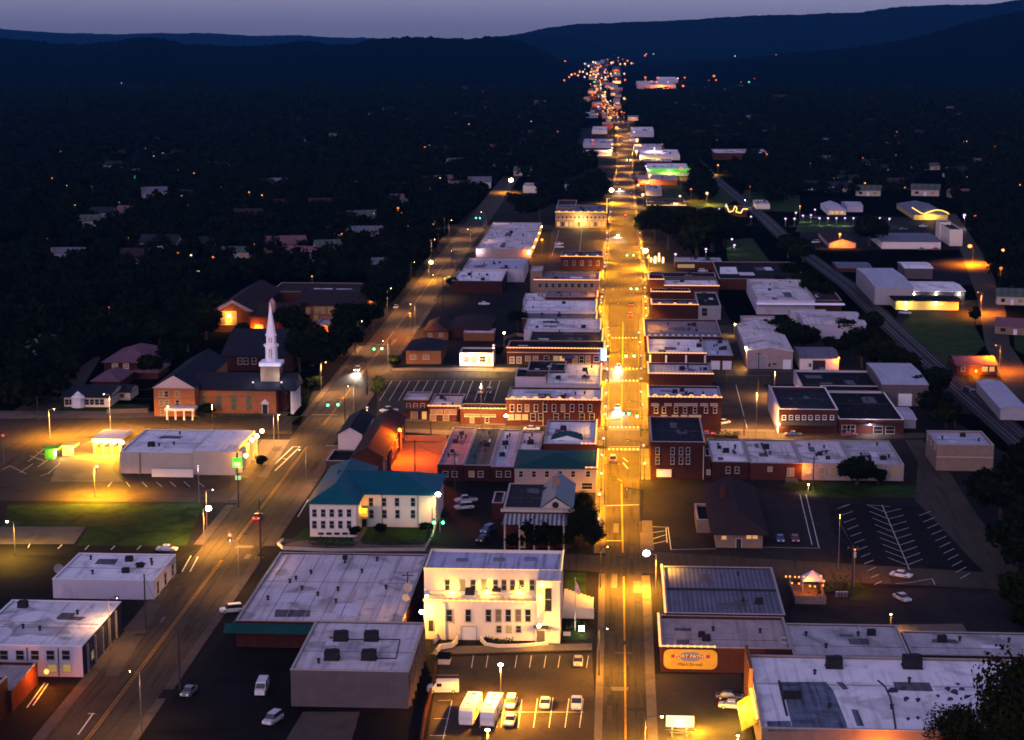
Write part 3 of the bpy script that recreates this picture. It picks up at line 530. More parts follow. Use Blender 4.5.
# station-like house on the dark lot
b = bld('depot', 'dark hip roofed brick house with two lit windows on the unlit lot', 716, 763, 533, 487, yb=548, wall='tan', roof='shingle', form='hip', rise=4.2, over=1.2, name='brick_house', wins=[(537.5, [724], 1.0, .7, WARMWIN), (536.5, [749, 755], 1.1, .9, WARMWIN)], doors=[(739, 1.1, 2.1, IRON)])
xm_, ym_ = (b['X0'] + b['X1']) / 2, (b['Y0'] + b['Y1']) / 2
MB().box(xm_ - 3.4, xm_ - 2.2, ym_ - .6, ym_ + .6, b['h'] + 2.5, b['h'] + 6).build('chimney', WALL['brick'], b['roof'])
b = bld('depotwing', 'small tan garage with dark flat roof beside the hip roofed house', 697, 719, 520, 504, yb=533, wall='tan', roof='black', name='garage', cat='garage')
# row of four joined shops
row = [('white', 'darkbrick', 712, 749, 462, 'joined shop with bright white roof next to the tall dark corner block', [(470, [728, 737], .9, 1.5, None)]),
       ('lav', 'brick', 750, 801.5, 463.2, 'joined red brick shop with grey roof and small porch steps', [(469, [770], 1, 1, DIMWIN), (472, [789, 792], .8, 2, DIMWIN)]),
       ('lav', 'stone', 802, 852, 463.6, 'joined pale stone shop with three glowing windows', [(470.5, [808.5], 1.3, 1.5, WARMWIN), (470.5, [822, 833], 1.2, 1.5, DIMWIN), (471.5, [840], .8, 2, GLASS)]),
       ('grey', 'stone', 853, 904, 464.6, 'stone end shop of the joined row behind the round bush', [(472, [895], 1.2, 1.4, DIMWIN), (472, [873, 884], 1.0, 1.4, GLASS)])]
for i, (rf_, wl_, xl, xr, yt, lb, wn) in enumerate(row):
    b = bld('row%d' % i, lb, xl, xr, yt, 439.5 + i * .4, yb=479.5 + i * .4, wall=wl_, roof=rf_, par=.25, wins=wn)
    if i == 1: MB().box(onY(785, 478, b['Y0']).x, onY(797, 478, b['Y0']).x, b['Y0'] - 2, b['Y0'] - .01, 0, .7).build('porch_steps', CONC, b['root'])
    if i == 2: point(b['root'], (onY(803, 470, b['Y0']).x, b['Y0'] - 1.6, 3.4), 420, AMBER, .2)
bld('annex', 'little dark brick annex squeezed beside the tall corner block', 705, 711, 456, 449, yb=479, wall='darkbrick', roof='black', wins=[(472, [708.5], .8, 1.1, DIMWIN)])
b = bld('corner3', 'tall dark brick corner block with arched windows and pale garage door', 651, 705, 442, 417, yb=479, wall='darkbrick', roof='slate', par=.8,
        wins=[(451, [657.5, 672.5, 681, 688], .8, 1.7, GLASS, dict(trim=WALL['grey'])), (460.5, [657.5, 672.5, 681, 688], .8, 1.7, GLASS, dict(trim=WALL['grey']))], doors=[])
door(b['root'], 'y', b['Y0'], -1, onY(664, 473, b['Y0']).x, 3.6, 1.9, M('pale_garage_door', (.42, .40, .46), .7, .1, .5), z0=.5, name='garage_door')
m = MB(); p = onY(703.5, 460, b['Y0']); m.tube((p.x, p.y - .15, 0), (p.x, p.y - .15, b['h'] - 1), .12); m.build('drainpipe', TRIM, b['root'])
b = bld('scallop', 'two storey dark brick block with scalloped string lights facing the garage lot', 649, 721.5, 397.5, 386, yb=431, wall='darkbrick', roof='metal', lights='FL', scal=6, wins=[(404.5, [655, 668, 678, 686, 694, 704, 714], 1.9, .5, DIMWIN), (410, [656, 664, 676, 685, 695, 706, 715], .9, 1.6, GLASS), (416, [664, 675, 684, 692, 698], 1.6, .4, YELWIN)])
p = onY(717.5, 420, b['Y0'])
b = bld('stepped', 'low brick shop with stepped string lights next to the crossing', 649, 713, 374, 363, h=5.2, wall='darkbrick', roof='metal', lights='FL', units=[(682, 370, .9), (705, 370, .6)])
b = bld('whitecol', 'white roofed corner shop with dark bays between pale columns', 649, 706, 353.5, 337, yb=368, wall='darkbrick', roof='white', lights='FL', units=[(699, 347, .9), (701, 342, .6)])
for px in (650, 666, 686, 705):
    p = onY(px, 360, b['Y0']); MB().box(p.x - .3, p.x + .3, b['Y0'] - .3, b['Y0'] - .004, 0, b['h'] - .6).build('column', WTRIM, b['root'])
b = bld('garages', 'brick garage building with two pale roller doors and metal roof', 706.5, 733, 355.5, 340, yb=369.5, wall='darkbrick', roof='metal', par=.2)
for px in (715.5, 727): door(b['root'], 'y', b['Y0'], -1, onY(px, 365, b['Y0']).x, 2.9, 2.9, WTRIM, name='garage_door')
b = bld('dotted', 'wide flat roofed shop with line of small skylights along its edge', 645, 722, 336.5, 319.5, h=5.6, wall='darkbrick', roof='purple', lights='L')
MB().box(b['X0'] + .5, b['X1'] - .5, b['Y0'] + .5, b['Y0'] + 12, b['zr'], b['zr'] + .12).build('roof_strip', ROOF['blue'], b['roof'])
for k in range(12): MB().box(b['X0'] + 1.2 + k * (b['X1'] - b['X0'] - 3) / 11.5, b['X0'] + 2.2 + k * (b['X1'] - b['X0'] - 3) / 11.5, b['Y0'] + 2, b['Y0'] + 5, b['zr'] + .12, b['zr'] + .5).build('skylight', WTRIM, b['roof'])
b = bld('bumpy', 'dark brick shop with bumpy string lights at the street widening', 652, 698, 304.8, 299.5, yb=319, wall='darkbrick', roof='blue', lights='FL', scal=3)
b = bld('bumpyrear', 'dark rear annex with single pale framed window behind the bumpy lit shop', 698.5, 721, 306, 292, h=5.5, wall='grey', roof='black', wins=[(312, [704.5], 2.2, 3.2, GLASS)])
bld('darkmid', 'dark roofed shop with short light string beside the bumpy lit shop', 651, 690, 292, 288.5, yb=304, wall='darkbrick', roof='black', lights='F')
b = bld('steplit', 'white roofed shop with descending string lights near the grove', 664.5, 719, 286, 279, yb=297, wall='brick', roof='white', lights='F', units=[(682, 282, .9)])
b = bld('steplit2', 'narrow brick shop front with lit parapet joined to the white roofed shop', 649, 664, 279.6, 274.5, yb=296, wall='brick', roof='dark', lights='FL')
bld('darkback', 'unlit flat roofed shop between the small lot and the descending lights', 650, 716, 277, 272.5, h=5, wall='dark', roof='black')
b = bld('lowlit', 'low shop with pale metal roof and lit glass front by the grove', 675, 722, 262, 257.5, yb=270, wall='brick', roof='metal', par=.2, wins=[(266, [680, 684, 688, 692], 2.2, 1.5, YELWIN)])
bld('rowdark', 'long dark roofed brick warehouse with one white roof panel beside the tracks', 719, 806, 279, 262, yb=290, wall='brick', roof='black')
b = BL['rowdark']; MB().sheet(pxs([(720, 274), (738, 274), (736, 267), (720, 267)], b['zr']), b['zr'] + .03).build('roof_panel', ROOF['white'], b['roof'])
# industrial block
b = bld('sawroof', 'broad dusky warehouse with bright white front canopy beside the tracks', 757, 815, 300, 279.5, h=6, wall='lilac', roof='lav', name='warehouse', vents=[(770, 285), (790, 283)])
MB().box(b['X0'] - .3, onY(844, 301, b['Y0']).x, b['Y0'] - 4, b['Y0'] - .01, 4.6, 4.9).build('canopy', M('bright_white_metal', (.7, .7, .75), .6, .05, 1), b['root'])
bld('sawannex', 'dark red sheet roofed shed joined to the canopy warehouse', 815.5, 842, 300.5, 290, h=4.5, wall='brick', roof='shingle', name='shed', cat='shed')
bld('fade', 'pale roofed workshop behind the dark trees near the tracks', 805, 866, 324, 311.5, yb=339, wall='lilac', roof='lav', name='workshop', form='gableX', rise=.8)
bld('fade2', 'long low white roofed store room behind the pale workshop', 790, 828, 313, 309.5, h=5.2, wall='lilac', roof='white', name='store_room')
b = bld('bigware', 'large pale warehouse with roller door and low gabled metal roof', 747, 793, 351, 324, yb=369, wall='pink', roof='lav', name='warehouse', form='gableY', rise=1.3, over=.2, wins=[(365, [769.5], .9, 1.2, GLASS), (364, [774.5], 1.4, .8, GLASS)])
door(b['root'], 'y', b['Y0'], -1, onY(760, 365, b['Y0']).x, 4.2, 4.6, M('grey_roller_door', (.20, .185, .19), .7, .15, .5, rib=.3), name='roller_door'); door(b['root'], 'y', b['Y0'], -1, onY(787, 365, b['Y0']).x, 2.7, 3.3, WTRIM)
bld('bigware2', 'smaller rear warehouse with flat lavender roof joined behind the pale one', 744, 779, 325, 316, h=7, wall='pink', roof='lav', name='warehouse')
b = bld('yshed', 'small cream shed with black doorway under bluish metal roof', 800, 839, 358, 347, yb=370, wall='cream', roof='blue', name='shed', cat='shed', form='gableX', rise=.9, wins=[(365, [810], .7, 1, GLASS)])
door(b['root'], 'y', b['Y0'], -1, onY(819, 365, b['Y0']).x, 4.2, 3.3, IRON); wall_lamp(839, 357.5, b['Y0'], 'orange wall lamp at corner of the small cream shed', 'orange', 900, AMBER)
bld('blackroof', 'low building with pitch black flat roof and whitewashed side wall', 804, 884, 391, 370.5, h=4.4, wall='lilac', roof='black', name='workshop')
b = bld('graywh', 'grey metal warehouse with white door and smooth blue grey roof', 882, 928.5, 384, 363, yb=406, wall='taupe', roof='metal', name='warehouse', form='gableX', rise=.6, over=.1)
door(b['root'], 'y', b['Y0'], -1, onY(905, 400, b['Y0']).x, 4, 3.8, WTRIM)
bld('palesh', 'pale blue roofed lean-to beside the grey metal warehouse', 893, 916, 419, 407, h=2.8, wall='grey', roof='metal', name='lean_to', cat='shed', form='gableX', rise=.5)
b = bld('brick8', 'orange brick shop with row of eight white framed windows and dark awning', 779, 838, 409.5, 387, yb=433.5, wall='brick', roof='slate', par=.7, coping=WTRIM, wins=[(417.5, [784, 791, 797.5, 804, 810.5, 817.5, 824.5, 832], .9, 1.1, GLASS, dict(trim=WTRIM))])
MB().box(b['X0'] - .35, b['X0'] - .004, b['Y0'] - .1, b['Y1'], 0, b['h'] + .6).build('side_wall', WALL['lilac'], b['root'])
X0, X1, Y0 = b['X0'], b['X1'], b['Y0']; MB().add([(X0 + .6, Y0 - .01, 3.6), (X1 - .6, Y0 - .01, 3.6), (X1 - .6, Y0 - 1.8, 2.7), (X0 + .6, Y0 - 1.8, 2.7), (X0 + .6, Y0 - .01, 3.45), (X1 - .6, Y0 - .01, 3.45), (X1 - .6, Y0 - 1.8, 2.4), (X0 + .6, Y0 - 1.8, 2.4)], [(3, 2, 1, 0), (4, 5, 6, 7), (7, 6, 2, 3), (0, 4, 7, 3), (2, 6, 5, 1)]).build('awning', IRON, b['root'])
wall_lamp(778.5, 424, Y0, 'bright warm wall lamp at corner of the eight window brick shop', 'warm', 900, WARM)
b = bld('blackshop', 'low brick shop with black roof and violet lamp under its awning', 839, 904, 419.5, 386, yb=434, wall='brick', roof='black', coping=WTRIM, par=.5, wins=[(429, [846, 851], 2.2, 2.2, None), (430, [878, 890], 2.4, 2, None)])
X1 = b['X1']; Y0 = b['Y0']; xa = onY(857, 420, Y0).x; MB().box(xa, X1 - .4, Y0 - 2.0, Y0 - .004, 2.9, 3.25).build('awning', IRON, b['root'])
wall_lamp(870, 424.5, Y0 - 1.4, 'violet white lamp over the awning of the low black roofed shop', 'violet', 700, COOL)
b = bld('tanrail', 'two storey tan brick building with blue grey roof standing alone by the tracks', 937, 994, 445, 431, yb=471, wall='tan', roof='metal', name='brick_building', par=.4, swins=[('L', 3, 6, 1, 1.4, GLASS)], band=(3.4, .25))
# rail-side yard
def rotbox(label, name, pts, h, wall, roof, rise=.6, cat='building'):
    """gabled shed whose ridge runs along the first side; pts: 3 ground points of its footprint"""
    a, b_, c = [W(*p) for p in pts]; u = (b_ - a); v = (c - b_); L, w = u.length, v.length; ang = math.atan2(u.y, u.x)
    r = thing(name, label, cat, tuple(a), rz=ang); s = 1 if u.cross(v).z > 0 else -1; y0, y1 = (0, w) if s > 0 else (-w, 0); ym = (y0 + y1) / 2
    m = MB().box(0, L, y0, y1, 0, h); m.add([(0, y0, h), (0, y1, h), (0, ym, h + rise)], [(0, 2, 1)]); m.add([(L, y0, h), (L, y1, h), (L, ym, h + rise)], [(0, 1, 2)]); m.build('wall', WALL[wall], r, local=True)
    e = .2; MB().add([(-e, y0 - e, h), (L + e, y0 - e, h), (L + e, ym, h + rise + .12), (-e, ym, h + rise + .12), (-e, y1 + e, h), (L + e, y1 + e, h), (-e, y0 - e, h - .15), (L + e, y0 - e, h - .15), (-e, y1 + e, h - .15), (L + e, y1 + e, h - .15)], [(0, 1, 2, 3), (3, 2, 5, 4), (6, 7, 1, 0), (9, 8, 4, 5), (7, 6, 8, 9)]).build('roof', ROOF[roof], r, local=True)
    return r
rotbox('long narrow white shed lying parallel to the railway tracks', 'long_shed', [(1000, 420), (976, 392), (990, 389)], 3.6, 'metal', 'metal')
b = bld('porch', 'small brick house with orange lit porch beside the lamp lit street', 957, 997, 365, 356, yb=375, wall='brick', roof='mauve', form='gableX', rise=1.4, over=.5, name='brick_house', wins=[(369, [985, 992], 1.6, 1.4, WARMWIN), (369, [963], 1.2, 1.3, GLASS)])
wall_lamp(976, 371, b['Y0'], 'bright orange porch lamp on the small brick house', 'orange', 2600, AMBER, .4)
b = bld('greyyard', 'big grey metal warehouse with long pale side wall along the tracks', 875, 914, 287, 268, yb=305, wall='metal', roof='metal', name='warehouse', form='gableX', rise=.7, over=.1)
b = bld('threelamp', 'navy shed with white roof and three wall lamps', 910, 965, 291, 281.5, yb=300, wall='bluewall', roof='white', name='metal_shed', cat='shed', form='gableX', rise=.7, over=.4)
for k, px in enumerate((914, 936, 959)): wall_lamp(px, 294, b['Y0'], ('white wall lamp at the near end of the navy shed', 'white wall lamp in the middle of the navy shed', 'warm wall lamp at the street end of the navy shed')[k], 'warm', 700, WARM, .35)
b = bld('green2', 'low ochre shed with dark overhang and two lamps before the navy shed', 896, 959, 300.5, 296, yb=310, wall='yellowwall', roof='black', name='metal_shed', cat='shed', form='gableX', rise=.5, over=1.0)
for k, px in enumerate((906, 936)): wall_lamp(px, 303.5, b['Y0'] - 1, ('small yellow lamp near the dark end of the ochre shed', 'wide bright lamp over the ochre shed doors')[k], 'warm', 1100, (1, .8, .25), .4 + .15 * k)
bld('shedw', 'white roofed open shed behind the navy shed', 905, 933, 268, 262, yb=279, wall='taupe', roof='white', name='open_shed', cat='shed', form='gableX', rise=.6)
bld('lowlong', 'long low pale workshop with blue grey roof on the lamp lit yard', 882, 941, 241.5, 233, yb=249, wall='cream', roof='blue', name='workshop', form='gableX', rise=.8)
b = bld('whitetall', 'white stepped two storey building beside the far street lamp', 950, 963, 229.5, 222, yb=246, wall='white', roof='dark', name='white_building'); 
bld('whitetall2', 'white stair block stepping down from the two storey white building', 940, 951, 222, 219.5, yb=240, wall='white', roof='dark', name='white_building')
b = bld('pavilion', 'pavilion with yellow wavy light strings along its roof', 914, 948, 214.5, 203.5, yb=220, wall='yellowwall', roof='blue', name='pavilion', cat='pavilion', form='hip', rise=3.0)
pts = [onY(x, y, b['Y0'] - 1.2) for x, y in ((912, 207.5), (916, 210), (921, 213), (924, 214), (930, 211.5), (936, 210), (942, 210.5), (947, 212.5), (949, 214))]
m = MB()
for p, q in zip(pts, pts[1:]): m.tube(p, q, .38, n=6)
m.build('light_string', EM['gold'], b['root']); point(b['root'], (pts[4].x, pts[4].y - 2, pts[4].z - 1), 2500, (1, .65, .12), .5)
b = bld('gazebo', 'gazebo with pale blue roof glowing inside', 828, 846, 210, 203.5, yb=215, wall='cream', roof='metal', name='gazebo', cat='gazebo', form='hip', rise=2.5, wins=[(212.5, [832, 837, 842], 2.2, 2, WARMWIN)])
bld('smallwh', 'small white house beside the glowing gazebo', 847, 863, 206, 201.5, yb=212, wall='lilac', roof='metal', name='small_house', cat='house', form='gableX', rise=1.0)
b = bld('redlit', 'gabled hall glowing orange beside the freight yard', 829, 856, 243, 232, yb=248, wall='pink', roof='shingle', name='hall', form='gableY', rise=2.2)
bld('shack', 'dusty low shed with brown roof close to the tracks', 838, 872, 268, 262, yb=272, wall='brick', roof='blue', name='shed', cat='shed', form='gableX', rise=.7)
# ---- left of the main street
# white public building (upper block, lower block, entry tower)
lo = bld('court_low', 'x', 424, 537, 602, 592, yb=640, wall='white', roof='lav', name='courthouse', lights='F', lmat='gold', coping=WTRIM, par=.5,
         wins=[(615.5, [449.5, 468.3, 488.5, 498.5, 508.3, 518.3, 528], .95, 2.3, [GLASS, GLASS, GLASS, DIMWIN, GLASS, DIMWIN, GLASS]), (629, [499, 509, 518.5], .85, 1.2, [GLASS, YELWIN, GLASS])])
Rt = lo['root']; Rt['label'] = 'white two storey public building with gold lit parapets and square entry tower'; Rt['category'] = 'public building'
Yc, hL = lo['Y0'], lo['h']; Yu = W(490, 592, hL - .1).y; hU = onY(490, 570, Yu).z; ux0, ux1 = onY(424, 570, Yu).x, onY(561, 570, Yu).x; Yb = W(490, 550, hU).y
MB().box(ux0, ux1, Yu, Yb, 0, hU - .5).build('upper_wall', WALL['white'], Rt)
ur = MB().box(ux0 + .35, ux1 - .35, Yu + .35, Yb - .35, hU - .6, hU - .45).build('upper_roof', M('lilac_roof_membrane', (.30, .285, .36), .8, .25, .15, streak=.5), Rt)
c = MB(); c.box(ux0 - .06, ux1 + .06, Yu - .06, Yu + .35, hU - .5, hU + .1); c.box(ux0 - .06, ux1 + .06, Yb - .35, Yb + .06, hU - .5, hU + .1); c.box(ux0 - .06, ux0 + .35, Yu + .35, Yb - .35, hU - .5, hU + .1); c.box(ux1 - .35, ux1 + .06, Yu + .35, Yb - .35, hU - .5, hU + .1); c.build('parapet', WALL['white'], Rt)
for px in (447.4, 462.3, 473, 484.3, 495.6, 504, 512.5, 521.5, 532): p = onY(px, 585, Yu); window(Rt, 'y', Yu, -1, p.x, p.z, .85, 2.0, YELWIN if px in (462.3, 484.3) else GLASS, t=.1)
strip(Rt, (ux0, Yu - .1, hU + .2), (ux1, Yu - .1, hU + .2), 'gold', r=.10); strip(Rt, (ux1 + .1, Yu, hU + .2), (ux1 + .1, Yb, hU + .2), 'gold', r=.10)
for px, py in ((462, 560.5), (499, 560), (530, 559.5)): p = W(px, py, hU - .4); MB().box(p.x - 1.1, p.x + 1.1, p.y - .8, p.y + .8, hU - .5, hU - .1).build('roof_hatch', M('dull_roof_steel', (.12, .11, .12), .6), ur)
tx0, tx1 = onY(537, 579, Yc).x, onY(560.5, 579, Yc).x; hT = onY(548, 580, Yc).z
MB().box(tx0, tx1, Yc - 1.2, Yu - .004, 0, hT).build('entry_tower', WALL['white'], Rt)
MB().box(tx0 + .4, tx1 - .4, Yc - .8, Yu - .4, hT + .004, hT + .05).build('tower_roof', ROOF['lav'], Rt)
strip(Rt, (tx0, Yc - 1.3, hT + .12), (tx1, Yc - 1.3, hT + .12), 'gold', r=.10)
a, c_ = onY(545, 611, Yc - 1.2), onY(551.5, 588, Yc - 1.2); window(Rt, 'y', Yc - 1.2, -1, (a.x + c_.x) / 2, (a.z + c_.z) / 2, c_.x - a.x, c_.z - a.z, GLASS, t=.08)
door(Rt, 'y', Yc - 1.2, -1, onY(541, 625, Yc).x, 1.6, 2.5, DIMWIN, WTRIM); p = onY(541.5, 620, Yc); MB().box(p.x - 1.4, p.x + 1.4, Yc - 2.8, Yc - 1.21, 3.3, 3.5).build('door_canopy', IRON, Rt)
p = onY(548.5, 622, Yc); MB().box(p.x - .5, p.x + .5, Yc - 1.3, Yc - 1.205, 2.3, 3.1).build('plaque', TRIM, Rt)
door(Rt, 'y', Yc, -1, onY(469, 632, Yc).x, 2.7, 2.6, WTRIM, name='garage_door'); door(Rt, 'y', Yc, -1, onY(431, 625, Yc).x, .9, 2.2, IRON, z0=1.6)
m = MB(); p = onY(443.5, 600, Yc); m.box(p.x - .35, p.x + .35, Yc - .25, Yc - .004, 0, hL - .3); m.build('pilaster', WALL['white'], Rt)
for px in (470, 496.5): q = W(px, 594, hL - .5); hvac(lo['roof'], q.x, q.y, hL - .5, .9)
wall_lamp(421.5, 612, Yc - 1, 'very bright warm floodlight on the corner of the white public building', 'warm', 3000, (1, .46, .03), .42)
wall_lamp(427, 596, Yc + 3, 'small warm lamp above the floodlit corner of the white public building', 'warm', 1100, (1, .46, .03), .22)
wall_lamp(539, 626, Yc - 3.1, 'warm entrance lamp under the canopy of the white public building', 'warm', 1300, (1, .50, .06), .33)
wall_lamp(542.5, 583, Yc - .5, 'gold lamp washing the parapet beside the entry tower', 'sodium', 600, SODIUM, .15); wall_lamp(539.5, 597, Yc - .6, 'small gold lamp on the side of the entry tower', 'sodium', 420, SODIUM, .15)
for k, px in enumerate((452, 487, 520)): wall_lamp(px, 590.5, Yu - .2, ('added small gold washer lamp on the lower roof under the first upper windows', 'added small gold washer lamp on the lower roof under the middle upper windows', 'added small gold washer lamp on the lower roof near the entry tower')[k], 'sodium', 330, (1, .48, .03), .10)  # washer lamps added to turn the upper wall gold
p = W(575, 631); fp = thing('flagpole', 'tall thin pole with a limp flag beside the white public building', 'flagpole', tuple(p)); MB().tube((p.x, p.y, 0), (p.x, p.y, 10.5), .09, .05).ball((p.x, p.y, 10.6), .14).build('pole', GALV, fp)
MB().add([(p.x + .06, p.y, 10), (p.x + .55, p.y + .15, 9.3), (p.x + 1.1, p.y - .05, 7.6), (p.x + .5, p.y + .1, 7.2), (p.x + .06, p.y, 7.9), (p.x + .3, p.y - .2, 8.6), (p.x + .06, p.y + .02, 10), (p.x + .55, p.y + .17, 9.3), (p.x + 1.1, p.y - .03, 7.6), (p.x + .5, p.y + .12, 7.2), (p.x + .06, p.y + .02, 7.9)], [(0, 1, 2, 3, 4), (10, 9, 8, 7, 6)]).build('flag', M('white_and_red_flag', (.55, .30, .26), .8, .5, 1.2), fp)
a = W(568, 626); st = thing('entrance_stairs', 'broad white entrance stairs on the street side of the white public building', 'stairs', tuple(a)); xs0 = ux1 + .1
for k in range(8): MB().box(xs0 + k * .75, xs0 + (k + 1) * .75 - .004, Yu + 8, Yu + 21, 0, 2.0 - k * .24).build('step', WALL['white'], st)
MB().box(xs0, xs0 + 6.2, Yu + 7.5, Yu + 7.996, 0, 2.1).build('side_wall', WALL['white'], st)
def wall(label, pts, h, mat, t=.35, name='retaining_wall', cat='wall'):
    P_ = [W(*p) for p in pts]; r = thing(name, label, cat, tuple(P_[0])); m = MB(); L_, R_ = [], []
    for i, p in enumerate(P_):
        d = (P_[min(i + 1, len(P_) - 1)] - P_[max(i - 1, 0)]).normalized(); n = Vector((-d.y, d.x, 0)) * t / 2; L_.append(p + n); R_.append(p - n)
    k = len(P_); V = [(q.x, q.y, z) for q in L_ for z in (0, h)] + [(q.x, q.y, z) for q in R_ for z in (0, h)]
    F = []
    for i in range(k - 1):
        a, b_ = 2 * i, 2 * i + 2; c_, d_ = 2 * k + a, 2 * k + b_
        F += [(a, b_, b_ + 1, a + 1), (d_, c_, c_ + 1, d_ + 1), (a + 1, b_ + 1, d_ + 1, c_ + 1)]
    F += [(0, 1, 2 * k + 1, 2 * k), (2 * k - 2, 4 * k - 2, 4 * k - 1, 2 * k - 1)]
    m.add(V, F); m.build('wall', mat, r); return r
wall('curved white retaining wall around the lawn of the white public building', [(480, 634), (481, 641), (486, 646), (498, 648), (520, 647.5), (548, 645)], .7, WALL['white'])
wall('curved white wall around the small planter by the parked white shed', [(436, 655), (440, 650), (452, 648), (457, 643), (456, 638), (440, 637), (434, 644)], 1.1, WALL['white'])
wall('low brick wall along the edge of the courthouse parking lot', [(418, 760), (426, 715), (434, 682), (436, 668)], 1.2, WALL['brick'])
wall('white kerb wall around the lawn of the teal roofed building', [(283, 549.5), (278, 545), (283, 541)], .6, WALL['white']); wall('long pale wall in front of the teal roofed building lawn', [(283, 549.6), (330, 551.5), (425, 551), (433, 536), (442, 505)], .7, TRIM)
wall('orange lit low wall at the back of the walled yard', [(398, 441), (420, 441), (446, 441.5)], 1.6, WALL['tan'], .5)
wall('pale board fence behind the white house', [(107, 414), (130, 413.5), (148, 413)], 1.5, WALL['taupe'], .15, 'board_fence', 'fence')
wall('brick planter wall along the alley by the bushes', [(505, 340), (516, 336), (526, 337)], 1.2, WALL['tan'])
o = thing('sign_panel', 'small pale stone sign on the lawn by the flagpole', 'sign', tuple(W(567, 636))); p = W(567, 636); MB().box(p.x - .7, p.x + .7, p.y, p.y + .25, 0, .8).build('panel', WTRIM, o)
o = thing('lit_sign', 'small glowing sign box on the lawn beside the sidewalk', 'sign', tuple(W(581.5, 634))); p = W(581.5, 634); MB().box(p.x - .35, p.x + .35, p.y, p.y + .2, 0, .6).build('post', IRON, o); MB().box(p.x - .5, p.x + .5, p.y - .05, p.y + .25, .6, 1.5).build('sign_face', EM['warm'], o)
# big grey flat roofed market and its front box
b = bld('market', 'very large store with grey ribbed flat roof and green side canopy', 236, 402, 622, 553.5, h=5.2, wall='darkbrick', roof='lav', par=.25, vents=[(290, 583), (296, 580), (302, 590), (311, 574), (318, 596), (345, 563), (338, 591), (362, 573), (386, 589), (336, 603), (268, 600), (377, 561)], units=[(345, 559, .5)])
X0, X1, Y0, Y1, h = (b[k] for k in ('X0', 'X1', 'Y0', 'Y1', 'h'))
CANM = ROOF['green']; xr_ = onY(314, 630, Y0).x
MB().add([(X0 - 2, Y0 - 2.2, h - 1.5), (xr_, Y0 - 2.2, h - 1.5), (xr_, Y0 - .01, h - .5), (X0 - 2, Y0 - .01, h - .5), (X0 - 2, Y0 - 2.2, h - 1.8), (xr_, Y0 - 2.2, h - 1.8), (xr_, Y0 - .01, h - 1.7), (X0 - 2, Y0 - .01, h - 1.7)], [(0, 1, 2, 3), (7, 6, 5, 4), (4, 5, 1, 0), (5, 6, 2, 1)]).build('canopy', CANM, b['root'])
MB().add([(X0 - 1.0, Y0 - 1.2, h - 1.0), (X0 - .01, Y0, h - .3), (X0 - .01, Y1, h - .3), (X0 - 1.0, Y1, h - 1.0), (X0 - 1.0, Y0 - 1.2, h - 1.25), (X0 - .01, Y0, h - .55), (X0 - .01, Y1, h - .55), (X0 - 1.0, Y1, h - 1.25)], [(0, 1, 2, 3), (7, 6, 5, 4), (0, 3, 7, 4), (0, 4, 5, 1)]).build('canopy', CANM, b['root'])
for k in range(9): x = X0 + (X1 - X0) * (k + .6) / 9.2; MB().box(x - .06, x + .06, Y0 + .4, Y1 - .4, b['zr'] - .01, b['zr'] + .09).build('roof_seam', ROOF['grey'], b['roof'])
for px, py, s_ in ((408, 593, .9), (406, 603, .7)):
    p = W(px, py, h); MB().tube((p.x, p.y, h - .4), (p.x, p.y, h + 1.0), .09).build('dish_post', GALV, b['roof']); m = MB(); m.tube((p.x, p.y - .3, h + 1.2), (p.x - .1, p.y, h + 1.0), s_ * 1.1, .15, n=14); m.build('satellite_dish', TRIM, b['roof'])
b = bld('box4', 'windowless taupe block with four roof units joined to the large store', 290.5, 408.5, 671, 622, yb=707.5, wall='taupe', roof='lav', par=.25, coping=TRIM, units=[(341, 640, 1.25), (371.5, 640, 1.25), (332, 659, 1.25), (369, 659, 1.25)])
for k in range(7): y = b['Y0'] + (b['Y1'] - b['Y0']) * (k + .3) / 7; MB().box(b['X1'] + .004, b['X1'] + .35, y, y + .5, 0, b['h'] - .4).build('pilaster', WALL['tan'], b['root'])
m = MB(); zr = b['zr']; q = [W(x, y, zr) for x, y in ((346, 640), (400, 640), (396, 659), (374, 659))]
for a, c_ in zip(q, q[1:]): m.tube((a.x, a.y, zr + .12), (c_.x, c_.y, zr + .12), .09, n=6)
m.build('roof_pipe', IRON, b['roof'])
# teal roofed L shaped building
w8 = dict(trim=M('grey_window_trim', (.30, .28, .27), .8), t=.1)
b = bld('teal1', 'white two storey building with teal hipped roof in an L shape', 309.5, 356, 503, 467, yb=537, wall='white', roof='teal', form='hip', rise=3.4, over=.7, name='office_building', wins=[(513, [314.5, 323.2, 331.8, 340.4, 349], .95, 1.7, GLASS, w8), (524.5, [314.5, 323.2, 331.8, 340.4, 349], .95, 1.7, GLASS, w8), (533.5, [321, 329, 337, 345], 1.2, .5, GLASS, dict(mull=False, sill=False, t=.06))])
Rt = b['root']; Yw = W(396, 527).y; hw = onY(396, 493.5, Yw).z; xa, xb = b['X1'] - 1.0, onY(435.5, 493, Yw).x; Yk = max(W(400, 474, hw).y, Yw + 9)
MB().box(xa, xb, Yw, Yk, 0, hw).build('wing_wall', WALL['white'], Rt)
o = .7; ym = (Yw + Yk) / 2; q = (Yk - Yw) / 2 + o
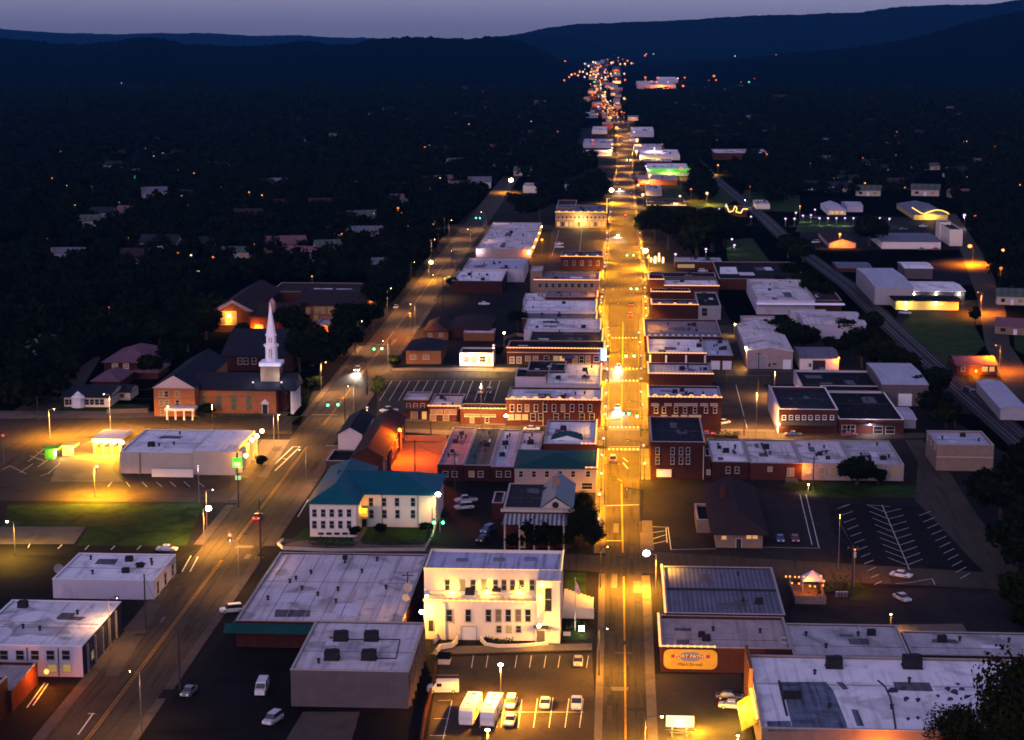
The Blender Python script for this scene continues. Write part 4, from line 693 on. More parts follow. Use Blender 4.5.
MB().add([(xa - 6, Yw - o, hw), (xb + o, Yw - o, hw), (xb + o, Yk + o, hw), (xa - 6, Yk + o, hw), (xa - 6, ym, hw + 3.1), (xb + o - q, ym, hw + 3.1), (xa - 6, Yw - o, hw - .22), (xb + o, Yw - o, hw - .22), (xb + o, Yk + o, hw - .22), (xa - 6, Yk + o, hw - .22)], [(0, 1, 5, 4), (1, 2, 5), (2, 3, 4, 5), (6, 7, 1, 0), (7, 8, 2, 1), (9, 8, 7, 6)]).build('wing_roof', ROOF['teal'], Rt)
for py, xs in ((502, [371, 384, 397, 413]), (514, [371.5, 384.5, 397.5, 413])):
    for px in xs: p = onY(px, py, Yw); window(Rt, 'y', Yw, -1, p.x, p.z, .95, 1.9, GLASS, **w8)
for px in (382, 418): p = onY(px, 500, Yw); MB().tube((p.x, Yw - .12, 0), (p.x, Yw - .12, hw - .3), .09).build('drainpipe', POLEM, Rt)
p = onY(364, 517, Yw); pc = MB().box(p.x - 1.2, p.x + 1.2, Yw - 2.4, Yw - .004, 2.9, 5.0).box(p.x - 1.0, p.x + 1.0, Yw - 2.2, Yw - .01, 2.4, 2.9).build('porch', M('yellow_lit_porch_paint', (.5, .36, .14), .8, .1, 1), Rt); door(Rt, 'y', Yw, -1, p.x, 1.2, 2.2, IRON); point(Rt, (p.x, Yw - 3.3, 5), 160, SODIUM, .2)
MB().box(p.x - 1, p.x + 1, Yw - 14, Yw - .5, .05, .16).build('entrance_path', CONC, Rt)
# dark gabled hall with the orange yard
b = bld('dark_hall', 'dark roofed brick hall beside the orange lit walled yard', 352, 383, 457, 417, h=6.5, wall='brick', roof='shingle', form='gableY', rise=2.4, over=.4, name='brick_hall', swins=[('R', 4, 3.4, 1.1, 2.4, GLASS)])
for k in range(4): y = b['Y0'] + (b['Y1'] - b['Y0']) * k / 4; MB().box(b['X1'] + .004, b['X1'] + .5, y, y + .7, 0, 5.4).build('buttress', WALL['tan'], b['root'])
b2 = bld('hall_wing', 'white gabled end house with charcoal roof joined to the dark hall', 338, 362, 434, 416, yb=452, wall='lilac', roof='slate', form='gableY', rise=2.0, over=.4, name='house', cat='house')
bld('hall_shed', 'low dark flat roofed shed in front of the white gabled end house', 326, 351, 461, 450, h=3.2, wall='dark', roof='black', name='shed', cat='shed')
p = onX(399.5, 429, b['X1'] + 1.3); fl = thing('flood_lamp', 'fierce orange floodlight on the side of the dark hall', 'wall lamp', tuple(p)); MB().box(p.x - 1.3, p.x - .2, p.y - .15, p.y + .15, p.z, p.z + .2).build('bracket', IRON, fl); MB().ball((p.x, p.y, p.z - .2), .5, 10, 8).build('bulb', EM['orange'], fl); point(fl, (p.x + .3, p.y - .3, p.z - .7), 23000, (1, .15, .0), .4)
# flat roofs behind the lot
for i, (lb, xl, xr, yt, yr, rf_, wl_, yb) in enumerate([('flat roofed shop with brown roof beside the orange lit yard', 437.5, 463, 464.5, 427.5, 'purple', 'darkbrick', 481), ('flat roofed shop with mossy dark ribbed roof between brown and white roofs', 463.6, 490.5, 465.5, 428.8, 'greengrey', 'darkbrick', 481), ('flat roofed shop with bright ribbed white roof next to the mossy one', 491, 514, 467, 430, 'metal', 'darkbrick', 482), ('low bluish roofed shop behind the pink walled building', 515, 540, 452, 432, 'lav', 'darkbrick', 466)]):
    b = bld('flat%d' % i, lb, xl, xr, yt, yr, yb=yb, wall=wl_, roof=rf_, par=.2, wins=[(474, [xl + 8, xl + 17], 1.2, 1.3, [DIMWIN, GLASS] if i == 1 else GLASS)] if i < 3 else ())
p = onY(460, 473, BL['flat0']['Y0'])
b = bld('round_light', 'white tiled roof corner shop with dark green oval skylight', 543.5, 595, 444, 420.5, h=7.2, wall='brick', roof='worn', lights='R', par=.4)
strip(b['root'], (b['X1'] - 3.5, b['Y0'] - .15, b['h'] + .25), (b['X1'], b['Y0'] - .15, b['h'] + .25))
zr = b['zr']; p0, p1 = W(551, 440, zr), W(583, 440, zr); n = 16; ct = (p0 + p1) / 2; rx = (p1.x - p0.x) / 2; ry = W(567, 432.5, zr).y - ct.y
MB().add([(ct.x + rx * math.cos(math.pi * k / n), ct.y + ry * math.sin(math.pi * k / n), zr + .5) for k in range(n + 1)] + [(ct.x + rx * math.cos(math.pi * k / n), ct.y + ry * math.sin(math.pi * k / n), zr - .02) for k in range(n + 1)], [tuple(range(n + 1))] + [(k, k + n + 1, k + n + 2, k + 1) for k in range(n)] + [(n, 2 * n + 1, n + 1, 0)]).build('skylight', ROOF['green'], b['roof'])
MB().add([(ct.x - rx, ct.y - .5, zr), (ct.x + rx, ct.y - .5, zr), (ct.x, ct.y - .5, zr + 1.2), (ct.x - rx, ct.y - .1, zr), (ct.x + rx, ct.y - .1, zr), (ct.x, ct.y - .1, zr + 1.2)], [(0, 1, 2), (5, 4, 3), (0, 2, 5, 3), (2, 1, 4, 5)]).build('roof_gable', WTRIM, b['roof'])
b = bld('pinkgreen', 'pinkish two storey building with dark green hipped roof', 514.5, 596.5, 468, 450, yb=492, wall='pink', roof='green', form='hip', rise=1.6, over=.2, wins=[(474, [521, 534, 547, 560, 573, 588], 1.0, 1.5, GLASS), (486, [587], 2.6, 1.6, GLASS)])
strip(b['root'], (b['X1'] + .15, b['Y0'], b['h'] + .3), (b['X1'] + .15, b['Y1'], b['h'] + .3)); strip(b['root'], (b['X1'] - 2.6, b['Y0'] - .15, b['h'] + .3), (b['X1'] + .15, b['Y0'] - .15, b['h'] + .3))
# old house with gable and striped porch
b = bld('old', 'old brick house with pale front gable, tar flat roof and striped porch roof', 503.5, 571, 508.5, 484, yb=548, wall='brick', roof='dark', name='brick_house', cat='house', par=.3, coping=TRIM, wins=[(533, [522.5], 1.0, 1.9, DIMWIN, dict(trim=WTRIM)), (544, [522.5], 1.0, 1.4, DIMWIN, dict(trim=WTRIM))])
X0, X1, Y0, Y1, h = (b[k] for k in ('X0', 'X1', 'Y0', 'Y1', 'h')); gx0 = onY(540, 509, Y0).x; gm = (gx0 + X1) / 2
MB().add([(gx0, Y0 - .3, h + .1), (X1 + .6, Y0 - .3, h + .1), (gm, Y0 - .3, h + 2.9), (gx0, Y1 + .3, h + .1), (X1 + .6, Y1 + .3, h + .1), (gm, Y1 + .3, h + 2.9)], [(0, 3, 5, 2), (2, 5, 4, 1), (3, 4, 5)]).build('gable_roof', M('grey_green_metal_roof', (.12, .15, .15), .5, .2, .4, rib=.25), b['root'])
MB().add([(gx0 + .3, Y0 - .15, h + .12), (X1 + .2, Y0 - .15, h + .12), (gm, Y0 - .15, h + 2.5)], [(0, 1, 2)]).build('pediment', TRIM, b['root'])
m = MB(); m.tube((gm, Y0 - .2, h + .9), (gm, Y0 - .1, h + .9), .75, n=14); m.build('round_window', GLASS, b['root'])
MB().box(X0 - .6, X1 + .8, Y0 - .5, Y0 - .02, h - .75, h - .05).build('cornice', TRIM, b['root'])
pr = MB().add([(X0 + .4, Y0 - .03, h - 1.2), (X1 - .8, Y0 - .03, h - 1.2), (X1 - .8, Y0 - 4.2, h - 2.4), (X0 - .2, Y0 - 4.2, h - 2.4), (X0 + .4, Y0 - .03, h - 1.5), (X1 - .8, Y0 - .03, h - 1.5), (X1 - .8, Y0 - 4.2, h - 2.7), (X0 - .2, Y0 - 4.2, h - 2.7)], [(3, 2, 1, 0), (4, 5, 6, 7), (7, 6, 2, 3), (0, 4, 7, 3), (2, 6, 5, 1)]).build('porch_roof', M('striped_porch_metal', (.22, .22, .25), .5, .2, .4, rib=.85, ribw=1.0), b['root'])
for k in range(5): x = X0 + (X1 - X0) * (k + .15) / 4.6; MB().box(x - .18, x + .18, Y0 - 4.0, Y0 - 3.64, 0, h - 2.6).build('porch_post', TRIM, b['root'])
p = W(556, 487, h + 2.2); ch = MB().box(p.x - .9, p.x + .9, p.y - .7, p.y + .7, h + .5, h + 4.6).build('chimney', WALL['tan'], b['root'])
bld('old_ann', 'small dark brick annex beside the old gabled house', 492, 503, 503, 492, h=4, wall='darkbrick', roof='dark', name='annex')
# row of brick shops above the side street
b = bld('red2', 'small red two storey brick shop with dark shop front awning', 403.5, 428.2, 400, 392, yb=419.5, wall='brick', roof='lav', par=.3, wins=[(406, [408.5, 415.5, 422.5], 1.0, 1.3, GLASS)])
X0, X1, Y0 = b['X0'], b['X1'], b['Y0']; MB().box(X0 + .2, X1 - .2, Y0 - 1.2, Y0 - .004, 2.9, 3.6).build('awning', IRON, b['root']); door(b['root'], 'y', Y0, -1, X0 + 3.2, 1.8, 2.3, DIMWIN); door(b['root'], 'y', Y0, -1, X1 - 1.2, 1.3, 2.4, WARMWIN)
b = bld('str1', 'brick shop with string lit parapet and five lit windows beside the red shop', 428.4, 460, 406.5, 394, yb=422, wall='brick', roof='lav', lights='F', wins=[(412, [433.5, 440, 447, 453.5], 1.5, 1.3, DIMWIN), (417.5, [433, 446], 1.6, 1.6, DIMWIN)])
b = bld('str2', 'low brick shop with string lights and dim doorways between taller shops', 460.4, 506, 409, 404, yb=424, wall='brick', roof='dark', lights='F', wins=[(420, [472, 487], 1.0, 1.4, [DIMWIN, GLASS]), (415.5, [480], 9, .5, DIMWIN, dict(mull=False))])
b = bld('str3', 'two storey brick corner block with scalloped string lights by the signals', 506.4, 601, 400, 387.5, yb=426, wall='brick', roof='worn', lights='FR', scal=8, wins=[(408, [512, 519.5, 527, 536, 545, 554, 563, 572, 581, 590], 1.0, 2.0, [GLASS, GLASS, DIMWIN, GLASS]), (417, [511, 518, 525], 1.5, 1.4, WARMWIN), (417, [533, 541, 556, 567, 582, 592], 1.3, 2.0, GLASS)])
m = MB(); p = onY(543, 410, b['Y0']); m.tube((p.x, b['Y0'] - .2, 0), (p.x, b['Y0'] - .2, b['h'] - .5), .12); m.build('drainpipe', TRIM, b['root'])
b = bld('tilewh', 'shop with white tiled flat roof and dark end roof at the crossing', 546, 600, 384, 364, h=5.2, wall='lilac', roof='worn', lights='R', par=.3)
bld('pinkblk', 'small pale walled block with black roof beside the white tiled roof', 515, 546, 377, 368, yb=390, wall='lilac', roof='black'); bld('blkblk', 'higher black roofed block behind the pale walled block', 527, 565, 371, 361, h=5.6, wall='dark', roof='black')
b = bld('windows12', 'long brick shop with twelve windows and string lit black roof', 507, 604, 348.6, 341, yb=365, wall='brick', roof='black', lights='FR', wins=[(360, [512, 519], 1.4, 2.0, DIMWIN, dict(trim=WTRIM)), (358.5, [528, 535.5, 546.5, 556, 562], 1.7, 1.6, [DIMWIN, DIMWIN, GLASS, YELWIN, WARMWIN]), (359.5, [575, 581.5, 588], 1.5, 2.4, [DIMWIN, GLASS, DIMWIN]), (359, [596.5], 1.8, 2, GLASS)], band=(1.6, .3))
Y0 = b['Y0']; p = onY(568.5, 359, Y0); MB().box(p.x - 2.2, p.x + 2.2, Y0 - 1.4, Y0 - .004, 2.6, 3.3).build('awning', M('navy_canvas', (.03, .04, .12), .8), b['root'])
p = onY(603.5, 355, Y0); ns = thing('neon_sign', 'blue neon blade sign at the street corner of the long brick shop', 'sign', tuple(p)); MB().box(p.x - .9, p.x + .9, p.y - .12, p.y + .12, p.z - 1.9, p.z + 1.9).build('sign_box', EM['blue'], ns); MB().box(p.x - .35, p.x + .35, p.y - .2, p.y - .121, p.z - 1.0, p.z + 1.0).build('sign_symbol', EM['white'], ns); MB().tube((p.x, p.y + 1.2, p.z), (p.x, p.y, p.z), .08).build('bracket', IRON, ns); point(ns, (p.x + .6, p.y - 1.4, p.z), 500, (.15, .25, 1), .3)
b = bld('bright_stand', 'small white drive in stand glaring with lights beside the side street', 459.5, 493, 353, 347.5, yb=366, wall='white', roof='dark', name='drive_in_stand', cat='shop', par=.4, wins=[(359, [466, 474.5, 482.5], 2.0, 2.0, [DIMWIN, DIMWIN, GLASS]), (360, [489], 1.2, 2.4, WARMWIN)])
for k, (px, py, e_, c_, pw) in enumerate(((466, 355, 'cool', (.75, .8, 1), 1500), (474.5, 355, 'warm', WARM, 2600), (490, 355.5, 'warm', WARM, 3000))): wall_lamp(px, py, b['Y0'] - .8, ('bluish lamp on the glaring drive in stand', 'warm lamp in the middle of the glaring drive in stand', 'warm lamp at the alley end of the glaring drive in stand')[k], e_, pw, c_, .4)
bld('browncab', 'square brown brick office with charcoal hipped roof at the street corner', 406, 441, 350, 340.5, yb=364, wall='orangebrick', roof='slate', form='hip', rise=2.2, over=.5, name='office_building', wins=[(357, [413, 426], 2.0, 1.4, DIMWIN)])
bld('low1', 'brick cottage with brown hipped roof and two pale windows', 424, 448, 331, 321, yb=340, wall='orangebrick', roof='shingle', form='hip', rise=2.6, over=.5, name='cottage', cat='house', wins=[(335, [430, 441], 1.4, 1.3, DIMWIN)])
bld('low2', 'wide dark hipped roof lodge behind the brick cottage', 450, 490, 328.5, 317, h=3.6, wall='brick', roof='shingle', form='hip', rise=2.4, over=.5, name='lodge')
bld('low3', 'flat roofed orange brick room in front of the wide lodge', 463.5, 494, 333, 328.5, yb=341, wall='orangebrick', roof='lav', name='brick_room', par=.2)
# north rows
for i, (lb, xl, xr, yt, yr, h, rf_, wl_, lt, kw) in enumerate([
    ('dark grey flat roofed shop with red rear wall near the widening', 529, 602, 341, 329, 5.0, 'dark', 'brick', 'R', {}),
    ('pale flat roofed shop second from the dark grey one', 524, 600, 329.5, 319, 5.6, 'worn', 'lilac', 'R', dict(vents=[(556, 321), (552, 323)])),
    ('dusky blue flat roofed shop between two pale roofs', 522, 596, 319, 311, 4.9, 'blue', 'brick', 'R', dict(vents=[(547, 313), (559, 314)])),
    ('pale flat roofed shop with roof vent in the long row', 522, 595.5, 311, 300.5, 5.6, 'white', 'lilac', 'R', dict(vents=[(533, 308)])),
    ('white flat roofed shop with dark rear strip in the long row', 523, 596, 300.5, 293.5, 5.0, 'worn', 'lilac', 'R', {}),
    ('narrow dark roofed shop behind the white one in the long row', 545, 597, 297, 291, 6.0, 'purple', 'brick', 'R', {})]):
    bld('north%d' % i, lb, xl, xr, yt, yr, h=h, wall=wl_, roof=rf_, lights=lt, par=.3, **kw)
b = bld('arches', 'tan shop with straight light string above a row of arches', 534, 599, 280.3, 272, yb=296, wall='tan', roof='purple', lights='FR', wins=[(285.5, [540, 546.5, 553, 559.5, 566, 572.5, 579, 585.5, 592], 1.6, 1.8, GLASS)])
bld('tantower', 'square tan stair tower beside the arched shop', 530.5, 542, 271, 266, yb=292, wall='tan', roof='lav', name='stair_tower', cat='tower')
b = bld('redrow', 'deep red brick shop with scalloped light string at the parking lot edge', 560.5, 603, 256.8, 251.5, yb=270, wall='brick', roof='blue', lights='F', scal=4, wins=[(263, [566, 574, 582, 590, 598], 1.1, 2, GLASS)])
b = bld('ventroof', 'long flat roofed hall with many roof vents and orange lit end', 476, 531, 249, 222.5, yb=258, wall='pink', roof='lav', name='hall', vents=[(492, 236), (497, 234), (484, 246), (510, 237), (516, 230), (522, 244), (511, 224), (526, 227), (486, 241)], par=.3)
p = W(529, 260); 
wall_lamp(529, 252.5, b['Y0'], 'bright warm lamp at the corner of the long vented hall', 'warm', 2600, AMBER, .5); wall_lamp(478.5, 250, b['Y0'], 'small white lamp at the street corner of the long vented hall', 'cool', 700, COOL, .4)
o = thing('wall_lamp', 'row of gold lamps along the parking side of the long vented hall', 'wall lamp', (b['X1'] + .6, b['Y0'] + 30, 4.5))
for k in range(4): y = b['Y0'] + 14 + k * 34; MB().box(b['X1'] + .01, b['X1'] + .5, y - .2, y + .2, 4.2, 4.5).build('bracket', IRON, o); MB().ball((b['X1'] + .7, y, 4.1), .3).build('bulb', EM['sodium'], o); point(o, (b['X1'] + 1.4, y, 4), 1500, SODIUM, .3)
b = bld('dusk1', 'dark brick store with stepped bluish white roof beside the parallel street', 452, 502, 281, 270, yb=293, wall='darkbrick', roof='white', name='store'); bld('dusk2', 'rear store with grey metal roof joined to the stepped white roof', 463, 524, 269, 258.5, h=6, wall='lilac', roof='metal', name='store')
b = bld('ornate', 'ornate corner hotel with gold scalloped lights and rows of lit windows', 555.5, 606.5, 212.5, 205, yb=228, wall='tan', roof='blue', name='corner_hotel', lights='F', lmat='gold', scal=7, wins=[(218, [558.5 + 4.1 * k for k in range(12)], 1.2, 2.0, GLASS), (224, [558.5 + 4.1 * k for k in range(12)], 1.6, 2.4, [WARMWIN, GLASS, WARMWIN, WARMWIN])], band=(4.0, .4))
strip(b['root'], (b['X1'] + .2, b['Y0'] - .2, b['h']), (b['X1'] + .2, b['Y0'] - .2, b['h'] + 8), 'gold', r=.3); point(b['root'], ((b['X0'] + b['X1']) / 2, b['Y0'] - 4, 4.5), 3800, (1, .6, .15), .5)
bld('ornate2', 'orange brick hall behind the ornate corner hotel', 556, 575, 208, 200, h=9, wall='orangebrick', roof='dark', name='brick_hall')
# ---- left edge
b = bld('flatwh', 'white flat roofed building with dish beside the lawn lot', 52.5, 153.5, 580, 554, yb=599, wall='lilac', roof='white', name='office_building', par=.2, swins=[('R', 3, 1.6, 1.6, 2.6, GLASS)], coping=WTRIM)
p = W(60, 580); o = thing('satellite_dish', 'large grey satellite dish standing behind the white flat roofed building', 'satellite dish', tuple(p)); MB().tube((p.x, p.y, 0), (p.x, p.y, 2.2), .12).build('post', GALV, o); m = MB()
for k in range(16):
    a0, a1 = 2 * math.pi * k / 16, 2 * math.pi * (k + 1) / 16; m.add([(p.x + 1.1 * math.cos(a0), p.y - .5, 2.6 + 1.1 * math.sin(a0)), (p.x + 1.1 * math.cos(a1), p.y - .5, 2.6 + 1.1 * math.sin(a1)), (p.x, p.y + .1, 2.6)], [(0, 1, 2), (2, 1, 0)])
m.build('dish', GALV, o)
b = bld('two_st', 'two storey pale building with two lit windows beside the driveway', -35, 82, 645.5, 601, yb=676, wall='lilac', roof='worn', name='office_building', par=.25, coping=WTRIM, wins=[(655, [-11, 4, 20, 35, 50.5, 66], 1.4, 1.7, GLASS, dict(t=.06)), (668, [52.5, 67], 1.4, 1.3, YELWIN), (668, [-11, 4], 1.4, 1.3, GLASS)], units=[(23, 607, .9)])
for k in range(5): y = b['Y0'] + (b['Y1'] - b['Y0']) * (k + .5) / 5.5; MB().box(b['X1'] + .004, b['X1'] + .4, y, y + .5, 0, b['h'] - .3).build('pilaster', WALL['grey'], b['root'])
MB().box(b['X1'] + .005, b['X1'] + .06, b['Y0'], b['Y1'], 0, b['h'] - .1).build('dark_side_sheet', WALL['dark'], b['root']); window(b['root'], 'x', b['X1'] + .06, 1, b['Y0'] + 6, 2.2, 1.5, 1.2, YELWIN)  # thin sheet makes this side darker than the front
for px in (27.5, 58.5): p = onY(px, 660, b['Y0']); MB().tube((p.x, b['Y0'] - .13, 0), (p.x, b['Y0'] - .13, b['h'] - .4), .11).build('drainpipe', POLEM, b['root'])
MB().box(b['X0'] + .4, b['X1'] - .4, (b['Y0'] + b['Y1']) / 2 - .3, (b['Y0'] + b['Y1']) / 2, b['zr'] - .02, b['zr'] + .25).build('roof_seam', ROOF['lav'], b['roof'])
b = bld('lowbrown', 'low brick building with brown roof and orange corner lamp', -30, 11, 690, 661.5, h=4.0, wall='brick', roof='brown'); wall_lamp(46.5, 671.5, W(46, 690).y, 'glaring orange lamp at the mouth of the driveway', 'orange', 2600, AMBER, .45)
bld('edgewh', 'building corner with bright roof at the bottom of the frame edge', -75, -27, 712, 676, h=6.5, wall='darkbrick', roof='white')
b = bld('bank', 'white windowless bank with flat roof and gold lit entrance wall', 119.5, 228, 452.5, 430, yb=474, wall='sand', roof='white', name='bank_building', cat='bank', par=.3, coping=WTRIM)
Rt = b['root']; X0, X1, Y0, Y1, h = (b[k] for k in ('X0', 'X1', 'Y0', 'Y1', 'h')); xm_ = onY(193, 452, Y0).x
MB().box(xm_, X1 + 2.0, Y0 - .6, Y1 - 2, h - .5, h + .5).box(xm_, X1 + 2, Y0 - .6, Y0 - .004, 0, h - .5).build('raised_wall', WALL['sand'], Rt); MB().box(xm_ + .3, X1 + 1.7, Y0 - .3, Y1 - 2.3, h + .504, h + .55).build('raised_roof', ROOF['white'], Rt)
for px in (140, 193): p = onY(px, 460, Y0); MB().box(p.x - .35, p.x, Y0 - .7, Y0 - .604 if px > 150 else Y0 - .004, 0, h - .2).build('pilaster', TRIM, Rt)
MB().box(onY(155, 470, Y0).x, onY(196, 470, Y0).x, Y0 - 3.5, Y0 - 3.2, 0, 2.1).build('screen_wall', WALL['cream'], Rt)
for k in range(5): y = Y0 + (Y1 - Y0) * (k + .4) / 5.5; MB().box(X1 + 2.004, X1 + 3.2, y, y + .8, 0, h).build('pier', WALL['cream'], Rt)
for k, (px, py) in enumerate(((252, 440), (257, 436), (262, 431))): wall_lamp(px, py, onX(px, py, X1 + 4).y, ('gold lamp nearest the sign on the bank entrance wall', 'gold lamp in the middle of the bank entrance wall', 'gold lamp farthest along the bank entrance wall')[k], 'sodium', 3400, SODIUM, .5)
wall_lamp(246, 455.5, Y0 - .6, 'gold lamp at the near corner of the bank beside the green sign', 'sodium', 1800, SODIUM, .5)
# drive-through canopy, kiosks
p0 = W(93, 455); p1 = W(122, 455); dt = thing('drive_through', 'white drive through canopy blazing with gold light beside the bank', 'canopy', tuple(p0)); ya, yb_ = p0.y - 1, W(100, 446).y
MB().box(p0.x, p1.x, ya, yb_, 3.9, 4.7).build('roof', WTRIM, dt)
for k in range(4):
    x = p0.x + (p1.x - p0.x) * (k + .15) / 3.4; MB().box(x - .3, x + .3, ya + 1.5, ya + 2.5, 0, 3.9).build('column', WALL['tan'], dt)
    MB().ball((x + 1.1, ya + .6, 3.7), .42).build('lamp', EM['sodium'], dt); point(dt, (x + 1.1, ya - .4, 3.2), 7500, (1, .48, .02), .4)
for k in range(3): x = p0.x + (p1.x - p0.x) * (k + .6) / 3.4; MB().box(x - .5, x + .5, ya + 2, ya + 4, 0, 1.9).build('teller_machine', M('orange_machine_paint', (.3, .1, .03), .6), dt)
for k, (px, lb, mt, gl) in enumerate(((50.5, 'green cash machine kiosk with flat roof glaring in the bank lot', M('bright_green_paint', (.08, .36, .02), .6, .1, 1), 'g'), (68, 'yellowish cash machine kiosk with wide pale roof in the bank lot', M('pale_green_paint', (.40, .42, .10), .6, .1, 1), 'y'))):
    p = W(px, 459 - 3 * k); kk = thing('kiosk', lb, 'kiosk', tuple(p)); MB().box(p.x - 1.5, p.x + .9, p.y, p.y + 2.4, 0, 2.7).build('body', mt, kk); MB().box(p.x - 1.9, p.x + 2.4, p.y - .6, p.y + 3.2, 2.7, 3.05).build('roof', mt, kk); MB().box(p.x + .901, p.x + 1.0, p.y + .5, p.y + 1.9, .8, 2.2).build('machine_panel', EM['warm'] if k == 0 else WTRIM, kk)
    point(kk, (p.x + 2.2, p.y - .8, 2.3), 800 if k == 0 else 500, (1, .68, .2), .25)
# pole sign of the bank
p = W(238.5, 508); sg = thing('pole_sign', 'glowing green rectangular sign on a tall dark pole beside the bank', 'sign', tuple(p)); MB().tube((p.x, p.y, 0), (p.x, p.y, 14), .17).build('pole', IRON, sg)
z_ = onY(238, 467, p.y).z; MB().box(p.x - 1.15, p.x + 1.15, p.y - .25, p.y + .25, z_, onY(238, 457.5, p.y).z).build('sign_face', E('green_sign_face', (.10, 1, .02), 1.1), sg); MB().box(p.x - .75, p.x + .75, p.y - .3, p.y - .251, z_ + .45, z_ + 1.2).build('sign_mark', EM['white'], sg); point(sg, (p.x, p.y - 1.2, z_), 260, (.3, 1, .1), .3)
MB().box(p.x - .6, p.x + .8, p.y - .1, p.y + .1, z_ - 3.2, z_ - 2.2).build('lower_panel', WTRIM, sg)
# church
b = bld('church_gable', 'x', 153.5, 194.5, 387.5, 360, yb=416.5, wall='litbrick', roof='slate', form='gableY', rise=3.6, over=.5, name='church', wins=[(394, [161, 166.5, 177], 1.1, 1.7, [DIMWIN, GLASS, DIMWIN]), (403, [161.5, 167, 177.5], 1.1, 1.7, [DIMWIN, DIMWIN, GLASS]), (412, [162.5], 1.1, 1.5, DIMWIN)])
Rt = b['root']; Rt['label'] = 'orange brick church with charcoal roof and tall white steeple'; Rt['category'] = 'church'
X0, X1, Y0, Y1, h = (b[k] for k in ('X0', 'X1', 'Y0', 'Y1', 'h')); xm_ = (X0 + X1) / 2
MB().add([(X0 - .3, Y0 - .55, h - .1), (X1 + .3, Y0 - .55, h - .1), (xm_, Y0 - .55, h + 3.7), (X0 - .3, Y0 - .02, h - .1), (X1 + .3, Y0 - .02, h - .1), (xm_, Y0 - .02, h + 3.7)], [(0, 1, 2), (0, 3, 4, 1)]).build('pediment', M('pale_pink_boards', (.36, .27, .24), .8, .1, 1), Rt)
nx1 = onY(273, 389, Y0 + 1).x; nx2 = onY(291, 389, Y0 + 1).x; Yn = W(234, 413.5).y; hn = onY(234, 389, Yn).z; Yr = W(234, 372, hn + 4.0).y; Ybk = Yr + (Yr - Yn)
MB().box(X1 - .5, nx1, Yn, Ybk, 0, hn).build('nave_wall', WALL['litbrick'], Rt)
MB().box(nx1, nx2 - 3, Yn + 4, Ybk - 4, 0, hn).build('porch_wall', WALL['brick'], Rt)
nr = MB().add([(X1 - 2, Yn - .7, hn), (nx2 + .6, Yn - .7, hn), (nx2 + .6, Yr, hn + 4.0), (X1 - 2, Yr, hn + 4.0), (X1 - 2, Ybk + .7, hn), (nx2 + .6, Ybk + .7, hn), (X1 - 2, Yn - .7, hn - .4), (nx2 + .6, Yn - .7, hn - .4), (nx2 + .6, Ybk + .7, hn - .4), (X1 - 2, Ybk + .7, hn - .4)], [(0, 1, 2, 3), (3, 2, 5, 4), (6, 7, 1, 0), (9, 8, 7, 6), (7, 8, 5, 2, 1)]).build('nave_roof', ROOF['slate'], Rt)
MB().add([(nx2 + .1, Yn, hn), (nx2 + .1, Ybk, hn), (nx2 + .1, Yr, hn + 3.8)], [(0, 1, 2)]).build('porch_gable', WTRIM, Rt)
for k in range(5): y = Yn + .6 + (Ybk - Yn - 1.2) * k / 4; MB().tube((nx2 - .6, y, 0), (nx2 - .6, y, hn - .4), .55, .48, n=12).build('column', WTRIM, Rt)
for px in (204, 219, 234, 249): 
    p = onY(px, 401, Yn); f = window(Rt, 'y', Yn, -1, p.x, p.z - .6, 1.5, 4.2, M('stained_glass', (.09, .10, .05), .3, .6, 1.5), WALL['tan'], t=.12)
    MB().add([(p.x - .85, Yn - .1, p.z + 1.5), (p.x + .85, Yn - .1, p.z + 1.5), (p.x, Yn - .1, p.z + 3.1), (p.x - .85, Yn - .01, p.z + 1.5), (p.x + .85, Yn - .01, p.z + 1.5), (p.x, Yn - .01, p.z + 3.1)], [(0, 1, 2), (2, 1, 4, 5), (0, 2, 5, 3)]).build('arch_head', WALL['tan'], f)
door(Rt, 'y', Yn, -1, onY(265, 405, Yn).x, 1.6, 2.9, IRON, WTRIM); p = onY(265, 402, Yn); MB().add([(p.x - 1.4, Yn - .3, 3.2), (p.x + 1.4, Yn - .3, 3.2), (p.x, Yn - .3, 4.6), (p.x - 1.4, Yn - .01, 3.2), (p.x + 1.4, Yn - .01, 3.2), (p.x, Yn - .01, 4.6)], [(0, 1, 2), (2, 1, 4, 5), (0, 2, 5, 3), (0, 3, 4, 1)]).build('door_pediment', WTRIM, Rt)
# steeple
sx = onY(270.7, 377, Yr - 3).x; sy = Yr - 1.0; zz = lambda y: onY(270, y, sy).z
s_ = lambda px: px / (F_PX / (sy * 1.005)) 
MB().box(sx - 2.9, sx + 2.9, sy - 2.9, sy + 2.9, hn + 1.0, zz(364.5)).build('steeple_base', WALL['tan'], Rt)
def oct_(r0, r1, z0, z1, n=8): return MB().tube((sx, sy, z0), (sx, sy, z1), r0, r1, n=n)
stp = MB().box(sx - 3.3, sx + 3.3, sy - 3.3, sy + 3.3, zz(364.5), zz(361)); stp.tube((sx, sy, zz(361)), (sx, sy, zz(346)), 1.95, 1.85, n=8); stp.tube((sx, sy, zz(346)), (sx, sy, zz(344)), 2.35, 2.3, n=8); stp.tube((sx, sy, zz(344)), (sx, sy, zz(335.5)), 1.55, 1.5, n=8); stp.tube((sx, sy, zz(335.5)), (sx, sy, zz(334)), 1.8, 1.75, n=8); stp.tube((sx, sy, zz(334)), (sx, sy, zz(303)), 1.5, .06, n=8)
stp.build('steeple', M('white_steeple_paint', (.62, .62, .66), .6, .08, 1), Rt)
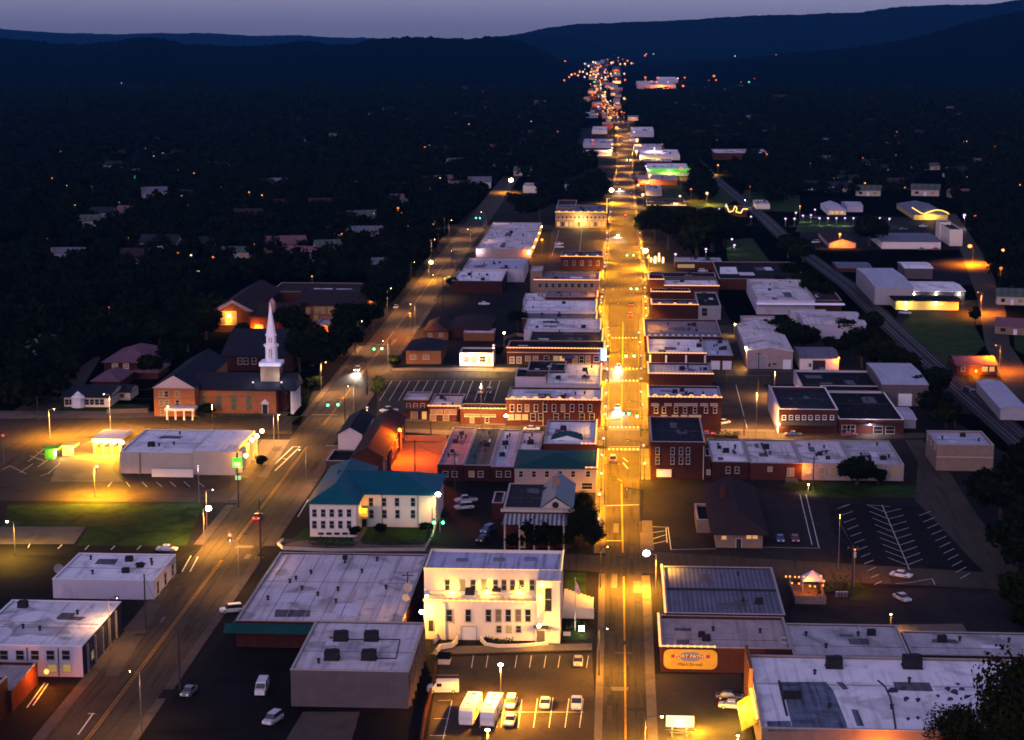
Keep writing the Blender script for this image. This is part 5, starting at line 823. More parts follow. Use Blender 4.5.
for za, zb, r_ in ((358, 348, 1.9), (342.5, 337, 1.5)):
    for k in range(4):
        a = math.pi / 4 * (2 * k) - math.pi / 2; d = Vector((math.cos(a), math.sin(a), 0)); q = Vector((sx, sy, 0)) + d * r_ * .93; n_ = Vector((-d.y, d.x, 0))
        MB().add([tuple(q + n_ * s * .5 + d * .06 + Vector((0, 0, z))) for s, z in ((-1, zz(za)), (1, zz(za)), (1, zz(zb)), (-1, zz(zb)))], [(0, 1, 2, 3)]).build('louvre', TRIM, Rt)
for k, px in enumerate((253, 281.5)):
    p = W(px, 383, hn + 2.0 - .8 * 0); o = thing('roof_spotlight', ('bluish roof spotlight aimed at the steeple from the nave side', 'bluish roof spotlight aimed at the steeple from the porch side')[k], 'spotlight', tuple(p)); MB().box(p.x - .3, p.x + .3, p.y - .2, p.y + .2, p.z - 1.5, p.z).build('bracket', IRON, o); MB().ball((p.x, p.y, p.z + .2), .3).build('bulb', EM['cool'], o); point(o, (p.x + (1.2 if k == 0 else -1.2), p.y + .8, p.z + 1.3), 150, (.85, .85, 1), .3)
# rear hall of the church
Yh = max(W(255, 371, 0).y, Ybk + 2); hh = onY(255, 356, Yh).z; hx0, hx1 = onY(222, 356, Yh).x, onY(293, 356, Yh).x
MB().box(hx0, hx1, Yh, Yh + 44, 0, hh).build('hall_wall', WALL['darkbrick'], Rt)
MB().add([(hx0 - .6, Yh - .6, hh), (hx1 + .6, Yh - .6, hh), (hx1 + .6, Yh + 22, hh + 6), (hx0 - .6, Yh + 22, hh + 6), (hx0 - .6, Yh + 44.6, hh), (hx1 + .6, Yh + 44.6, hh)], [(0, 1, 2, 3), (3, 2, 5, 4)]).build('hall_roof', ROOF['slate'], Rt); MB().add([(hx1 + .05, Yh, hh), (hx1 + .05, Yh + 44, hh), (hx1 + .05, Yh + 22, hh + 5.8)], [(0, 1, 2)]).build('hall_gable', WALL['tan'], Rt)
for px in (240, 246, 254): p = onY(px, 361, Yh); window(Rt, 'y', Yh, -1, p.x, p.z, 1.3, 2.0, GLASS)
# white porch in front of the church
p0, p1 = W(166, 420), W(194, 420); pg = thing('portico', 'white portico with grey top in front of the church gable', 'portico', tuple(p0)); yb_ = Y0 - .4; zt_ = onY(180, 408.5, p0.y).z
MB().box(p0.x - .3, p1.x + .3, p0.y - .3, yb_, zt_ - .7, zt_).build('beam', WTRIM, pg); MB().box(p0.x, p1.x, p0.y, yb_ - .3, zt_ + .004, zt_ + .08).build('top', ROOF['lav'], pg)
for k in range(4): x = p0.x + .3 + (p1.x - p0.x - .6) * k / 3; MB().tube((x, p0.y + .2, 0), (x, p0.y + .2, zt_ - .7), .3, .26, n=10).build('column', WTRIM, pg)
# school-like brick halls behind the church
b = bld('school_gable', 'brick hall with pale gable and tall glowing window', 214, 252, 311, 290, yb=332, wall='brick', roof='shingle', form='gableY', rise=4.2, over=1.0, name='brick_hall', wins=[(318, [223, 228.5, 234], 1.7, 5.0, [DIMWIN, YELWIN, DIMWIN])])
MB().add([(b['X0'] - 1, b['Y0'] - 1.1, b['h'] + .1), (b['X1'] + 1, b['Y0'] - 1.1, b['h'] + .1), ((b['X0'] + b['X1']) / 2, b['Y0'] - 1.1, b['h'] + 4.4), (b['X0'] + 2, b['Y0'] - 1.1, b['h'] + .1), (b['X1'] - 2, b['Y0'] - 1.1, b['h'] + .1), ((b['X0'] + b['X1']) / 2, b['Y0'] - 1.1, b['h'] + 3.2)], [(0, 3, 5, 2), (2, 5, 4, 1)]).build('gable_trim', WALL['pink'], b['root'])
wall_lamp(229, 316, b['Y0'], 'yellow lamp glowing at the tall window of the gabled brick hall', 'sodium', 4000, SODIUM, .5)
b = bld('school2', 'red brick wing lit orange beside the gabled hall', 250, 292, 316.5, 303, yb=334, wall='brick', roof='shingle', form='gableX', rise=2.6, over=.6, name='brick_wing', wins=[(328, [257, 261], 1.5, 2.4, WARMWIN)])
p = W(272.5, 312, b['h'] + 2); cup = MB().tube((p.x, p.y, b['h'] + 1), (p.x, p.y, b['h'] + 5.5), 1.5, 1.35, n=8); cup.tube((p.x, p.y, b['h'] + 5.5), (p.x, p.y, b['h'] + 7.3), 1.5, .2, n=8); cup.build('cupola', WALL['pink'], b['root'])
wall_lamp(256, 329, b['Y0'], 'orange lamp at the arch of the red brick wing', 'orange', 4500, AMBER, .35)
b = bld('school3', 'long brick school with row of lit windows and brown roof', 294, 363, 305, 290, yb=322, wall='litbrick', roof='shingle', form='gableX', rise=2.5, over=.6, name='school', wins=[(310.5, [303, 308, 316.5, 323, 330.5, 338, 345.5], 1.7, 2.4, DIMWIN), (317.5, [316, 346], 1.8, 2, DIMWIN)])
bld('school4', 'flat roofed brick block behind the long school', 270, 362, 292, 283, h=8, wall='brick', roof='shingle', name='brick_block')
b = bld('redporch', 'small flat roofed brick porch block lit deep orange', 314, 328, 326, 318, yb=341, wall='orangebrick', roof='brown', name='brick_porch', wins=[(329, [317, 322], 1.4, 1.2, WARMWIN)]); point(b['root'], (b['X0'] + 1, b['Y0'] - 3, 4), 5000, AMBER, .4)
o = wall_lamp(294, 318, W(294, 333).y, 'tall pinkish lamp cluster at the end of the long school', 'warm', 3500, (1, .4, .15), .5)
# houses left
b = bld('whitehouse', 'long low white house with round front bay at the road bend', 64, 109, 397, 385, yb=407, wall='white', roof='slate', form='gableX', rise=1.6, over=.4, name='house', cat='house', wins=[(402, [67, 71, 87, 92, 97, 102], 1.2, 1.6, GLASS)])
p = onY(78, 407, b['Y0'] - .6); m = MB(); m.tube((p.x, b['Y0'] - .2, 0), (p.x, b['Y0'] - .2, b['h'] - .2), 2.0, n=10); m.build('bay', WTRIM, b['root']); MB().tube((p.x, b['Y0'] - .2, b['h'] - .2), (p.x, b['Y0'] - .2, b['h'] + 1.8), 2.4, .1, n=10).build('bay_roof', WTRIM, b['root'])
b = bld('whitewing', 'white rear wing of the low house climbing towards the garden', 112, 130, 392, 386, yb=400, wall='white', roof='slate', form='gableX', rise=1.4, name='house', cat='house', wins=[(395.5, [122], 1.2, 1.0, GLASS)])
b = bld('mauve1', 'house with mauve hipped roof and white framed windows', 104, 152, 362, 348.5, yb=372, wall='brick', roof='mauve', form='hip', rise=3.4, over=.8, name='house', cat='house', wins=[(366, [115, 126], 1.8, 1.6, DIMWIN, dict(trim=WTRIM))])
bld('mauve2', 'small garage with mauve hipped roof in front of the mauve house', 92, 119, 381, 371, h=3, wall='brick', roof='mauve', form='hip', rise=2.2, over=.6, name='garage', cat='garage'); bld('mauve3', 'mauve roofed cottage next to the mauve roofed house', 133, 158, 372, 364, yb=379, wall='brick', roof='mauve', form='hip', rise=2.2, over=.6, name='cottage', cat='house')
b = bld('lonewhite', 'lone white two storey house in the dark field', 20, 49, 339.5, 335, yb=355, wall='lilac', roof='dark', name='house', cat='house', wins=[(342.5, [33, 41, 47], 2.2, 1.8, GLASS), (350.5, [41, 46], 2.6, 1.6, GLASS)])
b = bld('shed_white', 'small white shed with dark pitched roof in the parking lot corner', 438, 449.5, 658, 653, yb=664.5, wall='white', roof='black', form='gableX', rise=.5, over=.15, name='garden_shed', cat='shed')
# ---------------------------------------------------------------- far town
for lb, xl, xr, yt, yb, yr, rf_, wl_, lt, nm in [
    ('far white roofed store beside the bright main street bend', 631, 654, 131, 137, 127, 'white', 'lilac', '', 'store'),
    ('far low pale store next to small glowing sign', 634, 662, 147, 151, 144, 'metal', 'lilac', '', 'store'),
    ('far broad white store with bright lamp on its roof edge', 640, 680, 155, 160, 149.5, 'white', 'white', '', 'store'),
    ('far pale store behind the green lit station', 643, 672, 161.5, 164, 159, 'metal', 'brick', '', 'store'),
    ('far small blue grey shop by the glowing price sign', 646, 662, 190, 196, 185, 'metal', 'grey', '', 'shop'),
    ('far dark restaurant with gold light string and pale roof sign', 647, 686, 205.5, 211, 199, 'dark', 'darkbrick', 'F', 'restaurant'),
    ('far pale flat store left of the main street signals', 583, 613, 143, 148, 139, 'metal', 'lilac', '', 'store'),
    ('far long white roofed store above the dark street trees', 581, 612, 153.5, 156, 150, 'white', 'white', '', 'store'),
    ('far pale store just below the street bend', 592, 607, 130, 134, 126.5, 'white', 'white', '', 'store'),
    ('far row of dusky roofs behind the ornate corner hotel', 563, 597, 190, 195, 184, 'lav', 'grey', '', 'shop_row'),
    ('far small white church building behind the dark street trees', 523, 540, 186, 193, 183, 'metal', 'white', '', 'church_hall'),
    ('far brick school with pale flat roof at the foot of the dark slope', 714, 768, 153, 160, 149, 'lav', 'brick', '', 'school'),
    ('very far white factory roof glowing beside the light cluster', 658, 678, 79.5, 83, 77, 'white', 'lilac', '', 'factory'),
    ('very far long warehouse lit orange below the factory roof', 637, 676, 85, 89, 81, 'lav', 'pink', '', 'warehouse'),
    ('very far pale store right of the road bend', 645, 662, 98.5, 101, 96, 'metal', 'lilac', '', 'store'),
    ('very far low pale roof left of the road bend', 579, 598, 115, 118, 112, 'metal', 'grey', '', 'store'),
    ('white cottage beside the row of violet lamps', 756, 770, 204, 209, 200, 'metal', 'white', '', 'cottage'),
    ('far white block house among the trees left of the street', 345, 362, 230, 240, 226, 'metal', 'lilac', '', 'house'),
    ('far white house with porch lamp next to the block house', 322, 345, 231, 238, 226, 'metal', 'white', '', 'house'),
    ('far long dusky roof above the white houses', 325, 372, 222, 227, 217, 'mauve', 'pink', '', 'long_house')]:
    bld(lb, lb, xl, xr, yt, yr, yb=yb, wall=wl_, roof=rf_, lights=lt, lmat='gold', name=nm, cat=nm.replace('_', ' '), par=.3)
b = BL['very far long warehouse lit orange below the factory roof']; point(b['root'], ((b['X0'] + b['X1']) / 2 + 10, b['Y0'] - 12, 9), 30000, (1, .3, .05), 1)
b = bld('greenst', 'far filling station with glowing green fascia and pale roof', 648, 690, 171, 163.5, yb=176, wall='white', roof='white', name='filling_station', cat='station', par=.3)
MB().box(b['X0'] - .5, b['X1'] + .5, b['Y0'] - 2, b['Y0'] - .6, 3.2, 6.0).build('fascia', E('green_fascia', (.12, .75, .02), .8), b['root']); point(b['root'], ((b['X0'] + b['X1']) / 2, b['Y0'] - 5, 2.6), 1500, (.5, 1, .2), .5)
b = bld('redcan', 'far shop with deep orange canopy before the green station', 638, 677, 180, 175, yb=185, wall='orangebrick', roof='brown', name='shop', par=.3, wins=[(182.3, [642, 648], 3, 1.6, WARMWIN)]); point(b['root'], (b['X0'] + 8, b['Y0'] - 5, 5), 7000, (1, .3, .06), .5)
b = bld('squiggle', 'shop outlined in gold squiggly light strings near the tracks', 727, 747, 211, 206, yb=217, wall='darkbrick', roof='dark', name='lit_shop', par=.2); pts = [onY(x, y, b['Y0'] - .5) for x, y in ((726, 204), (728, 209), (729, 212), (733, 211), (735, 206), (737, 208), (736, 212), (741, 213), (743, 209), (748, 209))]; m = MB()
for p, q in zip(pts, pts[1:]): m.tube(p, q, .34, n=6)
m.build('light_string', EM['gold'], b['root']); point(b['root'], (pts[4].x, pts[4].y - 3, pts[4].z), 1500, (1, .6, .12), .4)
CLEAR = [[(-60, 800), (-60, 452), (60, 405), (98, 352), (150, 350), (196, 352), (196, 330), (212, 288), (372, 284), (386, 330), (396, 300), (438, 240), (468, 214), (498, 178), (520, 178), (545, 205), (602, 205), (606, 180), (560, 195), (560, 182), (606, 165), (580, 158), (578, 140), (582, 124), (586, 110), (580, 95), (582, 80), (540, 85), (548, 72), (600, 68), (560, 62), (560, 50), (650, 47), (632, 62), (614, 66), (640, 78), (682, 74), (690, 92), (640, 92), (622, 100), (640, 120), (640, 124), (656, 126), (664, 150), (684, 150), (692, 160), (690, 200), (720, 206), (696, 164), (706, 162), (714, 148), (772, 148), (772, 162), (716, 166), (770, 208), (800, 196), (905, 198), (935, 160), (945, 160), (950, 198), (965, 215), (985, 255), (1004, 300), (1070, 300), (1070, 345), (1040, 380), (1060, 440), (1070, 800)]]
rs = np.random.default_rng(31)
for i in range(34):
    y = 124 - 62 * (i / 33) ** .8; xc = float(np.interp(-y, [-r[0] for r in MAIN], [(r[1] + r[2]) / 2 for r in MAIN])); hw = float(np.interp(-y, [-r[0] for r in MAIN], [(r[2] - r[1]) / 2 for r in MAIN])); wpx = rs.uniform(4, 11) * (.4 + y / 190); o_ = 1 + 13 * rs.uniform(0, 1) ** 2; x0 = xc + hw + o_ if rs.uniform() < .5 else xc - hw - o_ - wpx
    b = bld('far%d' % i, 'tiny flat roofed shop lining the far end of the main street', x0, x0 + wpx, y, y - rs.uniform(1.2, 2.6), h=rs.uniform(4, 6), wall=['brick', 'sand', 'grey', 'taupe'][i % 4], roof=['grey', 'brown', 'dark', 'blue'][(i // 2) % 4], name='far_shop', cat='shop', par=.1, group='tiny shops lining the far main street')
    point(b['root'], ((b['X0'] + b['X1']) / 2, b['Y0'] - 6, 4), float(2600 * (120 / y) ** 2 * rs.choice([0, .3, .6, 1.5])), (1, .42, .08) if i % 3 else (1, .25, .04), .4)
# houses half hidden in the woods
HP = {}
def house_proto(kind):
    r = thing('house', 'h', 'house', (0, 0, 0)); wl_, rf_ = kind; w, d, h = 11, 8, 3.2
    m = MB().box(-w / 2, w / 2, 0, d, 0, h); m.add([(-w / 2, 0, h), (-w / 2, d, h), (-w / 2, d / 2, h + 2.4)], [(0, 2, 1)]); m.add([(w / 2, 0, h), (w / 2, d, h), (w / 2, d / 2, h + 2.4)], [(0, 1, 2)]); m.build('wall', WALL[wl_], r, local=True)
    e = .5; MB().add([(-w / 2 - e, -e, h - .1), (w / 2 + e, -e, h - .1), (w / 2 + e, d / 2, h + 2.6), (-w / 2 - e, d / 2, h + 2.6), (-w / 2 - e, d + e, h - .1), (w / 2 + e, d + e, h - .1)], [(0, 1, 2, 3), (3, 2, 5, 4)]).build('roof', ROOF[rf_], r, local=True)
    MB().box(-4, -2.6, -.05, .03, 1, 2.3).build('window', GLASS, r, local=True); MB().box(2.2, 3.8, -.05, .03, 1, 2.3).build('window', WARMWIN if rf_ in ('shingle', 'lav') else DIMWIN, r, local=True); MB().box(-.5, .5, -.04, .03, 0, 2.1).build('door', WTRIM, r, local=True)
    return r
kinds = [('lilac', 'blue'), ('sand', 'greengrey'), ('brick', 'shingle'), ('tan', 'mauve'), ('lilac', 'slate')]
KL = ['pale house with dull ribbed metal roof half hidden in the dark trees', 'tan house with mossy grey roof half hidden in the dark trees', 'brick house with brown roof half hidden in the dark trees', 'tan house with mauve roof half hidden in the dark trees', 'pale house with charcoal roof half hidden in the dark trees']
HOUSES = [(275, 190), (168, 160), (215, 172), (205, 158), (300, 143), (340, 142), (128, 160), (150, 145), (390, 96), (440, 96), (455, 107), (468, 122), (498, 103), (480, 125), (440, 155), (395, 190), (247, 223), (205, 247), (190, 252), (158, 252), (95, 228), (185, 200), (235, 258), (300, 262), (330, 255), (285, 253), (383, 270), (445, 185), (155, 198), (742, 128), (752, 122), (735, 140), (768, 142), (779, 137), (838, 192), (868, 196), (872, 168), (932, 170), (978, 168), (1000, 150), (860, 130), (830, 146), (905, 105), (960, 120), (700, 110), (675, 108), (780, 100), (812, 190), (898, 190), (845, 180), (925, 196), (990, 190), (1012, 305), (1015, 335), (740, 88), (890, 150), (466, 92), (488, 112), (512, 108), (528, 98), (540, 106), (530, 118), (546, 128), (560, 122), (563, 140), (548, 150), (536, 158), (470, 140), (490, 150), (458, 168), (500, 172), (480, 188), (690, 98), (705, 92), (668, 118), (684, 128), (700, 138), (722, 120), (660, 108), (730, 102), (748, 108), (760, 114), (716, 132), (520, 145), (548, 118), (556, 135), (505, 160)]
rh = np.random.default_rng(23)
while len(HOUSES) < 140:
    x, y = (rh.uniform(60, 545), rh.uniform(92, 265)) if len(HOUSES) % 2 else (rh.uniform(655, 1015), rh.uniform(82, 205))
    if x < 545 and y > 205 and x > 400: continue
    if all(abs(x - a) > 9 or abs(y - c) > 5 for a, c in HOUSES) and not any(inpoly(x, y, c) for c in CLEAR): HOUSES.append((x, y))
for i, (x, y) in enumerate(HOUSES):
    k = (i * 7 + i // 3) % 5
    if k not in HP: HP[k] = o = house_proto(kinds[k])
    else: o = copy_tree(HP[k])
    p = W(x, y); o.location = p; o.rotation_euler.z = R(rng.uniform(-25, 25)); s = rng.uniform(.9, 1.5); o.scale = (s * rng.uniform(.9, 1.4), s, s); o['label'] = KL[k]; o['group'] = ('metal roofed', 'grey roofed', 'brown roofed', 'mauve roofed', 'charcoal roofed')[k] + ' houses in the dark woods'
# ---------------------------------------------------------------- trees
def leaf_cloud(n, rad, hz, lobes, size, seed, z0):
    r = np.random.default_rng(seed); c = r.normal(size=(lobes, 3)); c /= np.linalg.norm(c, axis=1)[:, None]; c *= r.uniform(.25, .75, (lobes, 1)) * np.array([rad, rad, hz]); lr = r.uniform(.38, .62, lobes)
    k = r.integers(0, lobes, n); d = r.normal(size=(n, 3)); d /= np.linalg.norm(d, axis=1)[:, None]; d[:, 2] += .15
    p = c[k] + d * (lr[k] * r.uniform(.55, 1.08, n))[:, None] * np.array([rad, rad, hz]); p[:, 2] += z0
    nn = d + r.normal(scale=.6, size=(n, 3)); nn /= np.linalg.norm(nn, axis=1)[:, None]; u = np.cross(nn, r.normal(size=(n, 3))); u /= np.linalg.norm(u, axis=1)[:, None]; w = np.cross(nn, u)
    s = (size * r.uniform(.6, 1.35, n))[:, None]; q = np.stack([p - u * s, p + w * s * .8, p + u * s, p - w * s * .8], 1); return q.reshape(-1, 3)
def quads_mesh(name, v, mat):
    me = bpy.data.meshes.new(name); nv = len(v); nf = nv // 4; me.vertices.add(nv); me.vertices.foreach_set('co', v.astype(np.float32).ravel()); me.loops.add(nv); me.loops.foreach_set('vertex_index', np.arange(nv, dtype=np.int32)); me.polygons.add(nf); me.polygons.foreach_set('loop_start', np.arange(0, nv, 4, dtype=np.int32)); me.polygons.foreach_set('loop_total', np.full(nf, 4, dtype=np.int32)); me.update(); me.validate(); me.materials.append(mat); return me
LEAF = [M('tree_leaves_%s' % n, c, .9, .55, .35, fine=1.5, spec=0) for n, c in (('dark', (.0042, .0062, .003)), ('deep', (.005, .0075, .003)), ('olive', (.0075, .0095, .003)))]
LITLEAF = M('lamplit_leaves', (.12, .12, .02), .9, .4, .6, fine=2)  # brighter leaf copy, street lamp light put into its colour
BARK = M('tree_bark', (.035, .026, .02), 1, .3, 1)
TP = []
for k in range(6):
    H = [9, 11, 8, 12, 7, 11][k]; rad = [4.2, 4.6, 3.8, 4.0, 3.4, 4.5][k]; cz = H - rad * .9
    me = quads_mesh('crown', leaf_cloud(7000 if k == 5 else 1500, rad, rad * .92, 16 if k == 5 else 11, .2 if k == 5 else .46, 100 + k, cz), LEAF[k % 3]); m = MB(); m.tube((0, 0, -.1), (.15, .1, H * .45), .34, .22, 8)
    for j in range(6): a = j * 1.05 + k; m.tube((.15, .1, H * (.3 + .03 * j)), (math.cos(a) * rad * .6, math.sin(a) * rad * .6, cz + rad * (.1 + .1 * (j % 3))), .13, .04, 6)
    tm = bpy.data.meshes.new('trunk'); tm.from_pydata(m.v, [], m.f); tm.update(); tm.materials.append(BARK); TP.append((me, tm, H))
def tree(px, py, hpx, label, group=None, kind=None, leaf=None, name='leafy_tree', wide=1.0, at=None):
    k = kind if kind is not None else int(rng.integers(0, 5)); p = W(px, py) if at is None else Vector(at); H = hpx / ((py - 28.1) * .984 / CAMH * .96) if at is None else hpx; s = H / (TP[k][2] * 1.02)
    r = thing(name, label, 'tree', tuple(p), group, rz=float(rng.uniform(0, 6.28))); r.scale = (s * wide, s * wide, s)
    for nm, me in (('crown', TP[k][0]), ('trunk', TP[k][1])):
        o = bpy.data.objects.new(nm, me); COL.objects.link(o); o.parent = r
        if nm == 'crown' and leaf is not None: o.data = me.copy(); o.data.materials.clear(); o.data.materials.append(leaf)
    return r
tree(379, 396, 20, 'yellow green round tree lit by the street lamps at the lot corner', leaf=LITLEAF, kind=2, wide=1.1)
g = 'dark trees of the grove beside the main street'
for x, y, h in ((644, 236, 24), (655, 242, 30), (668, 250, 36), (684, 246, 30), (660, 228, 24), (697, 256, 40), (712, 252, 36), (724, 246, 30), (708, 232, 26), (676, 232, 26), (732, 240, 22), (690, 226, 20), (648, 226, 16)): tree(x, y, h, 'dark leafy tree in the grove beside the main street', g, wide=1.25)
g = 'dark trees crowded around the old gabled house'
for x, y, h in ((580, 548, 42), (589, 541, 36), (575, 532, 34), (586, 524, 28), (582, 513, 22), (566, 552, 30), (552, 553, 26), (592, 552, 28)): tree(x, y, h, 'dark tree crowded around the old gabled house', g, wide=1.05, kind=5)
for x, y, h, lb in ((515, 551, 18, 'small dim tree in front of the old gabled house windows'), (537, 551, 34, 'dark tree standing before the striped porch roof'), (857, 485, 27, 'round dark bush tree hiding the end shop of the joined row'), (878, 484, 14, 'low bush next to the round bush tree before the joined row')): tree(x, y, h, lb, wide=1.45 if 'bush' in lb else 1.2, kind=4 if 'bush' in lb else 0)
g = 'dark trees at the edge of the striped parking lot'
for x, y, h in ((1000, 522, 52), (1016, 500, 46), (1030, 545, 62), (1016, 575, 58), (1040, 600, 70), (1024, 618, 50), (1048, 520, 60), (1040, 470, 36), (1022, 470, 28), (988, 496, 28), (1044, 648, 50)): tree(x, y, h, 'dark tree massed beyond the striped parking lot', g, wide=1.3)
tree(1004, 795, 140, 'large dark tree rising against the stained white roof', kind=5, wide=.9); tree(962, 772, 66, 'smaller dark tree in front of the stained white roof', kind=5, wide=1.2); tree(1040, 775, 100, 'dark tree leaning in at the bottom corner', kind=5, wide=1.0)
g = 'dark trees between the warehouses and the tracks'
for x, y, h in ((782, 342, 24), (792, 350, 26), (804, 349, 22), (815, 349, 18), (828, 352, 16), (842, 354, 16), (853, 358, 28), (868, 352, 26), (880, 362, 28), (862, 368, 24), (893, 372, 26), (905, 372, 22), (872, 335, 22), (845, 338, 20), (810, 300, 22), (800, 292, 20), (825, 302, 20), (900, 395, 18), (925, 400, 26), (935, 420, 30), (946, 428, 26), (935, 395, 26), (955, 428, 22), (780, 292, 16), (790, 282, 20), (812, 285, 16)): tree(x, y, h, 'dark tree in the belt between the warehouses and the tracks', g, wide=1.35)
for x, y, h, lb in ((869, 246, 28, 'lone dark tree beside the long low pale workshop'), (975, 326, 18, 'small green tree lit orange beside the yard street'), (803, 262, 24, 'dark round tree close to the railway bend'), (788, 258, 22, 'dark tree by the lawn near the railway bend'), (528, 220, 26, 'dark street tree left of the ornate hotel, nearest the parallel street'), (540, 222, 30, 'tall dark street tree close beside the ornate hotel'), (516, 214, 22, 'dark street tree behind the vented hall'), (452, 291, 14, 'small dark tree at the corner of the stepped white roof store'), (518, 330, 20, 'dark tree in the alley by the brick planter wall'), (395, 368, 14, 'bushy green tree beside the square brown office'), (498, 358, 12, 'dark bush between the drive in stand and the brick shop')): tree(x, y, h, lb, wide=1.25)
g = 'dark trees around the church and school'
for x, y, h in ((300, 372, 36), (312, 366, 40), (320, 378, 34), (304, 352, 34), (334, 362, 30), (345, 355, 30), (352, 342, 40), (378, 318, 40), (385, 306, 36), (372, 332, 30), (294, 345, 36), (280, 335, 28), (308, 395, 16), (318, 390, 14), (206, 340, 34), (196, 345, 30), (242, 338, 16), (150, 378, 22), (170, 366, 26), (188, 352, 24), (160, 350, 30), (215, 322, 30), (395, 290, 30), (400, 278, 26), (388, 262, 24), (412, 262, 24)): tree(x, y, h, 'dark leafy tree near the church and the brick halls', g, wide=1.2)
for x, y, h, lb in ((207, 416, 12, 'low bush against the orange church wall'), (262, 466, 10, 'round clipped dark tree beside the green bank sign'), (355, 537, 11, 'round dark bush at the corner of the teal roofed building'), (380, 534, 10, 'dark bush hiding the wall of the teal roofed building'), (426, 533, 10, 'dark bush at the end of the teal roofed building')): tree(x, y, h, lb, kind=4, wide=1.5, name='bush')
# hedges
def hedge(label, pts, h, w=1.4):
    P_ = [W(*p) for p in pts]; o = thing('hedge', label, 'hedge', tuple(P_[0])); vs = []
    for a, c in zip(P_, P_[1:]):
        n = int((c - a).length * 26); t = rng.uniform(0, 1, n); base = np.array(a)[None] + t[:, None] * np.array(c - a)[None]; p = base + np.stack([rng.normal(0, w * .33, n), rng.normal(0, w * .33, n), np.abs(rng.normal(h * .55, h * .28, n))], 1); d = rng.normal(size=(n, 3)); d /= np.linalg.norm(d, axis=1)[:, None]; u = np.cross(d, rng.normal(size=(n, 3))); u /= np.linalg.norm(u, axis=1)[:, None]; wv = np.cross(d, u); s = .22
        vs.append(np.stack([p - u * s, p + wv * s, p + u * s, p - wv * s], 1).reshape(-1, 3))
    v = np.concatenate(vs) - np.array(P_[0])[None]; f = bpy.data.objects.new('foliage', quads_mesh('foliage', v, HEDGE)); COL.objects.link(f); f.parent = o; m = MB()
    for a, c in zip(P_, P_[1:]): m.tube((a.x, a.y, .3), (c.x, c.y, .3), .3, n=6)
    m.build('stems', BARK, o); return o
hedge('dark hedge along the white wall of the teal roofed building', [(312, 545), (340, 546.5), (354, 546)], 1.5, 3.5); hedge('dark hedge before the long wing of the teal roofed building', [(364, 544), (395, 545), (424, 544)], 1.6, 4); hedge('low hedge along the orange church wall', [(198, 418.5), (225, 418.5), (262, 418)], 1.2); hedge('short hedge at the curved white retaining wall', [(485, 640), (497, 643.5), (510, 643)], .8); hedge('dark hedge beside the entrance stairs', [(566, 629), (584, 627)], 1.3); hedge('clipped hedge on the corner behind the dark corner block', [(714, 437.5), (738, 437.5)], 1.8); hedge('scrubby growth beside the patio with string lights', [(818, 594), (838, 592), (845, 585)], 2.2, 3)
# the woods: one mass of crowns
def clear(px, py): return any(inpoly(px, py, c) for c in CLEAR)
tmpl = [leaf_cloud(110, 4.6, 4.2, 6, 1.05, 500 + k, 5.2) for k in range(6)]; tmplF = [leaf_cloud(42, 6.5, 5.0, 6, 2.0, 600 + k, 5.5) for k in range(6)]
hs = [tuple(W(x, y)[:2]) for x, y in HOUSES]; hs = np.array(hs)
def forest(name, Y0, Y1, step, T, sc, seed):
    r = np.random.default_rng(seed); out = []; Y = Y0
    while Y < Y1:
        lx, rx = W(-40, CY - F_PX * math.tan(math.atan2(-CAMH, Y) + PITCH) if 0 else 28.1 + CAMH * F_PX / Y / .984 ** .5, 0).x, W(1064, 28.1 + CAMH * F_PX / Y / .984 ** .5, 0).x
        x = lx
        while x < rx:
            X, Yj = x + r.uniform(-.45, .45) * step, Y + r.uniform(-.45, .45) * step; px, py = P((X, Yj, 0)); s = r.uniform(.65, 1.25) * sc
            front = np.any((np.abs(hs[:, 0] - X) < 9) & (Yj - hs[:, 1] > -26) & (Yj - hs[:, 1] < 14))
            if not clear(px, py) and not clear(px, py - 2) and not front and noise.noise(Vector((X / 70, Yj / 70, 3))) > -.38:
                t = T[r.integers(0, len(T))]; a = r.uniform(0, 6.28); c, s_ = math.cos(a), math.sin(a); out.append(np.stack([(t[:, 0] * c - t[:, 1] * s_) * s + X, (t[:, 0] * s_ + t[:, 1] * c) * s + Yj, t[:, 2] * s * r.uniform(.85, 1.25)], 1))
            x += step
        Y += step
    o = bpy.data.objects.new(name, quads_mesh(name, np.concatenate(out), LEAF[0])); COL.objects.link(o); o['kind'] = 'stuff'; return o
forest('woods', 560, 1500, 8.5, tmpl, 1.0, 1); forest('far_woods', 1500, 3600, 13, tmplF, 1.0, 2)
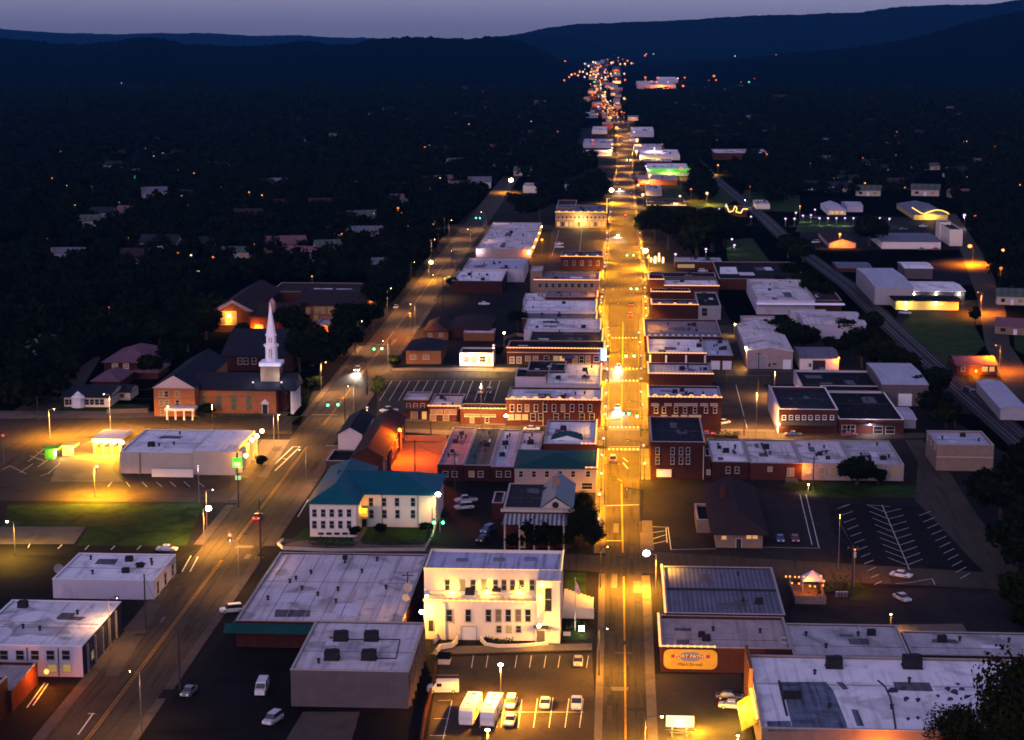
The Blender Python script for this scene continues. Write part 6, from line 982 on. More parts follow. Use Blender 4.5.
# ---------------------------------------------------------------- lamps
def globe_proto():
    r = thing('street_lamp', 'l', 'street lamp', (0, 0, 0)); m = MB().tube((0, 0, 0), (0, 0, .7), .20, .12, 10); m.tube((0, 0, .7), (0, 0, 4.0), .075, .06, 8); m.tube((0, 0, 4.0), (0, 0, 4.2), .16, .2, 8); m.build('post', IRON, r, local=True)
    MB().ball((0, 0, 4.52), .36, 10, 8).build('globe', EM['cool'], r, local=True); l = point(None, (0, 0, 4.6), 1500, (1, .45, .02), .46); l.parent = r; l.location = (0, 0, 4.5); l2 = spot(r, (0, 0, 4.4), 60000, (1, .40, .0), .4, 168); return r
GP = None
GL = {'a': 'pinkish globe lamp along the near left-hand kerb, before the side street signals', 'b': 'x'}
def globes(pts, label, group):
    global GP
    for x, y in pts:
        if GP is None: GP = o = globe_proto()
        else: o = copy_tree(GP)
        p = W(x, y, 4.5); o.location = (p.x, p.y, .13); o['label'] = label; o['group'] = group; f = float(np.interp(y, (200, 300, 340, 420, 450, 520), (.42, .36, .26, .2, .15, .13)))
        for ch in o.children:
            if ch.type == 'LIGHT': ch.data = ch.data.copy(); ch.data.energy = (60000 * 1.8 if ch.data.type == 'SPOT' else 1500) * K * f
globes([(598.6, 519.5), (599.4, 495), (601.3, 474), (602, 455.5), (603.4, 439)], 'pinkish globe lamp on the kerb by the old house and pinkish corner building', 'globe lamps by the old house kerb')
globes([(605, 415), (605.4, 407), (606.2, 393.5), (606.5, 381), (607, 369.4), (608, 357), (607.8, 346.5), (609, 335.7), (608, 327.6)], 'pinkish globe lamp on the kerb before the scalloped corner block', 'globe lamps by the scalloped corner block kerb')
globes([(600.5, 319.5), (601, 311.7), (601.3, 303), (602, 297), (603, 290), (604.6, 267), (605, 263), (606, 254), (606.5, 244), (607, 239), (607, 233)], 'pinkish globe lamp on the kerb of the long row of pale roofed shops', 'globe lamps by the long row of pale roofed shops')
globes([(644.6, 464), (643.5, 446), (642.3, 405), (641, 392), (641, 379), (641, 369)], 'pinkish globe lamp on the kerb by the dark corner block and string lit brick block', 'globe lamps by the dark corner block kerb')
globes([(641, 356), (640, 342.5), (639, 333), (646.4, 316), (646, 308.4), (645.6, 302), (645, 297), (644.8, 288), (644.3, 280), (643, 269), (643, 261.6)], 'pinkish globe lamp on the kerb between the white roofed corner shop and the grove', 'globe lamps from the white roofed shop to the grove')
globes([(641, 248.6), (640.5, 244), (640, 239), (640, 233)], 'pinkish globe lamp on the kerb right beside the dark grove', 'globe lamps beside the grove')
globes([(609.5, 222), (610, 217), (610.5, 212)], 'pinkish globe lamp at the corner of the ornate hotel', 'globe lamps at the ornate hotel')
def cobra(px, py, label, em='sodium', h=8.5, power=6000, color=SODIUM, arm=(1.6, 0), r=.34, group=None, name='street_lamp', mat=None, n=1, cone=160):
    p = W(px, py, h); bx, by = p.x - arm[0], p.y - arm[1]; o = thing(name, label, 'street lamp', (bx, by, 0), group)
    m = MB().tube((bx, by, 0), (bx, by, h - .2), .12, .08, 8)
    if abs(arm[0]) + abs(arm[1]) > .1: m.tube((bx, by, h - .3), (p.x, p.y, h + .12), .06, .05, 6)
    m.build('pole', mat or POLEM, o); hd = MB().box(p.x - .42, p.x + .42, p.y - .2, p.y + .2, h + .05, h + .24).build('lamp_head', IRON, o)
    MB().ball((p.x, p.y, h - .08 if n == 1 else h), r, 10, 8, .8).build('bulb', EM[em], hd)
    if power: spot(o, (p.x, p.y, h - .3 - r), power * 1.2, color, .3, cone)
    return o
cobra(646.5, 553, 'very bright warm white lamp on the main street corner by the ribbed metal roof', 'warm', 8.5, 12000, (1, .43, .02), (-2, 0), .7, cone=172)
cobra(662, 716, 'curved arm street lamp beside the glowing blank sign', 'sodium', 8, 15000, SODIUM, (2.6, 0), .22, cone=172)
cobra(500.6, 664, 'tall violet white lamp standing among the courthouse lot stalls', 'warm', 8.6, 17000, (1, .42, .03), (0, 0), .40)
cobra(487.5, 729, 'tall lamp in front of the parked motorhomes', 'warm', 8.6, 9000, (1, .42, .03), (0, 0), .36)
cobra(438, 494, 'bright warm lamp on the pole beside the teal roofed building', 'warm', 8.5, 450, (1, .5, .1), (1.4, 0), .6)
cobra(208.5, 508, 'bright warm lamp on the pole at the corner of the dark lawn', 'warm', 9.5, 8000, (1, .46, .05), (1.2, 0), .65)
cobra(7, 521, 'small lamp on the pole over the yellow lit footpath', 'sodium', 8, 9000, (1, .55, .05), (-1.5, 0), .28)
cobra(97, 466, 'slim lamp post in front of the drive through lane', 'sodium', 8, 26000, SODIUM, (.8, 0), .18); cobra(198, 465, 'slim violet lamp post in front of the bank wall', 'cool', 9.5, 900, COOL, (0, 0), .28)
cobra(54, 409, 'twin armed pale lamp post on the road verge by the white house', 'sodium', 8.5, 9000, SODIUM, (1.5, 0), .12, mat=GALV); cobra(104, 394, 'tall pale lamp post with long arm above the drive through', 'sodium', 12, 28000, (1, .42, .04), (-1.5, 0), .14, mat=GALV)
cobra(278, 414, 'violet lamp on the church corner post', 'violet', 7.5, 5000, (1, .5, .12), (0, 0), .34); cobra(410, 313, 'glowing orange lamp on a tall pole beside the parallel street', 'orange', 10, 6500, AMBER, (0, 0), .42); cobra(431, 262, 'warm lamp beyond the trees on the parallel street', 'sodium', 8.5, 9000, SODIUM, (1, 0), .8)
cobra(367, 407, 'white lamp beside the parked truck near the dark hall', 'cool', 6, 1600, WARM, (0, 0), .36); cobra(506, 415.5, 'warm lamp glaring at the corner of the two storey brick block', 'warm', 5, 900, (1, .55, .15), (0, .8), .5); cobra(493.6, 345, 'white lamp on the tall post behind the drive in stand', 'cool', 8.5, 2500, WARM, (0, 0), .45); cobra(504, 332.5, 'warm lamp in the alley beside the planter wall', 'warm', 6, 1200, AMBER, (0, 0), .4); cobra(481, 384, 'thin unlit looking lamp pole in the wide striped lot', 'sodium', 14, 22000, (1, .46, .10), (0, 0), .10)
cobra(645.5, 250.5, 'big glaring lamp where the main street passes the grove', 'sodium', 9, 30000, SODIUM, (-1.5, 0), 1.2); cobra(542, 239.5, 'orange lamp on a pole at the parking lot beside the vented hall', 'orange', 8.5, 6000, AMBER, (0, 0), .6)
cobra(611.5, 190, 'large warm lamp over the main street behind the ornate hotel', 'sodium', 9, 40000, SODIUM, (1.5, 0), 1.4); cobra(511, 180, 'large warm lamp on the parallel street near the dark street trees', 'sodium', 9, 30000, SODIUM, (1.5, 0), 1.5)
cobra(970, 246, 'orange street lamp at the far crossing by the white stepped building', 'orange', 9, 60000, AMBER, (-1.5, 0), 1.1); cobra(1003, 250, 'orange street lamp lighting the small sign at the far crossing', 'orange', 7, 30000, AMBER, (0, 0), .8); cobra(964.5, 215, 'violet street lamp beyond the far crossing', 'violet', 8, 1500, COOL, (0, 0), .9); cobra(840, 234, 'orange lamp in front of the orange glowing hall', 'orange', 8, 6000, AMBER, (0, 0), .7)
cobra(855, 549, 'small orange lamp on the pole at the corner of the striped lot', 'orange', 8, 1300, AMBER, (0, 0), .2); cobra(808.5, 484, 'short yellow lamp post on the grass strip', 'sodium', 2.4, 260, (1, .8, .3), (0, 0), .2); cobra(891, 614, 'thin yellow post light beside the low metal roof', 'sodium', 3.5, 520, SODIUM, (0, 0), .16); cobra(746, 347.5, 'white lamp on a pole beside the large pale warehouse', 'warm', 7, 2600, WARM, (0, 0), .38); cobra(735, 324, 'small warm lamp in the service lane between the shop rows', 'sodium', 4.5, 1500, WARM, (0, 0), .25)
cobra(757, 393, 'dim pole lamp lighting the open garage lot', 'sodium', 12, 14000, (1, .46, .12), (0, 0), .10); cobra(840, 515, 'dim pole lamp over the dark depot parking', 'sodium', 12, 900, SODIUM, (0, 0), .08)
cobra(560, 398, 'dim pole lamp between the tiled roof shop and the brick block', 'sodium', 6.5, 1200, SODIUM, (0, 0), .1); cobra(775, 372, 'dim pole lamp near the cream shed forecourt', 'sodium', 8, 5500, (1, .46, .12), (0, 0), .1)
# slim lamps added to join the parallel street's light into continuous pools
g = 'added tall slim sodium lamps along the parallel street'
for i, y in enumerate((735, 655, 590, 535, 490, 452, 420, 394, 370, 349, 330, 313, 298, 284, 271, 259, 248, 238, 229)):
    q = W(300, y); X_ = LX0 - 1.2 if i % 2 else LX1 + 1.2; c_ = P((X_ + (1.6 if i % 2 else -1.6), q.y, 10.5)); cobra(*c_, 'added tall slim lamp pole on the verge of the parallel street', 'sodium', 10.5, [1000, 1100, 1900, 2700, 2700, 3600, 4400, 6500, 4800, 4500, 4200, 4200, 4000, 4000, 4000, 4200, 4500, 5000, 5000][i], (1, .50, .17), (1.6 if i % 2 else -1.6, 0), .08, group=g)
for x, y, lb in ((603, 588, 'added slim dark lamp post on the sidewalk corner beside the entrance stairs'), (601.5, 676, 'added slim dark lamp post on the sidewalk beside the courthouse parking lot')): q = W(x - 2.5, y); c_ = P((q.x + 1.4, q.y, 9)); cobra(*c_, lb, 'sodium', 9, 4000, SODIUM, (1.4, 0), .07, mat=IRON, cone=170)  # two posts added to light the nearest stretch of road
for i, y in enumerate((206, 196, 187, 179, 172, 166, 160, 154.5, 149.5, 145, 141, 137, 133.5, 129, 122, 115, 108, 101, 95, 90, 86, 82)):
    a_, b_ = float(np.interp(-y, [-r[0] for r in MAIN], [r[1] for r in MAIN])), float(np.interp(-y, [-r[0] for r in MAIN], [r[2] for r in MAIN])); q = W(a_ if i % 2 else b_, y); c_ = P((q.x + (2 if i % 2 else -2), q.y, 9)); cobra(*c_, 'slim lamp over the far lit stretch of the main street', 'far_sodium', 9, 8500 * (170 / y) ** 1.5, (1, .45, .08), (2 if i % 2 else -2, 0), .3, group='slim lamps over the far main street', cone=165)
for i, y in enumerate((533, 505, 480, 457, 437, 418, 400, 384, 369, 355, 342, 330, 319, 309, 299, 290, 281, 273, 265, 257, 250, 243, 236, 230, 224, 218, 212)):
    a_, b_ = float(np.interp(-y, [-r[0] for r in MAIN], [r[1] for r in MAIN])), float(np.interp(-y, [-r[0] for r in MAIN], [r[2] for r in MAIN])); q = W(a_ - 1 if i % 2 else b_ + 1, y); c_ = P((q.x + (3.4 if i % 2 else -3.4), q.y, 10.5)); pw = float(np.interp(y, (212, 300, 360, 430, 490, 533), (9500, 9500, 9000, 9500, 9500, 4200)))
    cobra(*c_, 'slim dark mast lamp reaching over the downtown main street', 'far_sodium', 10.5, pw, (1, .42, .0), (3.4 if i % 2 else -3.4, 0), .10, group='slim mast lamps over the downtown main street', mat=IRON, cone=168)
cobra(978, 292, 'added small orange lamp over the yard street north of the porch house', 'orange', 9, 22000, AMBER, (-1.5, 0), .25); cobra(996, 345, 'added small orange lamp over the yard street beside the porch house', 'orange', 9, 14000, AMBER, (-1.5, 0), .22)  # both lamps added to bring orange light onto the yard street
cobra(212, 405, 'added lamp pole on the verge between the bank and the church', 'sodium', 9, 9000, (1, .45, .06), (0, 0), .16, cone=174); cobra(168, 406, 'second lamp pole added on the verge by the church portico', 'sodium', 9, 7000, (1, .45, .06), (0, 0), .16, cone=174)  # both poles added to throw orange light on the church front
# violet lamps in a row by the yard
VP_ = None
for i, (x, y) in enumerate([(785.5, 218.5), (794.5, 218.5), (803, 215.5), (811, 215), (819.5, 218), (828, 218), (836.5, 218), (845, 218), (853.5, 218), (862, 218), (871, 218), (880, 218), (889.5, 218.5), (796, 212.5), (815, 209.5)]):
    if VP_ is None: VP_ = o = cobra(x, y, 'violet white lamp in the even row along the yard path', 'violet', 4.5, 330, COOL, (0, 0), .62, group='violet lamps along the yard path')
    else: o = copy_tree(VP_)
    p = W(x, y, 4.5); o.location = (p.x, p.y, 0); o['group'] = 'violet lamps along the yard path'
g = 'violet lamps scattered around the grove'
for i, (x, y) in enumerate(((675.5, 254), (702, 239.5), (732, 239), (734.5, 245), (706, 249), (719, 208.5), (693.5, 212), (751, 216.5), (726, 206))): o = copy_tree(VP_); p = W(x, y, 5); o.location = (p.x, p.y, .5); o['label'] = 'violet white lamp scattered around the dark grove'; o['group'] = g
# distant lamps
FL_, FAR = {}, []
STUFF = {}
def stuff_lamp(x, y, em, rpx):                                       # farthest pinpoint lamps: one mass
    p = W(x, y, 8); r = rpx * (p.y / F_PX) * .42; v, f = STUFF.setdefault('far_' + em, (MB(), MB())); v.ball((p.x, p.y, 8), r, 6, 4); f.tube((p.x, p.y, 0), (p.x, p.y, 8 - r), .12, n=4)
def far_lamp(x, y, em, rpx, power, label, group):
    if em == 'red': power = 0
    key = (em, label)
    p = W(x, y, 8); r = rpx * (p.y / F_PX) * .42
    o = cobra(x, y, label, 'far_' + em, 8, power * 3.5 * (p.y / 1000) ** 1.0, {'sodium': SODIUM, 'orange': AMBER, 'warm': WARM, 'violet': COOL, 'cool': COOL, 'green': (.1, 1, .4), 'red': (1, .05, .03)}[em], (0, 0), r, group)
Z7 = lambda x, y: (540 + x / 6.17, 30 + y / 6.17)
g, lb = 'bright lamps of the distant shops at the street bend', 'tiny glowing lamp in the dense cluster of distant shops at the street bend'
for x, y, e in ((150, 310, 'orange'), (180, 290, 'orange'), (195, 275, 'warm'), (215, 270, 'orange'), (235, 280, 'sodium'), (245, 258, 'sodium'), (265, 258, 'warm'), (290, 270, 'warm'), (275, 290, 'violet'), (310, 280, 'warm'), (330, 272, 'sodium'), (345, 290, 'warm'), (360, 270, 'sodium'), (380, 295, 'sodium'), (400, 262, 'violet'), (420, 285, 'orange'), (437, 270, 'warm'), (465, 265, 'sodium'), (470, 300, 'orange'), (356, 240, 'sodium'), (375, 222, 'orange'), (405, 245, 'orange'), (300, 222, 'warm'), (277, 208, 'cool'), (328, 198, 'warm'), (342, 200, 'cool'), (450, 200, 'sodium'), (495, 210, 'sodium'), (524, 208, 'warm'), (565, 205, 'sodium'), (540, 190, 'orange'), (525, 308, 'orange'), (520, 270, 'violet'), (335, 320, 'green'), (345, 345, 'orange'), (350, 362, 'sodium'), (342, 383, 'sodium'), (402, 383, 'warm'), (398, 412, 'violet'), (375, 338, 'cool'), (392, 440, 'orange'), (405, 460, 'orange'), (398, 480, 'sodium'), (420, 505, 'orange')): stuff_lamp(*Z7(x, y), e, 2.3)
r5 = np.random.default_rng(11)
for i in range(150):
    t = r5.beta(1.1, 1.6) if i % 3 else r5.uniform(0, 1); y = 118 - 64 * t; xc = float(np.interp(-y, [-r[0] for r in MAIN], [(r[1] + r[2]) / 2 for r in MAIN])); sp = float(np.interp(y, (52, 62, 70, 80, 95, 118), (22, 26, 24, 9, 7, 9)))
    stuff_lamp(xc + r5.normal(0, sp * .55), y + r5.normal(0, .5), str(r5.choice(['orange', 'sodium', 'warm', 'red', 'cool'], p=[.42, .30, .18, .05, .05])), r5.choice([.5, .7, .8, 1.0, 1.3, 2.2]))
g, lb = 'farthest lamps of the valley', 'pinpoint lamp of the farthest lights at the valley end'
for x, y, e in ((205, 148, 'warm'), (218, 146, 'warm'), (232, 146, 'sodium'), (275, 138, 'cool'), (290, 136, 'sodium'), (257, 80, 'cool'), (385, 122, 'sodium'), (420, 120, 'sodium'), (445, 124, 'sodium'), (468, 124, 'sodium'), (512, 125, 'orange'), (498, 100, 'orange'), (597, 95, 'sodium'), (452, 148, 'violet'), (488, 146, 'sodium'), (527, 146, 'orange'), (592, 146, 'sodium'), (655, 150, 'sodium'), (648, 158, 'orange'), (700, 150, 'cool'), (742, 142, 'sodium'), (790, 138, 'sodium'), (852, 130, 'sodium'), (880, 128, 'cool'), (900, 124, 'cool'), (725, 148, 'sodium')): stuff_lamp(*Z7(x, y), e, 1.9)
g, lb = 'lamps along the bending far main street', 'warm lamp along the far bending part of the main street'
for x, y, e, r in ((77, 258, 'violet', 3), (132, 237, 'sodium', 2.4), (155, 192, 'orange', 2), (178, 383, 'orange', 3.2), (222, 513, 'sodium', 3.4), (433, 540, 'sodium', 4.2), (473, 602, 'sodium', 3.8), (470, 650, 'sodium', 2.6), (522, 422, 'sodium', 4), (360, 473, 'violet', 2.6), (328, 680, 'red', 2.8), (445, 705, 'warm', 2.6), (580, 628, 'violet', 2.6), (600, 675, 'warm', 2.8), (704, 727, 'violet', 2.2), (758, 517, 'violet', 2.0), (865, 485, 'sodium', 2.4), (883, 345, 'orange', 3), (893, 293, 'orange', 2), (650, 292, 'orange', 2.6), (728, 295, 'orange', 3), (688, 318, 'orange', 3), (720, 322, 'sodium', 2.5), (690, 355, 'orange', 3), (720, 358, 'orange', 3), (760, 358, 'orange', 2.5), (850, 298, 'warm', 2)): far_lamp(*Z7(x, y), e, r, 2500, lb, g)
g, lb = 'small lamps on the lit road near the far shops', 'small lamp beside the lit stretch of road near the green station'
for x, y, e, r in ((646, 166, 'violet', 3), (681, 168.5, 'orange', 4.5), (650, 175, 'warm', 4), (638, 185, 'warm', 3.5), (643, 194.5, 'warm', 4), (680, 196, 'white', 3), (697, 176, 'orange', 3), (707, 193, 'warm', 3.5), (691, 189, 'orange', 2.5), (654.5, 148, 'violet', 2.2), (655.5, 152, 'warm', 3.2), (636.5, 151, 'warm', 3.5), (612, 148, 'warm', 2.5), (593, 140, 'red', 3), (593, 144, 'red', 2), (718, 165, 'sodium', 2), (771, 150.5, 'sodium', 3), (767, 154, 'orange', 2)):
    far_lamp(x, y, 'warm' if e == 'white' else e, r, 2200, lb, g)
g, lb = 'lone lights in the dark woods', 'lone small light glimmering in the dark woods'
for x, y, e, r in ((135, 177, 'green', 4.2), (52, 178, 'orange', 2), (363, 98, 'orange', 2), (369, 114, 'orange', 2), (415, 99, 'sodium', 1.6), (460, 95, 'orange', 2.6), (456, 113, 'sodium', 1.6), (469, 124, 'sodium', 1.6), (314, 136, 'orange', 2), (425, 147, 'orange', 2.4), (430, 145, 'warm', 2), (451, 144, 'sodium', 1.5), (440, 178, 'warm', 2), (398, 208, 'orange', 3), (402, 213, 'red', 3), (194, 173, 'sodium', 1.7), (205, 160, 'sodium', 1.6), (237, 142, 'orange', 1.6), (262, 195, 'sodium', 2), (249, 192, 'sodium', 2), (342, 234, 'orange', 3), (213, 257, 'orange', 3), (198, 271, 'warm', 3), (221, 187, 'orange', 1.6), (75, 205, 'sodium', 1.5), (7, 266, 'orange', 2), (109, 307, 'red', 2), (10, 350, 'sodium', 2), (143, 231, 'sodium', 2), (178, 253, 'orange', 2.6), (191, 255, 'warm', 3), (3, 435, 'red', 4), (312, 276, 'sodium', 2), (355, 332, 'cool', 3), (370, 100, 'sodium', 1.5), (714, 76, 'orange', 3), (716, 80, 'orange', 2), (751, 73, 'green', 3), (755, 72, 'green', 2), (749, 82, 'green', 2.4), (772, 98, 'green', 3), (776, 104, 'orange', 3), (668, 82, 'violet', 2), (842, 64, 'cool', 2.2), (852, 66, 'cool', 2), (939, 78, 'orange', 2), (892, 132, 'orange', 2), (872, 97, 'sodium', 1.6), (912, 167, 'orange', 2.6), (897, 132, 'sodium', 1.6), (858, 148, 'red', 3), (995, 146, 'orange', 2), (1008, 160, 'violet', 2), (865, 183, 'sodium', 2), (1020, 185, 'sodium', 2.6), (797, 69, 'cool', 1.8), (776, 55, 'sodium', 1.8), (735, 56, 'cool', 1.6), (975, 216, 'red', 3.5), (868, 57, 'cool', 2), (893, 50, 'cool', 2), (905, 102, 'sodium', 1.4), (945, 121, 'cool', 1.4), (820, 122, 'sodium', 1.4), (800, 206, 'sodium', 2), (1001, 268, 'orange', 4)): far_lamp(x, y, e, r, 120, lb, g)
for x, y, pw, c in ((745, 200, 900, (.9, .9, .3)), (590, 215, 0, SODIUM)):
    if pw: cobra(x, y, 'yellow green lamp lighting the small lawn by the tracks', 'sodium', 5, 2600, (.9, .9, .25), (0, 0), .25)
for i in range(120):
    x, y = (r5.uniform(30, 560), r5.uniform(75, 250)) if i % 2 else (r5.uniform(640, 1020), r5.uniform(60, 205))
    if not clear(x, y): stuff_lamp(x, y, str(r5.choice(['orange', 'sodium', 'warm', 'cool'], p=[.35, .35, .2, .1])), r5.choice([.5, .7, .9, 1.2]))
m = MB(); idx = []; ms = []
for em_, (v_, f_) in STUFF.items():
    for mb_, mt_ in ((v_, EM[em_]), (f_, POLEM)):
        if mt_ not in ms: ms.append(mt_)
        n0 = len(m.f); m.add(mb_.v, mb_.f); idx += [ms.index(mt_)] * (len(m.f) - n0)
fs_ = m.build('far_lights', ms[0]); [fs_.data.materials.append(q) for q in ms[1:]]; fs_.data.polygons.foreach_set('material_index', idx); fs_['kind'] = 'stuff'
# ---------------------------------------------------------------- traffic signals
def signals(label, heads, pole, z=5.6, mat=POLEM, facing_red=False):
    p0 = W(*pole); hp = [onY(x, y, W(pole[0], pole[1]).y) for x, y, _ in heads]; o = thing('traffic_signal', label, 'traffic signal', tuple(p0)); zz_ = max(q.z for q in hp) + .9
    m = MB().tube((p0.x, p0.y, 0), (p0.x, p0.y, zz_ + .3), .14, .10, 8); far = max(hp, key=lambda q: abs(q.x - p0.x)); m.tube((p0.x, p0.y, zz_), (far.x, p0.y, zz_ + .2), .09, .06, 6); m.build('mast', mat, o)
    for q, (x, y, c) in zip(hp, heads):
        h = MB().box(q.x - .24, q.x + .24, q.y - .18, q.y + .12, q.z - .75, q.z + .65).build('signal_head', IRON, o); MB().ball((q.x, q.y - .3, q.z - .3 if c == 'green' else q.z + .3), .34, 8, 6).build('lens', EM[c], h)
    return o
signals('signal mast with two green lights at the near main street crossing', [(629, 412.5, 'green'), (637, 415, 'green'), (623, 412.5, 'green')], (645, 432)); signals('signal mast with two green lights at the crossing by the white roofed corner shop', [(626, 355, 'green'), (634, 355, 'green')], (642, 371)); signals('signal mast with two green lights beside the bumpy light string shops', [(631, 288, 'green'), (637, 288, 'green')], (645, 297)); signals('signal mast with two green lights where the street passes the parking lot', [(627, 254.5, 'green'), (633.5, 254.5, 'green')], (641, 262)); signals('signal with red light where the street narrows at the grove', [(625.5, 215.5, 'red')], (634, 226)); signals('farthest signal with green lights on the lit street by the stores', [(627, 159.5, 'green'), (630.5, 159.5, 'green')], (634, 165))
signals('signal mast with two green lights at the bank corner of the parallel street', [(328, 404, 'green'), (338, 403.5, 'green')], (345, 425)); signals('signal mast with two green lights beyond the oncoming car', [(374, 348, 'green'), (382, 347.5, 'green')], (389, 366)); signals('far signal with pale green lights on the parallel street', [(476, 217.5, 'green'), (480, 217.5, 'green')], (486, 227))
signals('green lit signal post glowing beside the teal roofed building lamp', [(434, 521, 'green'), (443, 521, 'green')], (440, 532)); o = point(None, W(438, 520, 3.2) + Vector((0, -2, 0)), 160, (.05, 1, .3), .3)
signals('low red signal on the kerb of the near parallel street', [(230, 536, 'red')], (229.5, 545))
# ---------------------------------------------------------------- utility poles and wires
def upole(x, y, top, label, arm=True, group=None):
    p = W(x, y); h = onY(x, top, p.y).z; o = thing('utility_pole', label, 'utility pole', tuple(p), group); MB().tube((p.x, p.y, 0), (p.x, p.y, h), .19, .13, 8).build('pole', WOODP, o)
    if arm: MB().box(p.x - 1.2, p.x + 1.2, p.y - .08, p.y + .08, h - .8, h - .62).build('crossarm', WOODP, o); [MB().tube((p.x + s, p.y, h - .62), (p.x + s, p.y, h - .38), .06, n=6).build('insulator', GALV, o) for s in (-1.05, 0.9)]
    if arm and y > 420: MB().tube((p.x + .38, p.y - .1, h - 2.6), (p.x + .38, p.y - .1, h - 1.5), .26, n=10).build('transformer', GALV, o)
    return o, Vector((p.x, p.y, h - .5))
U = [upole(x, y, t, l, a) for x, y, t, l, a in ((146, 629, 574, 'dark pole beside the driveway of the two storey pale building', False), (180, 690, 633, 'dark pole at the edge of the dim store lot', False), (261, 566, 500, 'tall pole at the corner before the teal roofed building', False), (345, 427, 388, 'pole beside the green signals near the bank corner', False), (404, 560, 592 - 25, 'short pole stub on the market roof edge', False), (408, 616, 572, 'dark pole against the floodlit wall of the white building', True), (813, 493, 456, 'utility pole with crossarm on the grass strip', True), (852, 590, 545, 'leaning utility pole at the corner of the striped lot', True), (724, 388, 371, 'thin pole on the kerb of the garage lot', False), (758, 392, 352, 'utility pole with crossarm before the large pale warehouse', True), (744, 436, 412, 'dark pole beside the clipped hedge', False), (455, 492, 452, 'utility pole with crossarm behind the lot of parked trucks', True), (415, 478, 440, 'thin dark pole standing in the orange lit yard', False), (431, 438, 420, 'pole on the kerb before the string lit brick shop', False), (38, 420, 396, 'pale pole where the roads meet near the white house', False), (367, 395, 360, 'pole beside the striped lot entrance', False), (443, 308, 275, 'pole beside the dark parking lot on the parallel street', False), (452, 268, 235, 'pole near the stepped white roof store', False), (386, 250, 228, 'pole in the dark trees by the parallel street', False), (983, 300, 262, 'pole on the lamp lit yard street', True), (472, 244, 218, 'far pole beside the vented hall', False)) if 'stub' not in l]
def wire(a, b, sag, label):
    o = thing('overhead_wire', label, 'wire', tuple(a)); m = MB(); pts = [a.lerp(b, i / 10) - Vector((0, 0, sag * 4 * (i / 10) * (1 - i / 10))) for i in range(11)]
    for p, q in zip(pts, pts[1:]): m.tube(p, q, .035, n=4, caps=False)
    m.build('cable', IRON, o)
wire(U[1][1], U[0][1], 1.0, 'slack wire between the two dark poles of the parallel street'); wire(U[0][1], U[2][1], 1.4, 'long wire crossing to the tall corner pole'); wire(U[6][1], U[5][1] if 0 else U[7][1] if 0 else U[6][1] + Vector((-14, 60, 0)), 1, 'wire running from the grass strip pole over the joined shops')
for a_, b_, lb in ((2, 3, 'long wire running beside the parallel street towards the bank corner'), (3, 13, 'wire between the bank corner pole and the striped lot pole'), (13, 14, 'wire continuing along the parallel street past the brown office'), (14, 15, 'wire strung past the dark store on the parallel street'), (4, 10, 'wire dropping from the floodlit pole to the parked truck lot'), (10, 11, 'wire passing over the orange lit yard'), (8, 7, 'wire across the garage lot'), (5, 6, 'wire spanning the dark lot between the two crossarm poles')):
    if max(a_, b_) < len(U): wire(U[a_][1], U[b_][1], 1.3, lb)
# ---------------------------------------------------------------- signs and small furniture
p = W(680, 737); sg = thing('blank_sign', 'glaring blank white sign box on two posts in the yellow lit lot', 'sign', tuple(p)); za, zb = onY(680, 731, p.y).z, onY(680, 721, p.y).z; xa, xb = onY(666, 726, p.y).x, onY(694, 726, p.y).x
MB().box(xa, xb, p.y - .3, p.y + .3, za + .8, zb + .8).build('sign_face', EM['white'], sg)
for x in (xa + 1, xb - 1.2): MB().tube((x, p.y, 0), (x, p.y, za + .8), .13).build('post', POLEM, sg)
m = MB(); m.tube((xa - .2, p.y - .1, za + .2), (xb + .2, p.y - .1, za + .2), .12); m.tube((xa + .4, p.y - .1, za - .2), (xb - .6, p.y - .1, za - .3), .10); m.build('sign_scroll', IRON, sg); point(sg, ((xa + xb) / 2, p.y - 1.2, za + 1), 1300, (1, .52, .10), .5); point(sg, ((xa + xb) / 2 + 3, p.y + 2.5, za + 1), 4500, (1, .48, .02), .5)
p = W(740, 725); ll = cobra(738, 735, 'low gold lamp at the foot of the yellow awning lot', 'sodium', 4.2, 4200, (1, .50, .07), (0, 0), .18)
# patio with string lights
p0, p1 = W(795, 604), W(826, 604); pt = thing('patio', 'small wooden patio with tan fence hung with orange bulbs', 'patio', tuple(p0)); ya = p0.y; yb_ = W(808, 585).y; MB().box(p0.x, p1.x, ya, ya + .2, 0, 1.7).build('fence', WALL['tan'], pt); MB().box(p0.x, p0.x + .2, ya + .2, yb_, 0, 1.3).box(p1.x - .2, p1.x, ya + .2, yb_, 0, 1.3).build('side_fence', WALL['tan'], pt); MB().box(p0.x + .2, p1.x - .2, ya + .2, yb_, .02, .2).build('deck', M('deck_boards', (.08, .05, .03), .9), pt)
for k, (x, y) in enumerate(((786, 576.5), (790, 576.5), (795, 577), (799, 577), (804, 577), (792, 583), (799, 583.5), (815, 586.5), (821, 576), (824, 581), (823, 585.5), (817, 577), (810, 586))):
    p = W(x, y, 2.9); MB().ball(tuple(p), .19, 8, 6).build('bulb', EM['orange'], pt)
point(pt, ((p0.x + p1.x) / 2, (ya + yb_) / 2, 3), 500, AMBER, .3)
tn = thing('canopy_tent', 'small pale peaked canopy tent on the string lit patio', 'tent', tuple(W(812, 590))); p = W(812, 590)
MB().add([(p.x - 2.2, p.y - 2, 2.4), (p.x + 2.2, p.y - 2, 2.4), (p.x + 2.2, p.y + 2, 2.4), (p.x - 2.2, p.y + 2, 2.4), (p.x, p.y, 4.3)], [(0, 1, 4), (1, 2, 4), (2, 3, 4), (3, 0, 4)]).build('top', M('tent_canvas', (.30, .30, .34), .8, .1, 1), tn)
